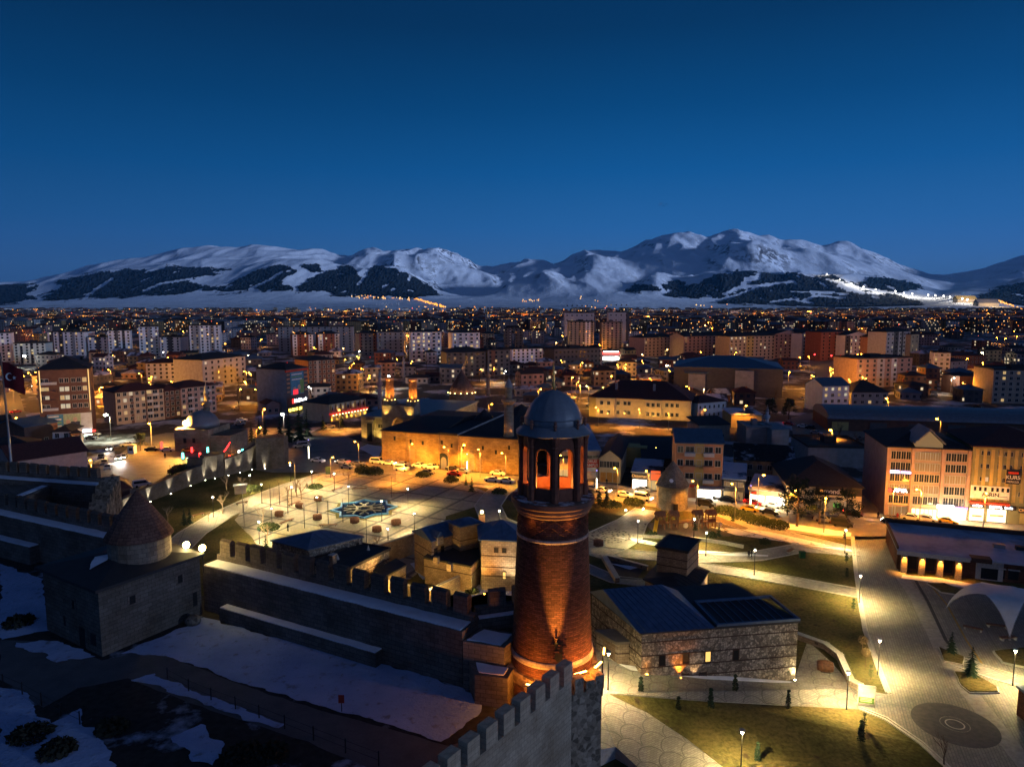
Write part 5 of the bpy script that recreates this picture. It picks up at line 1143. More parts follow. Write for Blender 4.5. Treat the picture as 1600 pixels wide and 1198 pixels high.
# -- shops along the road, right of the tower
t, W, h, fh = block('hall with a broad snowy blue roof right of the clock tower lantern', (868,752), (937,751), 44, 705, P_BEIGE, 'gable', snowmix('blue_snow_sheet', (.08,.15,.24), (.25,.36,.50), .08, .40, .2), 3.6, 1, 3, 0, 3, .8, 6.5, 'shop_hall', short='the blue snowy hall')
sign(t, W-4.9, W-.3, 4.0, 6.2, S_RED, 'YORUZ\nCAMPUS', S_WHT, 1.05); p_ = sign(t, W-4.0, W-1.0, .9, 3.9, S_WHT)
for i in range(5): MB().box(W-3.7, W-1.3, -.33, -.305, 1.2+.35*i, 1.33+.35*i).build('print_line', S_RED if i > 3 else P_BEIGE, p_)
shopfront(t, W-12, W-5.2, .3, 3.4, W_W, n=3)
t, W, h, fh = block('yellow two storey house with dark gable roof and closed shutters', (936,753), (969,755), 26, 716, P_CREAM, 'gabley', T_DARK, 2.4, 0, 0, name='shop_house', short='the yellow house')
for i in range(6): put('window', win_mesh(.85, 1.7, 'd'), t, (W*(i+.7)/6.6, 0, 4.3))
q = MB()
for i in range(3):
    MB().box(W*(.06+.3*i), W*(.06+.3*i)+W*.26, -.04, .03, .2, 2.9).build('shutter', plain('orange_shutter', (.45,.22,.05), .5), t)
for i in range(6): put('window', win_mesh(1.2, 1.5, 'd'), t, (W, 3+3.6*i, 4.2), math.pi/2)
q = MB(); q.prism([(W-.2,20),(W+6,20),(W+6,26),(W-.2,26)], 0, 6.2); q.build('rear_wing', P_YELL, t)
t, W, h, fh = block('low shop with a blazing white window left of the conical tomb', (987,764), (1032,767), 12, 735, P_BEIGE, 'shed', T_SNOW, 1.0, 0, 0, name='shop', hz=4.6, short='the white lit shop')
shopfront(t, .2, W*.52, .3, 2.7, E_WHITE, n=2); shopfront(t, W*.55, W-.2, .2, 2.6, W_W, n=3); sign(t, .1, W*.52, 3.0, 4.5, S_BLK, 'Ottoman', E_ORS, 1.1); sign(t, W*.66, W-.1, 2.9, 5.4, emit('sign_orange_red', (1,.12,.02), .9, False))
SHL = []
SHL.append((987,1010,772,900,(1,.80,.42)))
block('dark brown shed roofed house behind the white lit shop', (1003,742), (1056,744), 24, 716, P_BROWN, 'shed', T_DARK, 2.0, 1, 4, 0, name='house', cat='house')
t, W, h, fh = block('orange four storey apartment house with blue roof behind the conical tomb', (1054,777), (1127,780), 13, 692, P_ORAN, 'gable', T_BLUE, 2.6, 4, 5, .0, 1.3, 1.5, 1.6, sides='', balc=(1,3), short='the orange apartment house', ground=False)
MB().box(W-.02, W+.06, .05, 12.95, 0, h).build('end_wall', P_WHITE, t); MB().box(W*.4, W*.6, -.06, .1, fh*.9, h-.02).build('facade_panel', P_YELL, t)
shopfront(t, W*.48, W*.97, .3, 2.6, E_WHITE, n=4, y=-.9); MB().box(W*.42, W+.2, -2.2, -.05, 2.9, 3.3).build('canopy', P_LGREY, t); MB().box(W*.45, W*.99, -.85, -.04, .0, 2.9).build('shop_wall', P_CREAM, t); sign(t, W*.3, W*.46, 2.9, 3.6, S_RED)
SHL.append((1090,1128,778,900,(1,.82,.45)))
t, W, h, fh = block('small black fronted shop with snow on its blue roof', (1128,781), (1163,784), 13, 748, P_DGREY, 'shed', snowmix('half_snow_roof', (.05,.09,.16), (.45,.5,.6), .17, .45, .03), 1.3, 0, 0, name='shop', short='the black fronted shop')
for i in range(3): put('window', win_mesh(1.25, 1.1, 'b'), t, (W*(i+.62)/3.25, 0, h-1.7))
shopfront(t, .4, W*.5, .2, 2.4, P_CREAM, n=1); shopfront(t, W*.52, W-.3, .2, 2.4, W_B, n=2); MB().box(W-.02, W+.05, .1, 12.9, 0, h).build('end_wall', P_CREAM, t)
t, W, h, fh = block('low bright shop row under a pale snowy canopy roof', (1170,787), (1228,794), 11, 764, P_CREAM, 'shed', T_SNOW, 1.2, 0, 0, name='shop', short='the bright shop row')
shopfront(t, .3, W*.42, .2, 2.5, emit('shop_pink', (1,.72,.45), 4.5, False), n=2); shopfront(t, W*.46, W-.3, .2, 2.5, E_WHITE, n=4); sign(t, .5, W*.2, 2.7, 3.3, S_RED)
SHL.append((1180,1225,792,1500,(1,.74,.36)))
block('old brown stone house with snow along its dark roof edge', (1148,756), (1240,762), 16, 718, M_BRWN, 'gable', snowmix('snow_edge_roof', (.02,.02,.022), (.42,.45,.55), .12, .56, .05), 3, 2, 6, .0, 1.1, 1.3, 1.2, 'house', 'house', short='the old stone house')
t, W, h, fh = block('furniture shop with black sign band and dark hipped roof behind the pines', (1230,797), (1345,803), 22, 764, P_CREAM, 'hip', T_DARK, 4.5, 0, 0, name='shop', hz=6.2, short='the furniture shop')
sign(t, W*.37, W-.1, 4.3, 6.1, S_BLK); text(t, 'mondi', 1.5, (W*.60, -.33, 5.2), plain('sign_letter_white', (.62,.55,.5)), bold=.03); text(t, 'home', 1.5, (W*.795, -.33, 5.2), plain('sign_letter_brown', (.30,.17,.06)), bold=.02)
MB().lathe([(.4,0),(.4,.1)], 12).build('round_emblem', E_ORS, t, (W*.45, -.34, 5.2)).rotation_euler = (math.pi/2, 0, 0)
text(t, 'PERAKENDE', .7, (W*.68, -.1, 3.5), S_BLK); text(t, 'UYKU', .9, (W*.28, -.1, 4.2), S_BLK, bold=.02); shopfront(t, W*.42, W*.9, .3, 2.8, W_B, n=4); q = MB().box(W*.62, W*.72, -.12, -.07, 1.4, 2.4).build('green_screen', emit('dim_green', (.25,.8,.1), .5, False), t)
block('long dark windowless hall behind the furniture shop', (1262,728), (1356,730), 18, 699, P_GREY, 'flat', T_DARK, 1, 0, 0, name='hall')
# -- tall lit corner building and office block on the right
t, W, h, fh = block('five storey office building with glass gable bay and glowing shop fronts', (1380,804), (1511,812), 20, 698, P_PINK, 'hip', T_DARK, 3.2, 0, 0, name='office_building', short='the glass gable building')
ns = 6; fh = (h-.6)/ns
for b, (x0, x1) in enumerate(((.05,.29),(.34,.64),(.70,.95))):
    for f in range(1, ns):
        kind = 'd' if R.random() < .6 else 'b'
        if (b, f) in ((1,2),(2,3),(1,4)): kind = 'c'
        n = 5 if b == 1 else 4; w_ = W*(x1-x0)/n
        for i in range(n):
            kk = kind if kind != 'c' else R.choice('cbb')
            put('window', win_mesh(w_*.86, fh*.68, kk), t, (W*x0+w_*(i+.5), 0, .5+f*fh))
    MB().box(W*x0-.1, W*x1+.1, -.12, .02, .02+fh*1.0, .02+fh*1.12).build('spandrel', P_CREAM, t)
for x in (.02,.315,.67,.975): MB().box(W*x-.35, W*x+.35, -.3, .02, 0, h-.02).build('pilaster', P_PINK, t)
q = MB(); x0, x1 = W*.33, W*.655; q.prism([(x0,-.2),(x1,-.2),(x1,8),(x0,8)], h, h+1.2); q.add([(x0,-.2,h+1.2),(x1,-.2,h+1.2),((x0+x1)/2,-.2,h+4.0)], [(0,1,2)]); q.build('gable_glass', W_B, t)
q = MB(); xm = (x0+x1)/2; zz = h+1.2
for a_, b_ in (((x0-.4,zz-.1),(xm,zz+3.1)),((xm,zz+3.1),(x1+.4,zz-.1))):
    q.add([(a_[0],-.7,a_[1]),(b_[0],-.7,b_[1]),(b_[0],8,b_[1]),(a_[0],8,a_[1]),(a_[0],-.7,a_[1]+.3),(b_[0],-.7,b_[1]+.3),(b_[0],8,b_[1]+.3),(a_[0],8,a_[1]+.3)], [(0,3,2,1),(4,5,6,7),(0,1,5,4),(1,2,6,5),(2,3,7,6),(3,0,4,7)])
q.build('gable_roof', T_GREY, t)
sign(t, W*.05, W*.16, fh*3.9, fh*4.15, emit('sign_violet', (.62,.58,1), 3.5, False)); sign(t, W*.18, W*.30, fh*3.92, fh*4.08, emit('sign_violet', (.62,.58,1), 3.5, False))
p_ = sign(t, W*.04, W*.30, fh*2.15, fh*2.5, S_BLK); MB().lathe([(fh*.16,0),(fh*.16,.08)], 12).build('round_emblem', E_RED, p_, (W*.06, -.31, fh*2.33)).rotation_euler = (math.pi/2,0,0); text(p_, 'AFYA', fh*.46, (W*.185, -.33, fh*2.33), E_SIGNW, bold=.05); text(t, 'ECZANESI', fh*.2, (W*.17, -.13, fh*1.98), S_BLK)
shopfront(t, W*.06, W*.29, .2, fh*.85, W_B, n=3); shopfront(t, W*.335, W*.64, .2, fh*.75, E_WARM, n=6); shopfront(t, W*.64, W*.97, .2, fh*.95, E_WHITE, n=3, y=-.7); sign(t, W*.62, W*.82, fh*.98, fh*1.3, E_WHITE, y=-.9); sign(t, W*.82, W*.98, fh*1.0, fh*1.18, emit('sign_magenta', (.75,.25,1), 2.2, False), y=-.9)
SHL.append((1455,1512,812,2600,(1,.76,.40)))
t, W, h, fh = block('long olive office block with rows of small windows and lit shop panels', (1512,813), (1660,824), 20, 697, P_OLIVE, 'hip', T_RED, 3.5, 0, 0, name='office_building', short='the olive office block')
for f in range(4):
    for i in range(16):
        if i % 4 == 3 and f < 3: continue
        put('window', win_mesh(.55, .95, 'c' if (f, i) == (2, 2) else 'd'), t, (W*(i+.8)/16.6, 0, h-1.9-f*3.0))
for i in range(12): MB().box(W*(i+.6)/12-.35, W*(i+.6)/12+.35, -.08, .02, 4.9, h-.5).build('pilaster', P_YELL, t)
p_ = sign(t, .1, W*.42, 5.4, 8.4, S_WHT, y=-.22); text(p_, 'ASRIN', 1.25, (W*.22, -.26, 6.4), S_BLK, bold=.03)
for i in range(7): put('window', win_mesh(.5, .9, 'd', False), p_, (W*(.05+.055*i+(.02 if i > 2 else 0)), -.23, 7.2))
MB().box(W*.30, W*.40, -.245, -.222, 6.0, 6.2).build('print_line', P_GREY, p_)
p_ = sign(t, W*.37, W*.51, 9.2, 12.4, S_BLK); text(p_, 'KURS', 1.15, (W*.44, -.33, 10.7), S_WHT, bold=.02); MB().box(W*.385, W*.495, -.33, -.305, 11.5, 12.0).build('print_line', S_RED, p_); text(p_, 'MERKEZI', .6, (W*.44, -.33, 9.7), S_WHT)
MB().box(0, W*.42, -.9, -.02, 4.2, 4.7).build('awning', S_RED, t); sign(t, .1, W*.17, 3.4, 4.1, S_BLK, 'atölye', E_SIGNW, .8); sign(t, W*.18, W*.5, 3.2, 4.1, S_BLK, 'DIJITAL  baskı', E_SIGNW, .8)
for x0, x1 in ((.01,.17),(.20,.40)):
    p_ = sign(t, W*x0, W*x1, .2, 3.1, emit('lit_poster', (1,.70,.42), 2.6, False)); MB().box(W*x0+.5, W*x1-.5, -.33, -.305, 1.1+x0*2, 1.5+x0*2).build('print_shape', plain('poster_tan', (.5,.25,.1)), p_)
for x0 in (.55,.62,.72,.82): MB().box(W*x0, W*x0+1.7, -.08, .02, .2, 2.6).build('shutter', P_YELL, t)
sign(t, W*.53, W*.66, 2.7, 4.0, S_BLK, 'CIGER', E_ORS, .9)
SHL.append((1515,1575,818,1500,(1,.72,.36)))
# -- public building with the red roof, halls, market
t, W, h, fh = block('cream public building with big dark red hipped roof, floodlit orange', (921,650), (1079,658), 24, 620, P_CREAM, 'hip', T_RED, 6.5, 0, 0, name='public_building', short='the red roofed public building')
for x0, x1, m_ in ((0,.07,P_YELL),(.07,.26,P_CREAM),(.56,.72,P_CREAM)): MB().box(W*x0, W*x1, -1.2, .05, 0, h-.1).build('projecting_bay', m_, t)
for f in (0, 1):
    for c in (.13,.20,.29,.36,.40,.59,.64,.69,.77,.82,.87): put('window', win_mesh(1.2, 1.5, 'd'), t, (W*c, -1.2 if c < .26 or .56 < c < .72 else 0, 1.6+f*4.0))
for c in (.25,.63): MB().box(W*c-.5, W*c+.5, 5, 6, h, h+6).build('chimney', P_GREY, t)
for fx in (.03,.17,.33,.5,.64,.78,.92): spot('facade_light', t.matrix_basis @ Vector((W*fx,-6.5,1)), t.matrix_basis @ Vector((W*fx,0,5)), 1700, (1,.50,.08), 120, .9)
block('small white house with dark red roof beside the public building', (1090,656), (1133,652), 12, 630, P_WHITE, 'hip', T_RED, 2.2, 2, 6, .0, .8, 1.3, 1.2, 'house', 'house')
t, W, h, fh = block('huge grey hall with blue metal roof and pale concrete panels', (1052,616), (1222,622), 42, 573, P_DGREY, 'hip', T_BLUE, 5, 0, 0, name='sports_hall', short='the grey sports hall')
for x0, x1, z_ in ((.14,.30,.78),(.57,.74,.93)): MB().box(W*x0, W*x1, -2.5, .05, 0, h*z_).build('concrete_panel', P_GREY, t)
MB().box(W*.10, W*.33, -3, .0, h*.80, h*.84).build('canopy', T_BLUE, t)
block('pale low depot with flat snowy roof and orange lit side', (1142,668), (1190,668), 12, 648, P_YELL, 'shed', T_SNOW, .8, 0, 0, name='depot'); block('pink sheet metal shed left of the street parking', (1165,697), (1204,697), 10, 668, P_PINK, 'flat', T_GREY, 1, 0, 0, name='shed', cat='shed'); block('violet grey metal shed by the street parking', (1205,700), (1232,699), 9, 672, P_GREY, 'shed', T_GREY, .8, 0, 0, name='shed', cat='shed')
block('weathered cream house wall with broken roof left of the depot', (1092,690), (1140,688), 10, 665, P_BEIGE, 'shed', T_DARK, 1.5, 1, 2, 0, name='house', cat='house')
t, W, h, fh = block('long market hall with a curved violet grey roof', (1292,672), (1680,684), 24, 655, P_BROWN, 'none', T_GREY, 1, 0, 0, name='market_hall', hz=4.6, short='the long market hall')
q = MB(); vs = []
for s in (0, W):
    for k in range(11): a_ = math.pi*k/10; vs.append((s, 12-13*math.cos(a_), 4.7+3.6*math.sin(a_)))
q.add(vs, [(k, k+1, 12+k, 11+k) for k in range(10)]+[tuple(range(10,-1,-1)), tuple(range(11,22))]); q.build('vault_roof', T_GREY, t)
for i in range(6): MB().box(W*(.02+.16*i), W*(.02+.16*i)+6, -.3, .02, .2, 3.4).build('gate', P_YELL if i in (0,4) else P_DGREY, t)
block('white and blue house with steep blue roof at the back street', (1284,643), (1325,641), 12, 604, P_WHITE, 'gable', T_BLUE, 3.2, 4, 4, .35, 1.4, 1.3, 1.2, 'apartment_house', short='the blue roofed white house')
block('wide pale apartment house with black hipped roof above the market', (1330,634), (1387,634), 16, 613, P_GREY, 'hip', T_DARK, 5, 2, 5, .12, 1.4, 1.3, 1.2, 'apartment_house')
block('brown and grey apartment slab with pale stair strips, dark end wall left', (1337,606), (1423,603), 20, 561, P_PINK, 'flat', T_DARK, 1, 6, 8, .10, 1.5, 1.5, 1, panels=((.36,.5,P_LGREY),(.62,.72,P_WHITE)), short='the stair strip slab')
block('narrow white apartment tower with shaded grey flank', (1456,592), (1483,593), 16, 551, P_WHITE, 'flat', T_DARK, 1, 6, 3, .08, sides='', short='the narrow white tower'); block('grey lower block joined to the narrow white tower', (1484,593), (1510,591), 14, 565, P_GREY, 'hip', T_DARK, 1.5, 4, 3, .08); block('square brown house with one lit window, right middle distance', (1498,616), (1528,615), 12, 588, P_BROWN, 'hip', T_DARK, 1.6, 2, 2, .3)
block('beige office block with regular window rows at the right edge', (1549,630), (1650,632), 20, 578, P_BEIGE, 'flat', T_DARK, 1, 6, 9, .18, short='the beige right edge block'); block('low school building with bright floodlights on its facade', (1486,575), (1540,575), 20, 556, P_BROWN, 'hip', T_RED, 2, 3, 9, .08, group=None)
# -- left side
t, W, h, fh = block('dark brown apartment block carrying a huge pale billboard', (66,690), (146,684), 20, 579, P_BROWN, 'hip', T_DARK, 4.2, 0, 0, name='apartment_block', short='the billboard block')
fh = 3.1
for f in range(4):
    for c in (.09,.16,.45,.55,.68,.79,.9): put('window', win_mesh(1.2, 1.5, R.choice('ddddwdc')), t, (W*c, 0, 11.6+fh*f))
    MB().box(W*.05, W*.36, -1.0, -.02, 11.0+fh*f, 11.9+fh*f).build('balcony', P_LGREY if f in (0,3) else P_BROWN, t)
for x in (.04,.985): MB().box(W*x-.14, W*x+.14, -.16, .02, 10.5, h-.1).build('light_strip', emit('led_amber', (1,.62,.22), 1.3, False), t)
for f in range(3): MB().box(-.35, .35, -.1, .02, 0, 1.2).build('window', W_D, t, (W, 4+4*f, 6+5*f), math.pi/2)
p_ = MB().box(W*.13, W*1.0, -.6, -.2, 3.6, 9.6).build('billboard', P_LGREY, t)
MB().box(W*.135, W*.44, -.63, -.605, 3.7, 9.5).build('blue_print', S_BLU, p_); MB().box(W*.44, W*.78, -.63, -.605, 3.7, 9.5).build('green_print', plain('pale_green', (.30,.36,.22)), p_)
for i, z_ in enumerate((5.1,6.3,7.5,8.6)): MB().box(W*.16, W*(.40 if i != 3 else .36), -.65, -.632, z_, z_+.45).build('print_line', S_GRN if i == 1 else S_WHT, p_)
for cx_, z_ in ((.53,6.6),(.67,7.4)):
    MB().prism([(W*cx_-1.4,-.66),(W*cx_+1.4,-.66),(W*cx_+1.4,-.64),(W*cx_-1.4,-.64)], 3.7, z_-.7).build('suit_shape', S_NAVY, p_)
    o = MB().lathe([(.02,0),(.8,.05),(.8,.09)], 14).build('face_shape', S_SKIN, p_, (W*cx_, -.60, z_)); o.rotation_euler = (math.pi/2,0,0); o.scale = (.85,1.1,1)
sign(t, W*.72, W*.98, 2.4, 3.5, E_SIGNW, y=-1.0); sign(t, W*.62, W*.71, 2.5, 3.2, E_RED, y=-1.0); sign(t, W*.985, W*1.06, 2.5, 3.2, E_RED, y=-1.0); sign(t, W*.82, W*.99, .3, 1.7, emit('sign_pale_green', (.8,1,.75), 3, False), y=-1.0)
MB().box(W*.62, W*.80, -.8, .02, .2, 2.0).build('shop_window', emit('shop_violet', (.9,.55,.75), .5, False), t)
t, W, h, fh = block('beige apartment block with red roof and rows of balconies', (183,664), (258,655), 14, 614, P_BEIGE, 'hip', T_RED, 2.6, 5, 8, .12, 1.2, 1.4, 1.4, sides='', balc=(5,6), panels=((.30,.36,P_BROWN),(.6,.64,P_BROWN)), short='the beige balcony block')
block('narrow brown grey apartment block joined to the beige block', (259,655), (283,651), 14, 612, P_BROWN, 'hip', T_RED, 2.4, 5, 3, .12); block('pale pink apartment block with dark red roof behind the left minaret', (284,651), (339,643), 14, 607, P_PINK, 'hip', T_RED, 2.4, 5, 6, .15, sides='', balc=(1,4), short='the pale pink block')
t, W, h, fh = block('bright white apartment block with a green sign, left middle distance', (229,594), (293,592), 16, 568, P_WHITE, 'hip', T_RED, 2.4, 4, 7, .10, 1.2, 1.4, short='the bright white block'); MB().box(W*.94, W*.98, -.3, -.06, 4, 7).build('sign_panel', E_GRN, t)
block('small white house with four windows below the billboard', (84,704), (112,703), 10, 675, P_LGREY, 'hip', T_DARK, 1.6, 2, 2, 0, 1.2, 1.5, 1.4, 'house', 'house', short='the small white house'); block('dark house with pale sign tower beside the small white house', (113,704), (128,702), 10, 678, P_BROWN, 'shed', T_DARK, .8, 2, 2, .1, .9, 1.2, 1, 'house', 'house')
block('dark low house with bluish metal roof under the billboard block', (40,700), (92,690), 14, 668, P_BROWN, 'gable', T_BLUE, 2.2, 1, 4, 0, name='house', cat='house'); block('pinkish low house lit orange by a lamp at the left edge', (-30,738), (58,730), 14, 706, P_PINK, 'hip', T_DARK, 3.0, 1, 6, 0, 1.2, 1.4, 1.6, 'house', 'house'); block('long low house with dark red roof behind the far castle wall', (20,762), (138,742), 14, 722, P_PINK, 'gable', T_RED, 3.4, 1, 8, 0, 1.1, 1.2, 1.4, 'house', 'house', short='the long red roofed house'); block('low dark house behind the flagpole', (-60,700), (20,692), 14, 672, P_BROWN, 'gable', T_DARK, 3, 1, 4, .1, name='house', cat='house')
block('small hut with dark red roof behind the conical tomb', (160,792), (204,786), 9, 768, P_BROWN, 'hip', T_RED, 2.6, 1, 3, .6, .8, .9, .9, 'hut', 'hut')
t, W, h, fh = block('tower block with blank grey side wall and a blue poster front', (449,645), (482,638), 17, 578, P_GREY, 'hip', T_DARK, 2.5, 0, 0, short='the blue poster tower')
MB().box(-.02, W+.02, -.06, .02, 0, h*.98).build('facade_panel', P_DGREY, t)
for f in range(5):
    for x0 in (.02,.84): MB().box(W*x0, W*x0+W*.14, -.12, -.05, h*(.46+.1*f), h*(.50+.1*f)).build('orange_band', P_ORAN, t)
p_ = sign(t, W*.17, W*.78, h*.40, h*.93, S_BLU, y=-.35); MB().box(W*.60, W*.775, -.37, -.352, h*.42, h*.75).build('green_print', S_GRN, p_)
for z_ in (.86,.80,.74): MB().box(W*.22, W*.7, -.38, -.372, h*z_, h*z_+.5).build('print_line', S_GRN if z_ == .80 else S_WHT, p_)
for cx_, zz in ((.34,.52),(.56,.56)):
    o = MB().lathe([(.02,0),(1.15,.05),(1.15,.09)], 14).build('face_shape', S_SKIN, p_, (W*cx_, -.33, h*zz)); o.rotation_euler = (math.pi/2,0,0)
MB().box(W*.27, W*.5, -.42, -.40, h*.40, h*.52).build('red_glow_panel', emit('red_dim', (1,.03,.05), 1.2, False), p_)
sign(t, W*.22, W*.33, h*.20, h*.30, E_RED, y=-.5); p_ = sign(t, W*.36, W*.84, h*.20, h*.30, S_BLK, 'Halkbank', E_SIGNW, 2.3, y=-.5, bold=.09); sign(t, W*.02, W*.98, h*.01, h*.10, S_BLK, y=-.4)
for i in range(6): MB().box(W*(.03+.16*i), W*(.03+.16*i)+W*.12, -.5, -.41, h*.02, h*.09).build('shop_window', E_YEL, t)
MB().box(-.3, W+.3, -.4, .4, h*.94, h*.99).build('red_cornice', S_RED, t)
block('brown apartment block with a few lit windows right of the blue poster tower', (483,616), (525,612), 16, 564, P_BROWN, 'hip', T_DARK, 2.2, 7, 6, .12, 1.2, 1.4, panels=((.30,.38,P_GREY),), sides='', short='the brown block behind'); block('small house with pinkish gable and two windows at the street corner', (417,648), (437,646), 8, 632, P_PINK, 'gabley', T_RED, 1.5, 1, 2, 0, name='house', cat='house')
t, W, h, fh = block('ornate hotel with amber lit columns and red striped awning', (515,660), (572,649), 16, 632, P_CREAM, 'hip', T_DARK, 2.6, 2, 7, .5, .9, 1.5, 1.2, 'hotel', 'hotel', kinds='ww', short='the amber lit hotel')
for i in range(8):
    MB().lathe([(.3,0),(.26,h-.5),(.4,h-.3)], 8).build('column', P_YELL, t, (W*(i+.2)/7.6, -.5, 0)); spot('column_light', t.matrix_basis @ Vector((W*(i+.2)/7.6, -1.1, .3)), t.matrix_basis @ Vector((W*(i+.2)/7.6, -.4, h)), 4200, (1,.52,.08), 70)
MB().box(-.2, W+.2, -1.3, -.05, h*.42, h*.50).build('awning', emit('awning_red', (1,.05,.03), .7, False), t)
for i in range(12): MB().box(-.18,.18,-.06,.06,-.15,.15).build('glowing_bulb', emit('bulb_warm', (1,.8,.5), 9, False), t, (W*(i+.5)/12, -1.36, h*.40))
# -- old mosque on the left with small dome and minaret
M_OLDS = stone('old_stone', (.26,.21,.16), 1.1, .5)
def minaret(label, px, py_base, top, r, z0=0, lit=False, balc=.62, mat=None, tip=5., c=None):
    p = P(px, py_base, z0); h = ZT(p.y, top)-z0; t = thing('minaret', label, 'minaret', p)
    hb_ = h*balc
    MB().lathe([(r*1.12,0),(r*1.05,h*.04),(r,h*.08),(r*.93,hb_)], 20).build('shaft', mat or M_OLDS, t, smooth=True)
    MB().lathe([(r*.95,hb_),(r*1.25,hb_+.5),(r*1.5,hb_+.9),(r*1.5,hb_+1.6),(r*1.3,hb_+1.62)], 20).build('balcony', mat or M_OLDS, t)
    MB().lathe([(r*.72,hb_+1.0),(r*.70,h*.84)], 16).build('upper_shaft', mat or M_OLDS, t, smooth=True)
    MB().lathe([(r*.86,h*.84),(r*.80,h*.86),(.05,h)], 16).build('spire', M_LEAD, t); MB().ball((0,0,h+.2), .16, 6).build('finial', M_STEEL, t)
    return t, p, h
t = thing('mosque', 'small stone mosque with low lead dome by the left square', 'mosque', P(318, 699)); M2 = M_OLDS
MB().obox((0,0), 6, 7, 0, 7.5, -.12).build('wall', M_OLDS, t); MB().lathe([(5.6,7.5),(5.6,8.6),(5.2,9.6),(4.2,11.2),(2.6,12.4),(.1,13)], 24).build('dome', M_LEAD, t, smooth=True); MB().obox((9.5,-1), 3.5, 6, 0, 5.5, -.12).build('side_wing', M_OLDS, t)
for x in (-3,0,3): MB().box(-.5,.5,-.05,.1,0,1.6).build('window', M_DARK, t, (x, -7.05, 3), -.12)
minaret('slender stone minaret beside the small left mosque', 326, 697, 598, 1.0)
OCC.append((P(318,699).x, P(318,699).y+6, 14))
# -- twin minaret madrasa
A_, B_ = P(565, 690), P(677, 697); d_ = B_-A_; W = d_.length; an_ = math.atan2(d_.y, d_.x)
md = thing('madrasa', 'old stone madrasa with tall arched portal under the twin brick minarets', 'madrasa', A_, an_); hz_ = 9.0; LMK.append((640, 655, 'the twin minaret madrasa'))
MB().box(0, W, 0, 46, 0, hz_).build('wall', M_OLDS, md); MB().box(-.4, W+.4, -.4, 46.4, hz_+.003, hz_+.5).build('roof', T_GREY, md)
px0, px1, pd = W*.34, W*.78, -2.2; hp = 14.0; pw_ = px1-px0; xm = (px0+px1)/2
q = MB(); q.box(px0, xm-pw_*.2, pd, 3, 0, hp).box(xm+pw_*.2, px1, pd, 3, 0, hp); n = 12; ow = pw_*.2; zs = 6.0
ar = [(-ow*math.cos(math.pi*k/n), zs+ow*1.5*math.sin(math.pi*k/n)**.8) for k in range(n+1)]
q.add([(xm+x, pd, z) for x, z in ar]+[(xm-ow, pd, hp), (xm+ow, pd, hp)], [tuple(list(range(n//2+1))+[n+1])[::-1], tuple(list(range(n//2, n+1))+[n+2, n+1])[::-1]])
q.add([(xm+x, pd, z) for x, z in ar]+[(xm+x, 1.0, z) for x, z in ar], [(k, k+1, n+2+k, n+1+k) for k in range(n)]); q.box(xm-ow, xm+ow, 1.0, 3, 0, hp-.01); q.box(xm-ow, xm+ow, pd+.02, 1.0, hp-.6, hp-.02)
q.build('portal', M_OLDS, md); MB().box(-1.2,1.2,.9,1.1,0,4).build('door', M_DARK, md, (xm, 0, 0))
MB().box(W*.07, W*.20, -.8, .02, 0, 8.2).build('niche_frame', M_OLDS, md); MB().box(W*.10, W*.17, -.9, -.79, .5, 7).build('niche', M_DARK, md)
for x in (.26,.30): wpane(md, W*x, 5.5, .8, 1.1, M_DARK)
wd = lambda x, y, z: md.matrix_basis @ Vector((x, y, z))
for nm, fx, bx in (('left', .40, 605), ('right', .72, 634)):
    c_ = wd(W*fx, 0.8, hp); t = thing('brick_minaret', nm + ' fluted brick minaret glowing orange above the madrasa portal', 'minaret', (c_.x, c_.y, hp), an_, None)
    MB().obox((0,0), 1.75, 1.75, .002, 1.5).build('base', M_OLDS, t)
    q = MB(); nn = 48; vs = []
    for r, z in ((1.5,1.5),(1.46,4),(1.40,8.3)):
        for k in range(nn): rr = r*(1-.09*(k % 4 in (2,))); vs.append((rr*math.cos(2*math.pi*k/nn), rr*math.sin(2*math.pi*k/nn), z))
    q.add(vs, [(j*nn+k, j*nn+(k+1)%nn, (j+1)*nn+(k+1)%nn, (j+1)*nn+k) for j in range(2) for k in range(nn)]); q.build('fluted_shaft', stone('minaret_brick', (.30,.15,.08), .4, .16, rad=1.5), t)
    MB().lathe([(1.38,8.3),(1.6,8.6),(1.62,9.3),(1.3,9.35)], 20).build('crown_band', P_ORAN, t)
    for k in range(8):
        a_ = 2*math.pi*k/8; p0 = Vector((c_.x+2.0*math.cos(a_), c_.y+2.0*math.sin(a_), hp+1.7))
        if math.sin(a_) < .5: spot('minaret_light', p0, (c_.x+1.45*math.cos(a_), c_.y+1.45*math.sin(a_), hp+7.5), 6500, (1,.42,.05), 60)
    q = MB()
    for k in range(8): q.obox((1.9*math.cos(2*math.pi*k/8), 1.9*math.sin(2*math.pi*k/8)), .09, .09, 1.5, 1.62)
    stuff(q.build('lamp_ring', emit('amber_spot', (1,.6,.15), 14, False), t))
    spot('base_light', wd(W*fx, -3.4, hp-4), wd(W*fx, pd, hp-1.5), 2600, (1,.62,.12), 70)
for x, z, to, w_, c_ in ((xm, .4, (xm, 1, 9), 6500, (1,.5,.08)), (W*.27, .3, (W*.27, 0, 6), 3600, (1,.74,.16)), (W*.04, .3, (W*.04, 0, 6), 2600, (1,.6,.12)), (W*.33, .3, (W*.33, -1, 6), 2600, (1,.66,.12)), (W*.9, .3, (W*.9, 0, 6), 2200, (1,.5,.1))): spot('madrasa_light', wd(x, -2.6 if x != xm else -1.2, z), wd(*to), w_, c_, 85)
for y in (8, 22, 36): spot('madrasa_side_light', wd(W+5, y, .5), wd(W, y, 5), 5000, (1,.55,.12), 120)
mid_ = (A_+B_)/2; OCC.append((mid_.x+10, mid_.y+24, 40))
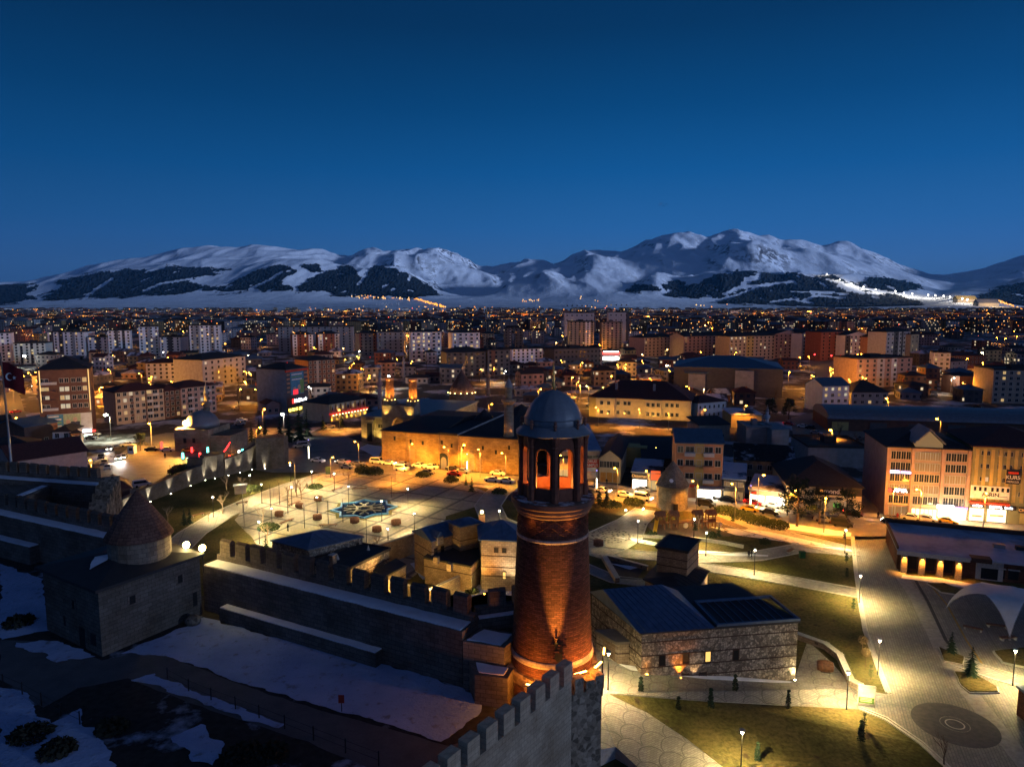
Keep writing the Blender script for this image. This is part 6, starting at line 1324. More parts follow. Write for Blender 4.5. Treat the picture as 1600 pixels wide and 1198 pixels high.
# tomb behind it
p = P(722, 648); t = thing('conical_tomb', 'big round stone tomb with pointed brick cone behind the madrasa', 'tomb', p); LMK.append((720, 610, 'the big pointed tomb'))
MB().lathe([(5.6,0),(5.6,9.5),(6.0,9.8),(6.0,10.4)], 24).build('drum', stone('tomb_red', (.20,.13,.10), .9, .45, rad=5.6), t); MB().lathe([(6.2,10.4),(5.9,10.7),(3.0,15.5),(.15,20.0)], 16).build('cone_roof', stone('cone_brick_far', (.17,.09,.07), .8, .4, rad=3.5), t)
for k in range(7):
    a_ = math.pi + math.pi*(k+.5)/7; MB().ball((0,0,0), .22, 6).build('ring_lamp', emit('ring_lamp', (1,.75,.25), 12, False), t, (6.15*math.cos(a_), 6.15*math.sin(a_), 10.2)); point('ring_light', (p.x+6.6*math.cos(a_), p.y+6.6*math.sin(a_), 10.9), 120, (1,.6,.2))
OCC.append((p.x, p.y, 12))
# -- great mosque with the long floodlit wall
A_, B_ = P(597, 724), P(814, 742); d_ = B_-A_; W = d_.length; an_ = math.atan2(d_.y, d_.x)
gq = thing('great_mosque', 'great stone mosque with long orange floodlit wall and dark roof', 'mosque', A_, an_); hm = 10.3; LMK.append((690, 700, 'the great mosque'))
M_MOSQ = stone('mosque_stone', (.36,.23,.11), 1.0, .5)
MB().box(0, W, 0, 42, 0, hm).build('wall', M_MOSQ, gq)
q = MB(); q.box(-.4, W*.43, -.4, 42.4, hm+.003, hm+.3); q.add([(-.4,-.4,hm+.3),(W*.43,-.4,hm+.3),(W*.43,42.4,hm+.3),(-.4,42.4,hm+.3),(W*.10,21,hm+1.8),(W*.43,21,hm+2.2)], [(0,1,5,4),(1,2,5),(2,3,4,5),(3,0,4)])
q.box(W*.432, W*.565, -.4, 42.4, hm+.003, hm+.75); q.add([(W*.565,-.4,hm+.2),(W+.4,-.4,hm+.2),(W+.4,42.4,hm+.2),(W*.565,42.4,hm+.2),(W*.72,21,hm+3.4),(W*.9,21,hm+3.4)], [(0,1,5,4),(1,2,5),(2,3,4,5),(3,0,4)]); q.box(W*.565, W+.4, -.4, 42.4, hm+.003, hm+.2)
q.build('roof', T_DARK, gq); MB().tube([(W*.565,-.4,hm+.3),(W*.72,21,hm+3.5)], .3, 6).build('roof_ridge', P_GREY, gq)
MB().lathe([(5.2,hm+.3),(5.2,hm+2.6)], 8, (W*.80, 28)).build('cupola_drum', P_LGREY, gq); MB().lathe([(5.9,hm+2.6),(.1,hm+6.2)], 8, (W*.80, 28)).build('cupola_roof', T_DARK, gq); MB().lathe([(4.4,hm+.3),(.1,hm+4.2)], 8, (W*.53, 26)).build('cupola_roof', T_DARK, gq)
for x in (.185,.43,.565): MB().box(W*x-.25, W*x+.25, -.45, .02, 0, hm-.1).build('pilaster', M_MOSQ, gq)
q = MB(); n = 10; q.prism([(W*.445+1.9*math.cos(math.pi*k/n)*1, 0) for k in range(2)], 0, 0) if False else None
ar = [(1.7*math.cos(math.pi*k/n), 3.2+1.7*math.sin(math.pi*k/n)) for k in range(n+1)]
def arch_panel(t, x, ar, y0, y1, mat, name='doorway'):
    pts = [(ar[0][0], 0)]+ar+[(ar[-1][0], 0)]; k = len(pts)
    MB().add([(x+a, y0, z) for a, z in pts]+[(x+a, y1, z) for a, z in pts], [tuple(range(k))[::-1]]+[(i, (i+1)%k, k+(i+1)%k, k+i) for i in range(k)]).build(name, mat, t)
arch_panel(gq, W*.46, [(a*1.25, z*1.12) for a, z in ar], -.35, 0, M_MOSQ, 'door_surround'); arch_panel(gq, W*.46, ar, -.42, -.35, M_DARK); arch_panel(gq, W*.465, [(a*.55, z*.75) for a, z in ar], -.46, -.42, W_B, 'door_lantern')
arch_panel(gq, W*.715, [(a*.6, z*.9) for a, z in ar], -.12, 0, M_BRWN); MB().box(W*.23-.9, W*.23+.9, -.08, .02, 2.2, 5.2).build('blind_niche', P_ORAN, gq); arch_panel(gq, W*.66, [(a*.5, z*1.3) for a, z in ar], -.1, 0, M_OLDS, 'blind_niche')
for x, z in ((.10,7.6),(.22,7),(.31,6.8),(.45,7.4),(.52,6.6),(.60,6.4),(.74,6.6),(.83,5.6),(.92,7.2)): MB().box(-.32,.32,-.04,.02,0,1.2).build('window', M_DARK, gq, (W*x, 0, z))
wg = lambda x, y, z: gq.matrix_basis @ Vector((x, y, z))
for fx, w_, y in ((.04,1100,-7),(.14,1900,-8),(.24,3000,-9),(.34,3200,-8),(.44,1700,-7),(.55,1300,-8),(.68,1200,-8),(.80,1200,-8),(.93,1700,-7)): spot('mosque_light', wg(W*fx, y, 1.2), wg(W*fx, 0, 4.0), w_*2.6, (1,.42,.035), 110, 1)
spot('mosque_light', wg(W*.30, -4, 5.6), wg(W*.31, 0, 3.2), 2200, (1,.50,.07), 100, 1)
OCC.append(((A_.x+B_.x)/2+6, (A_.y+B_.y)/2+22, 34))
c_ = wg(W*.92, 6, hm)
t, p, hh = minaret('stone minaret rising from the great mosque roof left of the clock tower', 795, 682, 590, 1.45, 10.6, mat=M_OLDS, balc=.55)
for dx in (-1.9, .9): spot('minaret_base_light', (p.x+dx, p.y-1.7, 11.4), (p.x+dx*.6, p.y, 19), 700, (1,.36,.05), 50)
minaret('thin pale minaret far behind the great mosque', 763, 618, 572, 1.0); minaret('thin minaret fading behind the twin minarets, left', 594, 640, 580, 1.0, mat=P_PINK); minaret('tall thin dark minaret beyond the right twin minaret', 631, 590, 556, .9, mat=P_GREY)
minaret('white pencil minaret near the street parking', 1197, 690, 634, .7, mat=P_LGREY)
# near conical tomb by the road
p = P(1050, 792); t = thing('conical_tomb', 'round stone tomb with grey cone roof standing between park and road', 'tomb', p); LMK.append((1050, 760, 'the road side tomb'))
MB().lathe([(3.85,0),(3.8,.4),(3.7,.5),(3.7,5.2),(3.95,5.4),(3.95,5.8)], 20).build('drum', stone('tomb_grey', (.24,.21,.17), .8, .4, rad=3.7), t); MB().lathe([(4.1,5.8),(3.9,6.0),(1.9,9.2),(.1,11.6)], 16).build('cone_roof', stone('cone_grey', (.20,.18,.165), .7, .35, rad=2.4), t)
MB().prism([(-.5,-4.0),(.5,-4.0),(.5,-3.5),(-.5,-3.5)], 0, 1.9).build('door', M_DARK, t); MB().lathe([(.02,0),(.5,.03),(.5,.1)], 8).build('snow_cover', M_SNOW, t, (-1.0, -2.9, 7.3)).rotation_euler = (.9, 0, 0)
# shop glow on the pavement
for x0, x1, y, w_, c in SHL:
    for k in range(2):
        p = P(x0+(x1-x0)*(k+.5)/2, y+4); point('shop_glow', (p.x, p.y, 2.0), w_*.7, c, .6)
# ---------------------------------------------------------------- the town beyond: tower blocks, houses, lamps
def tower(label, A, B, top, wall, dep=16, floors=8, cols=6, lit=.1, short=None, **k):
    k.setdefault('ww', 1.5); k.setdefault('wh', 1.5)
    return block(label, A, B, dep, top, wall, k.pop('roof', 'flat'), k.pop('roofm', T_DARK), k.pop('rh', 2), floors, cols, lit, fr=False, short=short, **k)
PW2 = plain('tower_white', (.62,.60,.60), .85, .12, .4)
tower('leftmost white tower block rising behind a glaring white lamp', (-14,566), (19,565), 521, PW2, floors=9, cols=4, short='the leftmost white tower')
tower('short pale green white block in front of the leftmost towers', (23,569), (73,568), 537, plain('pale_green_plaster', (.55,.58,.50)), floors=7, cols=6, panels=((.2,.28,P_DGREY),(.52,.6,P_DGREY)))
tower('white tower block with dark glazed balcony strips, second from left', (77,560), (134,560), 519, PW2, floors=9, cols=7, panels=((.05,.16,P_DGREY),(.3,.42,P_DGREY),(.66,.74,P_GREY)))
tower('lower half of a stepped white tower pair at left', (139,560), (170,560), 527, PW2, floors=7, cols=4, panels=((.4,.6,P_DGREY),)); tower('taller half of a stepped white tower pair at left', (171,561), (206,560), 517, PW2, floors=9, cols=5, panels=((.3,.45,P_DGREY),(.62,.75,P_DGREY)), short='the stepped white pair')
tower('white tower block with lit stairwell, fifth from left', (219,558), (250,557), 511, PW2, floors=10, cols=4, panels=((.35,.6,P_GREY),)); tower('low white block joined to the tower with the lit stairwell', (251,558), (283,558), 527, PW2, floors=7, cols=4, panels=((.4,.6,P_DGREY),))
tower('tallest left white tower with green grey window strips', (298,560), (345,559), 509, PW2, floors=11, cols=6, panels=((.08,.34,P_GREY),(.66,.82,P_GREY)), short='the tall white left tower')
tower('grey stepped apartment block with dark roofs left of a lamp lit street', (318,606), (385,596), 563, P_GREY, 22, 5, 7, .06, roof='hip', roofm=T_DARK, rh=3, short='the grey stepped block')
tower('long plain grey slab behind the red and white blocks', (436,550), (552,549), 511, P_GREY, 14, 9, 12, .03, short='the long grey slab')
for A, B, tp, lb_ in (((458,556),(490,555),523,'left'),((498,555),(531,554),522,'right')): tower(lb_ + ' one of two red and white blocks before the grey slab', A, B, tp, P_BRICK, 14, 7, 4, .12, panels=((0,.22,PW2),(.78,1,PW2)), roof='hip', rh=2.5, short='the red and white blocks' if lb_ == 'left' else None)
tower('grey block with brick red end panels, centre left', (562,556), (589,555), 521, P_GREY, 14, 7, 4, .04, panels=((0,.14,P_BRICK),(.8,1,P_BRICK)), roof='hip', rh=2); tower('plain grey windowless looking slab left of the white balcony tower', (590,557), (631,557), 519, P_GREY, 14, 7, 5, .02)
tower('white balcony tower with warm lit rooms, centre left', (643,566), (690,565), 519, PW2, 16, 8, 6, .4, short='the white balcony tower', kinds='wwc', balc=(1,4), roof='hip', rh=1.5); tower('second white tower with lit rooms right of the white balcony tower', (707,562), (750,561), 520, PW2, 18, 7, 5, .4, kinds='wwc', balc=(1,3), roof='hip', rh=1.5)
tower('dark clad apartment block left of the dark twin block', (698,590), (759,588), 551, P_DGREY, 18, 6, 7, .08, roof='hip', rh=3, short='the dark clad block'); tower('dark clad block with brown bands joined to its twin', (762,588), (797,586), 548, P_DGREY, 16, 6, 4, .15, panels=((.15,.35,P_BROWN),))
tower('bright white block with yellow roof lamps near the centre', (800,577), (848,575), 546, plain('lit_white_plaster', (.7,.7,.74)), 14, 6, 7, .1, short='the bright centre block'); tower('dark unfinished concrete frame building at the centre', (866,577), (940,574), 546, P_DGREY, 18, 4, 12, .01, panels=((.96,1,P_PINK),), short='the concrete frame')
for A, B, tp, lb_ in (((788,548),(800,548),513,'left'),((804,548),(817,548),513,'right')): tower(lb_ + ' half of the dark narrow twin tower', A, B, tp, P_DGREY, 14, 8, 2, .04, panels=((.7,.85,P_LGREY),) if lb_ == 'left' else ())
tower('tall banded beige tower left of the pair over the red lit shop', (889,549), (928,549), 503, P_BEIGE, 24, 13, 6, .12, panels=((.65,.85,PW2),), short='the banded beige tower'); tower('tallest glazed tower standing behind the banded beige tower', (882,535), (928,535), 489, P_LGREY, 16, 5, 6, .1, ground=False, z1=20)
tower('beige tower with a brown middle band right of the pair', (940,549), (972,549), 504, P_BEIGE, 20, 12, 5, .1, panels=((.2,.8,P_PINK,14,30),)); tower('slim pale tower with dark edge behind the right beige tower', (950,535), (982,535), 488, P_LGREY, 14, 5, 4, .1, ground=False, z1=20, panels=((.86,1,P_DGREY),))
t, W, h, fh = tower('glaring red and white lit petrol shop below the beige towers', (941,563), (968,563), 549, P_WHITE, 14, 0, 0, short='the red lit shop')
sign(t, 0, W, h-2.6, h-.6, emit('station_red', (1,.1,.08), 2.5, False)); sign(t, 1, W-1, h-.55, h+.3, emit('station_white', (1,.95,.85), 8, False)); shopfront(t, .5, W-.5, .3, 3.2, emit('station_white', (1,.95,.85), 8, False), n=4)
tower('pinkish brown block with arched white roof vent right of centre', (1006,558), (1060,555), 528, P_PINK, 20, 6, 9, .07, roof='hip', rh=3, short='the pinkish vent block'); tower('pale pink block with blue black roof over the grey sports hall', (1068,560), (1136,557), 526, P_PINK, 20, 7, 11, .09, roof='gable', rh=3)
tower('long block washed yellow by street lamps right of the pale pink block', (1139,564), (1210,561), 526, P_BEIGE, 18, 7, 11, .08, roof='hip', rh=3, panels=((.36,.52,P_YELL),), short='the yellow washed block')
tower('pink gabled apartment block at the start of the right row', (1209,560), (1250,558), 522, P_PINK, 16, 7, 6, .1, roof='gabley', rh=3); tower('white twin gabled narrow block in the right row', (1252,560), (1279,558), 521, PW2, 16, 7, 4, .1, roof='gabley', rh=3); tower('tall brick brown block over the red traffic lights', (1281,564), (1317,562), 519, P_BRICK, 16, 8, 4, .03, roof='hip', rh=2, short='the brick brown block'); tower('white and grey gabled block with several lit rooms', (1319,564), (1358,562), 524, PW2, 16, 7, 6, .22, roof='gabley', rh=3, panels=((.0,.2,P_DGREY),)); tower('orange flanked narrow block in the right row', (1360,564), (1381,562), 527, P_ORAN, 16, 7, 3, .2, roof='hip', rh=2); tower('blue grey block with dark columns at the end of the right row', (1383,566), (1420,563), 519, P_LGREY, 16, 7, 6, .08, roof='hip', rh=3, panels=((.3,.5,P_DGREY),(.62,.7,P_DGREY)), short='the blue grey end block'); tower('beige narrow block at the right end of the apartment row', (1421,564), (1434,562), 523, P_BEIGE, 14, 6, 2, .15)
# generic houses and blocks
FC = [('grey', facade('far_grey', (.22,.21,.22))), ('pinkish', facade('far_pink', (.30,.20,.18))), ('beige', facade('far_beige', (.32,.26,.19))), ('white', facade('far_white', (.46,.45,.46))), ('brown', facade('far_brown', (.13,.08,.065))), ('brick-red', facade('far_brick', (.20,.085,.06))), ('ochre', facade('far_ochre', (.28,.20,.10))), ('dark', facade('far_dark', (.075,.07,.075)))]
RC = [('dark', T_DARK), ('red', T_RED), ('blue', T_BLUE), ('snowy', T_SNOW)]
KEEP = [(185,450,640,760), (0,60,560,700), (1236,1395,560,720), (430,600,640,745), (597,820,600,745)]
def rel(px, py):
    b = min(LMK, key=lambda l: (l[0]-px)**2 + (2.2*(l[1]-py))**2); dx, dy = px-b[0], py-b[1]
    if abs(dx) > 2.0*abs(dy): r = 'right of' if dx > 0 else 'left of'
    else: r = 'behind' if dy < 0 else 'before'
    return r + ' ' + b[2]
AUTO = []
random_blocks = 0
tries = 0
while random_blocks < 330 and tries < 40000:
    tries += 1
    py = 512 + 126*R.random()**1.0; px = R.uniform(-70, 1670)
    p = P(px, py)
    if any(a < px < b and c < py < d for a, b, c, d in KEEP): continue
    far = py < 540
    w_ = R.uniform(13, 24) if far else R.uniform(8, 15); d_ = R.uniform(10, 15) if far else R.uniform(8, 12)
    if any((p.x-x)**2 + (p.y+d_/2-y)**2 < (r*.92+w_*.46)**2 for x, y, r in OCC): continue
    fl = R.randint(4, 6) if py < 520 else (R.randint(3, 5) if py < 550 else R.randint(1, 3)); h = fl*2.9 + .6
    # keep what stands behind in view
    if py > 550 and PX((p.x, p.y, h+2))[1] < py-34: continue
    ci = R.choice(FC); ri = R.choice(RC if not far else RC[:3]); a_ = R.choice((.12, -.1, .05, -.25, .3)) + R.uniform(-.05,.05)
    t = thing('apartment_block' if fl > 3 else 'house', '', 'building' if fl > 3 else 'house', p, a_, 'town houses and blocks around the old quarter')
    MB().box(-w_/2, w_/2, 0, d_, 0, h).build('wall', ci[1], t); q = MB()
    hip(q, -w_/2, w_/2, 0, d_, h+.003, R.uniform(1.2, 2.6)) if R.random() < .75 else gable(q, -w_/2, w_/2, 0, d_, h+.003, R.uniform(1.5, 2.8))
    ro_ = q.build('roof', [ri[1], ci[1]], t)
    if not far: MB().box(-.35,.35,-.35,.35,0,1.6).build('chimney', P_BRICK, ro_, (w_*R.uniform(-.3,.3), d_*R.uniform(.3,.7), h+.9))
    OCC.append((p.x, p.y+d_/2, w_*.5)); random_blocks += 1
    q_ = PX((p.x, p.y, h/2)); AUTO.append((t, '%s %s with %s roof' % (ci[0], {1:'single storey house',2:'two storey house',3:'three storey house',4:'four storey block',5:'five storey block',6:'six storey block'}[fl], ri[0]), q_))
# the far edge of the town reads as one mass
fcm = [f[1] for f in FC]; frm = [T_DARK, T_RED, T_GREY]
far = MB()
for i in range(2500):
    py = 487 + 33*R.random()**1.3; px = R.uniform(-160, 1760)
    if 395 < px < 720 and py < 494 and R.random() < .7: continue
    p = P(px, py); w_ = R.uniform(6, 14); d_ = R.uniform(5, 7)
    if any((p.x-x)**2 + (p.y-y)**2 < (r+w_)**2 for x, y, r in OCC): continue; h = R.choice((6,9,12,12,15,18)) if R.random() < .93 else R.uniform(22, 34)
    m = R.randrange(8); r = 8 + R.randrange(3); a_ = R.choice((.1,-.15,.3,0))
    far.obox((p.x, p.y), w_, d_, 0, h, a_, m, r)
    k = MB(); hip(k, -w_, w_, -d_, d_, h+.01, 2.2, .4, r); o = len(far.v); ca, sa = math.cos(a_), math.sin(a_)
    far.v += [(p.x+x*ca-y*sa, p.y+x*sa+y*ca, z) for x, y, z in k.v]; far.f += [tuple(i_+o for i_ in f) for f in k.f]; far.m += k.m
stuff(far.build('far_town', fcm + frm))
for i in range(64):
    p = P(R.uniform(-60, 1660), 491 + 24*R.random(), 0); point('far_glow_fill', (p.x, p.y, 26), 85000*(p.y/1800)**1.5, (1,.38,.05), 2)  # bodiless points added so the far facades glow amber
# street lamps; several along road, shops and left junction are added for their light
SOD = (1, .36, .03)
sl_pole = MB().tube([(0,0,0),(0,0,7.2),(.35,-.1,7.9),(1.1,-.3,8.1)], [.1,.07,.05,.04], 6).mesh('pole', M_STEEL)
def hm(c): return MB().ball((1.1,-.3,7.95), .26, 8, sz=.6).mesh('lamp_head', emit('lamp_%d_%d' % (c[1]*100, c[2]*100), c, 70, False))
HMS = {}
def street_lamp(p, label, c, watt, h=8, big=1., far_=False, group='street lamps of the town'):
    t = thing('street_lamp', label, 'street lamp', (p.x, p.y, 0), R.uniform(0, 6.28), group)
    k = tuple(round(x, 2) for x in c)
    if k not in HMS: HMS[k] = hm(c)
    s = h/8; t.scale = (s*1, s, s); put('pole', sl_pole, t); o = put('lamp_head', HMS[k], t); o.scale = (1, 1, 1)
    if big != 1: o.scale = (big, big, big); o.location = (1.1*(1-big), -.3*(1-big), 7.95*(1-big))
    if watt and far_: point('street_light', Vector((p.x, p.y, 7.0*s)) + Vector((0, -.6, 0)), watt*.46, c, .35)
    elif watt: spot('street_light', Vector((p.x, p.y, 7.5*s)) + Vector((0, -.6, 0)), Vector((p.x, p.y, 0)) + Vector((0, -.6, 0)), watt, c, 128, .5, .35)
    return t
W_L = (1, .93, .72)
for px, py, h, c, w_, big, lb_ in [(289,661,9,(1,.5,.08),26000,6.5,'glaring orange street lamp on the left square'),(171,648,9,(.88,1,.72),9000,2.4,'greenish white street lamp below the beige balcony block'),(443,646,9,(1,.98,.75),9000,2.0,'white street lamp at the curve of the left junction'),(721,696,8,SOD,15000,1.3,'orange street lamp at the left corner of the great mosque'),(516,714,6,SOD,9000,1.,'orange street lamp by the glowing pole on the road'),(617,720,6,SOD,9000,.8,'small orange lamp at the foot of the great mosque wall'),(1186,742,8,SOD,3500,1.2,'orange street lamp before the bright shop row'),(1301,671,9,SOD,26000,1.6,'orange street lamp over the back street parking'),(1388,623,9,SOD,9000,1.6,'orange street lamp right of the black roofed apartment house'),(1470,655,9,SOD,9000,1.4,'orange street lamp behind the long market hall'),(1163,634,9,SOD,9000,1.2,'orange street lamp over the pale depot'),(1097,640,8,SOD,9000,1.1,'orange street lamp by the small white house'),(893,589,9,SOD,7000,1.2,'orange street lamp above the dome of the clock tower, right'),(955,587,9,SOD,7000,1.2,'orange street lamp over the snowy field'),(841,608,9,SOD,9000,1.2,'orange street lamp left of the clock tower dome'),(878,563,9,SOD,7000,1.1,'orange street lamp before the concrete frame'),(753,577,9,SOD,7000,1.1,'orange street lamp before the dark clad block'),(442,608,9,SOD,9000,1.4,'orange street lamp at the blank wall of the poster tower'),(142,720,7,SOD,8000,1.3,'orange lamp on the house corner behind the castle wall'),(8,690,7,SOD,8000,1.4,'orange lamp at the left edge over low houses'),(486,604,8,W_L,3000,1.,'pale lamp beside the blue poster tower'),(607,587,8,(.95,1,.75),7000,2.2,'white lamp beside the left twin minaret'),(764,631,8,SOD,9000,1.,'orange lamp right of the big pointed tomb'),(965,730,8,SOD,16000,1.0,'added orange street lamp at the yellow house'),(1014,737,8,SOD,13000,.9,'added orange street lamp by the white lit shop'),(880,712,8,SOD,12000,.9,'added orange street lamp left of the clock tower lantern'),(1090,752,8,SOD,13000,.8,'added orange street lamp right of the road side tomb'),(1290,776,8,SOD,17000,.8,'added orange street lamp among the pines'),(1396,764,8,SOD,12000,1.,'added orange street lamp at the alley corner'),(1440,764,8,SOD,12500,.8,'added orange street lamp before the glass gable building'),(700,698,8,SOD,12000,.9,'added orange street lamp on the road before the great mosque door'),(790,708,8,SOD,12000,.9,'added orange street lamp at the right end of the great mosque'),(560,690,8,SOD,12000,.8,'added orange street lamp on the road left of the great mosque'),(460,722,8,SOD,4000,.8,'orange street lamp at the far plaza end of the road'),(1540,772,8,SOD,10500,.8,'added orange street lamp before the olive office block'),(20,600,9,SOD,15000,1.3,'orange street lamp on the left side street'),(30,652,9,SOD,12000,1.1,'orange street lamp at the bend of the left side street'),(155,605,9,SOD,22000,1.,'orange street lamp in the gap right of the billboard block'),(384,596,9,SOD,20000,1.4,'orange street lamp in the street right of the grey stepped block'),(1355,556,9,SOD,14000,1.2,'orange street lamp over the red traffic lights'),(1296,575,9,SOD,20000,1.2,'orange street lamp on the rising back street'),(1275,588,9,SOD,15000,1.,'second orange street lamp on the rising back street'),(1045,571,9,(1,.7,.3),7000,2.6,'very bright lamp left of the grey sports hall'),(1147,584,8,(1,.9,.5),900,1.6,'pale wall lamp on the grey sports hall'),(1213,588,8,(1,.92,.5),2500,1.3,'pale lamp right of the grey sports hall'),(965,557,8,(1,.85,.5),9000,1.6,'white lamp at the red lit shop'),(40,556,9,(1,1,.8),9000,3.2,'glaring white lamp before the leftmost white tower'),(1488,551,9,(1,.8,.4),7000,2.4,'left floodlight on the low school building'),(1537,551,9,(1,.8,.4),7000,2.4,'right floodlight on the low school building'),(1000,640,8,SOD,14000,.8,'orange lamp before the red roofed public building'),(1045,646,7,SOD,14000,.7,'second orange lamp before the red roofed public building'),(935,636,8,SOD,16000,.9,'orange lamp at the left wing of the public building'),(640,694,8,SOD,12000,.9,'added orange street lamp before the bright patch of mosque wall'),(750,703,8,SOD,12000,.9,'added orange street lamp before the blind arch of the mosque'),(1150,757,8,SOD,16000,.9,'added orange street lamp before the black fronted shop'),(1235,766,8,SOD,14000,.9,'added orange street lamp at the left end of the furniture shop'),(330,646,9,SOD,16000,1.2,'added orange street lamp behind the small left mosque'),(235,662,9,SOD,15000,1.2,'added orange street lamp before the beige balcony block'),(400,668,9,SOD,15000,1.2,'added orange street lamp at the right of the small left mosque'),(410,640,9,SOD,16000,1.3,'added orange street lamp on the street below the poster tower'),(530,640,8,SOD,12000,1.1,'orange street lamp before the amber lit hotel'),(1022,700,6,(1,.55,.1),5000,.9,'yellow lamp in the lane behind the yellow house')]:
    p = P(px, py, h); street_lamp(Vector((p.x, p.y, 0)), lb_, c, w_*1.0, h, big, py < 630 or px in (1440, 1540, 1396))  # the ones at the office blocks are added to warm those facades
point('square_flare', P(289,661,8.6)+Vector((.5,-3.5,.5)), 90000, (1,.45,.07), .5)
nl = 0
while nl < 225:
    py = 505 + 132*R.random()**1.0; px = R.uniform(-40, 1640); p = P(px, py)
    if any((p.x-x)**2 + (p.y-y)**2 < (r*.95+1)**2 for x, y, r in OCC): continue
    if any(a < px < b and c < py < d for a, b, c, d in KEEP[4:]): continue
    c = SOD if R.random() < .85 else R.choice((W_L, (1,.6,.15)))
    t = street_lamp(p, '', c, R.uniform(9000, 18000) if c is SOD else 5000, R.uniform(7, 9), 1.0 + max(0, p.y-350)/700, True)
    q_ = PX((p.x, p.y, 8)); AUTO.append((t, 'orange street lamp' if c is SOD else ('white street lamp' if c is W_L else 'yellow street lamp'), q_)); nl += 1
# lights of the far town: far too many to count
OCT = [(1,0,0),(-1,0,0),(0,1,0),(0,-1,0),(0,0,1),(0,0,-1)]; OF = [(0,2,4),(2,1,4),(1,3,4),(3,0,4),(2,0,5),(1,2,5),(3,1,5),(0,3,5)]
lg = MB(); M_FL = [emit('far_amber', (1,.34,.045), 2.4, False), emit('far_warm', (1,.55,.18), 2.6, False), emit('far_white', (1,.95,.82), 3.5, False), emit('far_green_red', (1,.12,.06), 7, False)]
def dot(p, r, m): lg.add([(p.x+x*r, p.y+y*r, p.z+z*r) for x, y, z in OCT], OF, m)
for i in range(950):
    py = 483 + 42*R.random()**1.1; px = R.uniform(-60, 1660); p = P(px, py, 21)
    if p.y < 0 or p.y > 3600: continue
    dot(p, (.45+1.1*R.random()**4)*p.y/1500, R.choices((0,1,2,3), (70,16,10,3))[0])
def TP(px, py, up=6):
    r = ray(px, py); kn = hgt_profile(px); Y = 2600.
    while Y < 13500:
        z = H + r.z*Y/r.y
        if z <= herm(kn, Y) + up: break
        Y += 25
    return Vector((r.x*Y/r.y, Y, H + r.z*Y/r.y + up*.3))
for i in range(80): px = R.uniform(548, 640); dot(TP(px, 462+ (px-548)*.055 + R.uniform(-1.5, 3.5), 12), R.uniform(3, 5.5), R.choices((2,1,0), (5,4,2))[0])
for i in range(26): dot(TP(R.uniform(585, 625), R.uniform(474, 478), 12), R.uniform(3, 5), 2)
for i in range(60): k = R.random(); dot(TP(648+46*k+R.uniform(-2,2), 467+13*k+R.uniform(-1,1), 10), R.uniform(3, 6), 0)
for i in range(120): px = R.uniform(480, 1000); dot(TP(px, R.uniform(479, 490), 10), R.uniform(1.6, 3.2), R.choices((0,1,2,3), (6,3,1,.6))[0])
for i in range(26): dot(TP(R.uniform(815, 842), R.uniform(468, 472), 10), R.uniform(2.4, 4), R.choice((1,2,0)))
for x, y in ((908,464),(907,467),(930,470),(934,471),(1088,477),(1095,478),(1112,480),(1136,476),(1100,478),(1410,485),(1542,486)): dot(TP(x, y, 10), R.uniform(3,5), R.choice((0,1,1)))
for i in range(70): k = R.random(); dot(TP(1556+50*k+R.uniform(-2,2), 469+18*k+R.uniform(-1.2,1.2), 10), R.uniform(3,5.5), R.choice((0,0,1)))
for i in range(34): dot(TP(R.uniform(1480, 1600), R.uniform(490, 503), 10), R.uniform(2,4), R.choice((0,1)))
for x, y, r in ((1140,362.5,9),(1314,413,9),(1317,414,7),(1310,414,6),(1417,439,7),(1421,441,6)): dot(TP(x, y, 30), r, 2)
stuff(lg.build('distant_lights', M_FL))
# floodlit ski run: lamps on masts along the piste
lp_ = MB().tube([(0,0,-10),(0,0,26)], .8, 5).mesh('mast', M_STEEL); lh_ = MB().ball((0,0,29), 5.5, 8).mesh('lamp_head', emit('piste_white', (1,.95,.85), 16, False))
for i, (x, y) in enumerate([(1292,428),(1312,437),(1330,443),(1349,448),(1368,452),(1399,455),(1412,458),(1425,459),(1450,461),(1461,462),(1474,463),(1484,465),(1494,466),(1503,468),(1511,470)]):
    v = TP(x, y+5, 4); t = thing('piste_lamp', '', 'floodlight', v, 0, 'lamps along the floodlit ski run'); put('mast', lp_, t); put('lamp_head', lh_, t); q_ = PX(v); AUTO.append((t, 'white floodlight mast along the lit ski run', q_))
    point('piste_light', v + Vector((0,-15,60)), 3.2e5, (1,.93,.78), 4)
for x, y, lb_ in ((1511,468,'left'),(1545,474,'right')):
    v = TP(x, y+4, 3); t = thing('lodge', lb_ + ' floodlit lodge building at the foot of the ski run', 'lodge', v); q = MB().box(-70,70,0,60,-20,20); q.build('wall', P_CREAM, t); q = MB(); gable(q, -70, 70, 0, 60, 20.1, 26, 4, 0, 0, 'x'); q.build('roof', P_YELL if lb_ == 'left' else T_GREY, t); point('lodge_light', v + Vector((0,-80,60)), 5e5, (1,.62,.22), 6)
v = TP(1300, 460); 
t = thing('summit_mast', 'tiny lit mast on the highest snowy summit', 'mast', TP(1140, 364, 10)); MB().tube([(0,0,-20),(0,0,70)], 3, 5).build('mast', M_STEEL, t); MB().box(-12,12,-8,8,-20,14).build('hut', P_LGREY, t)
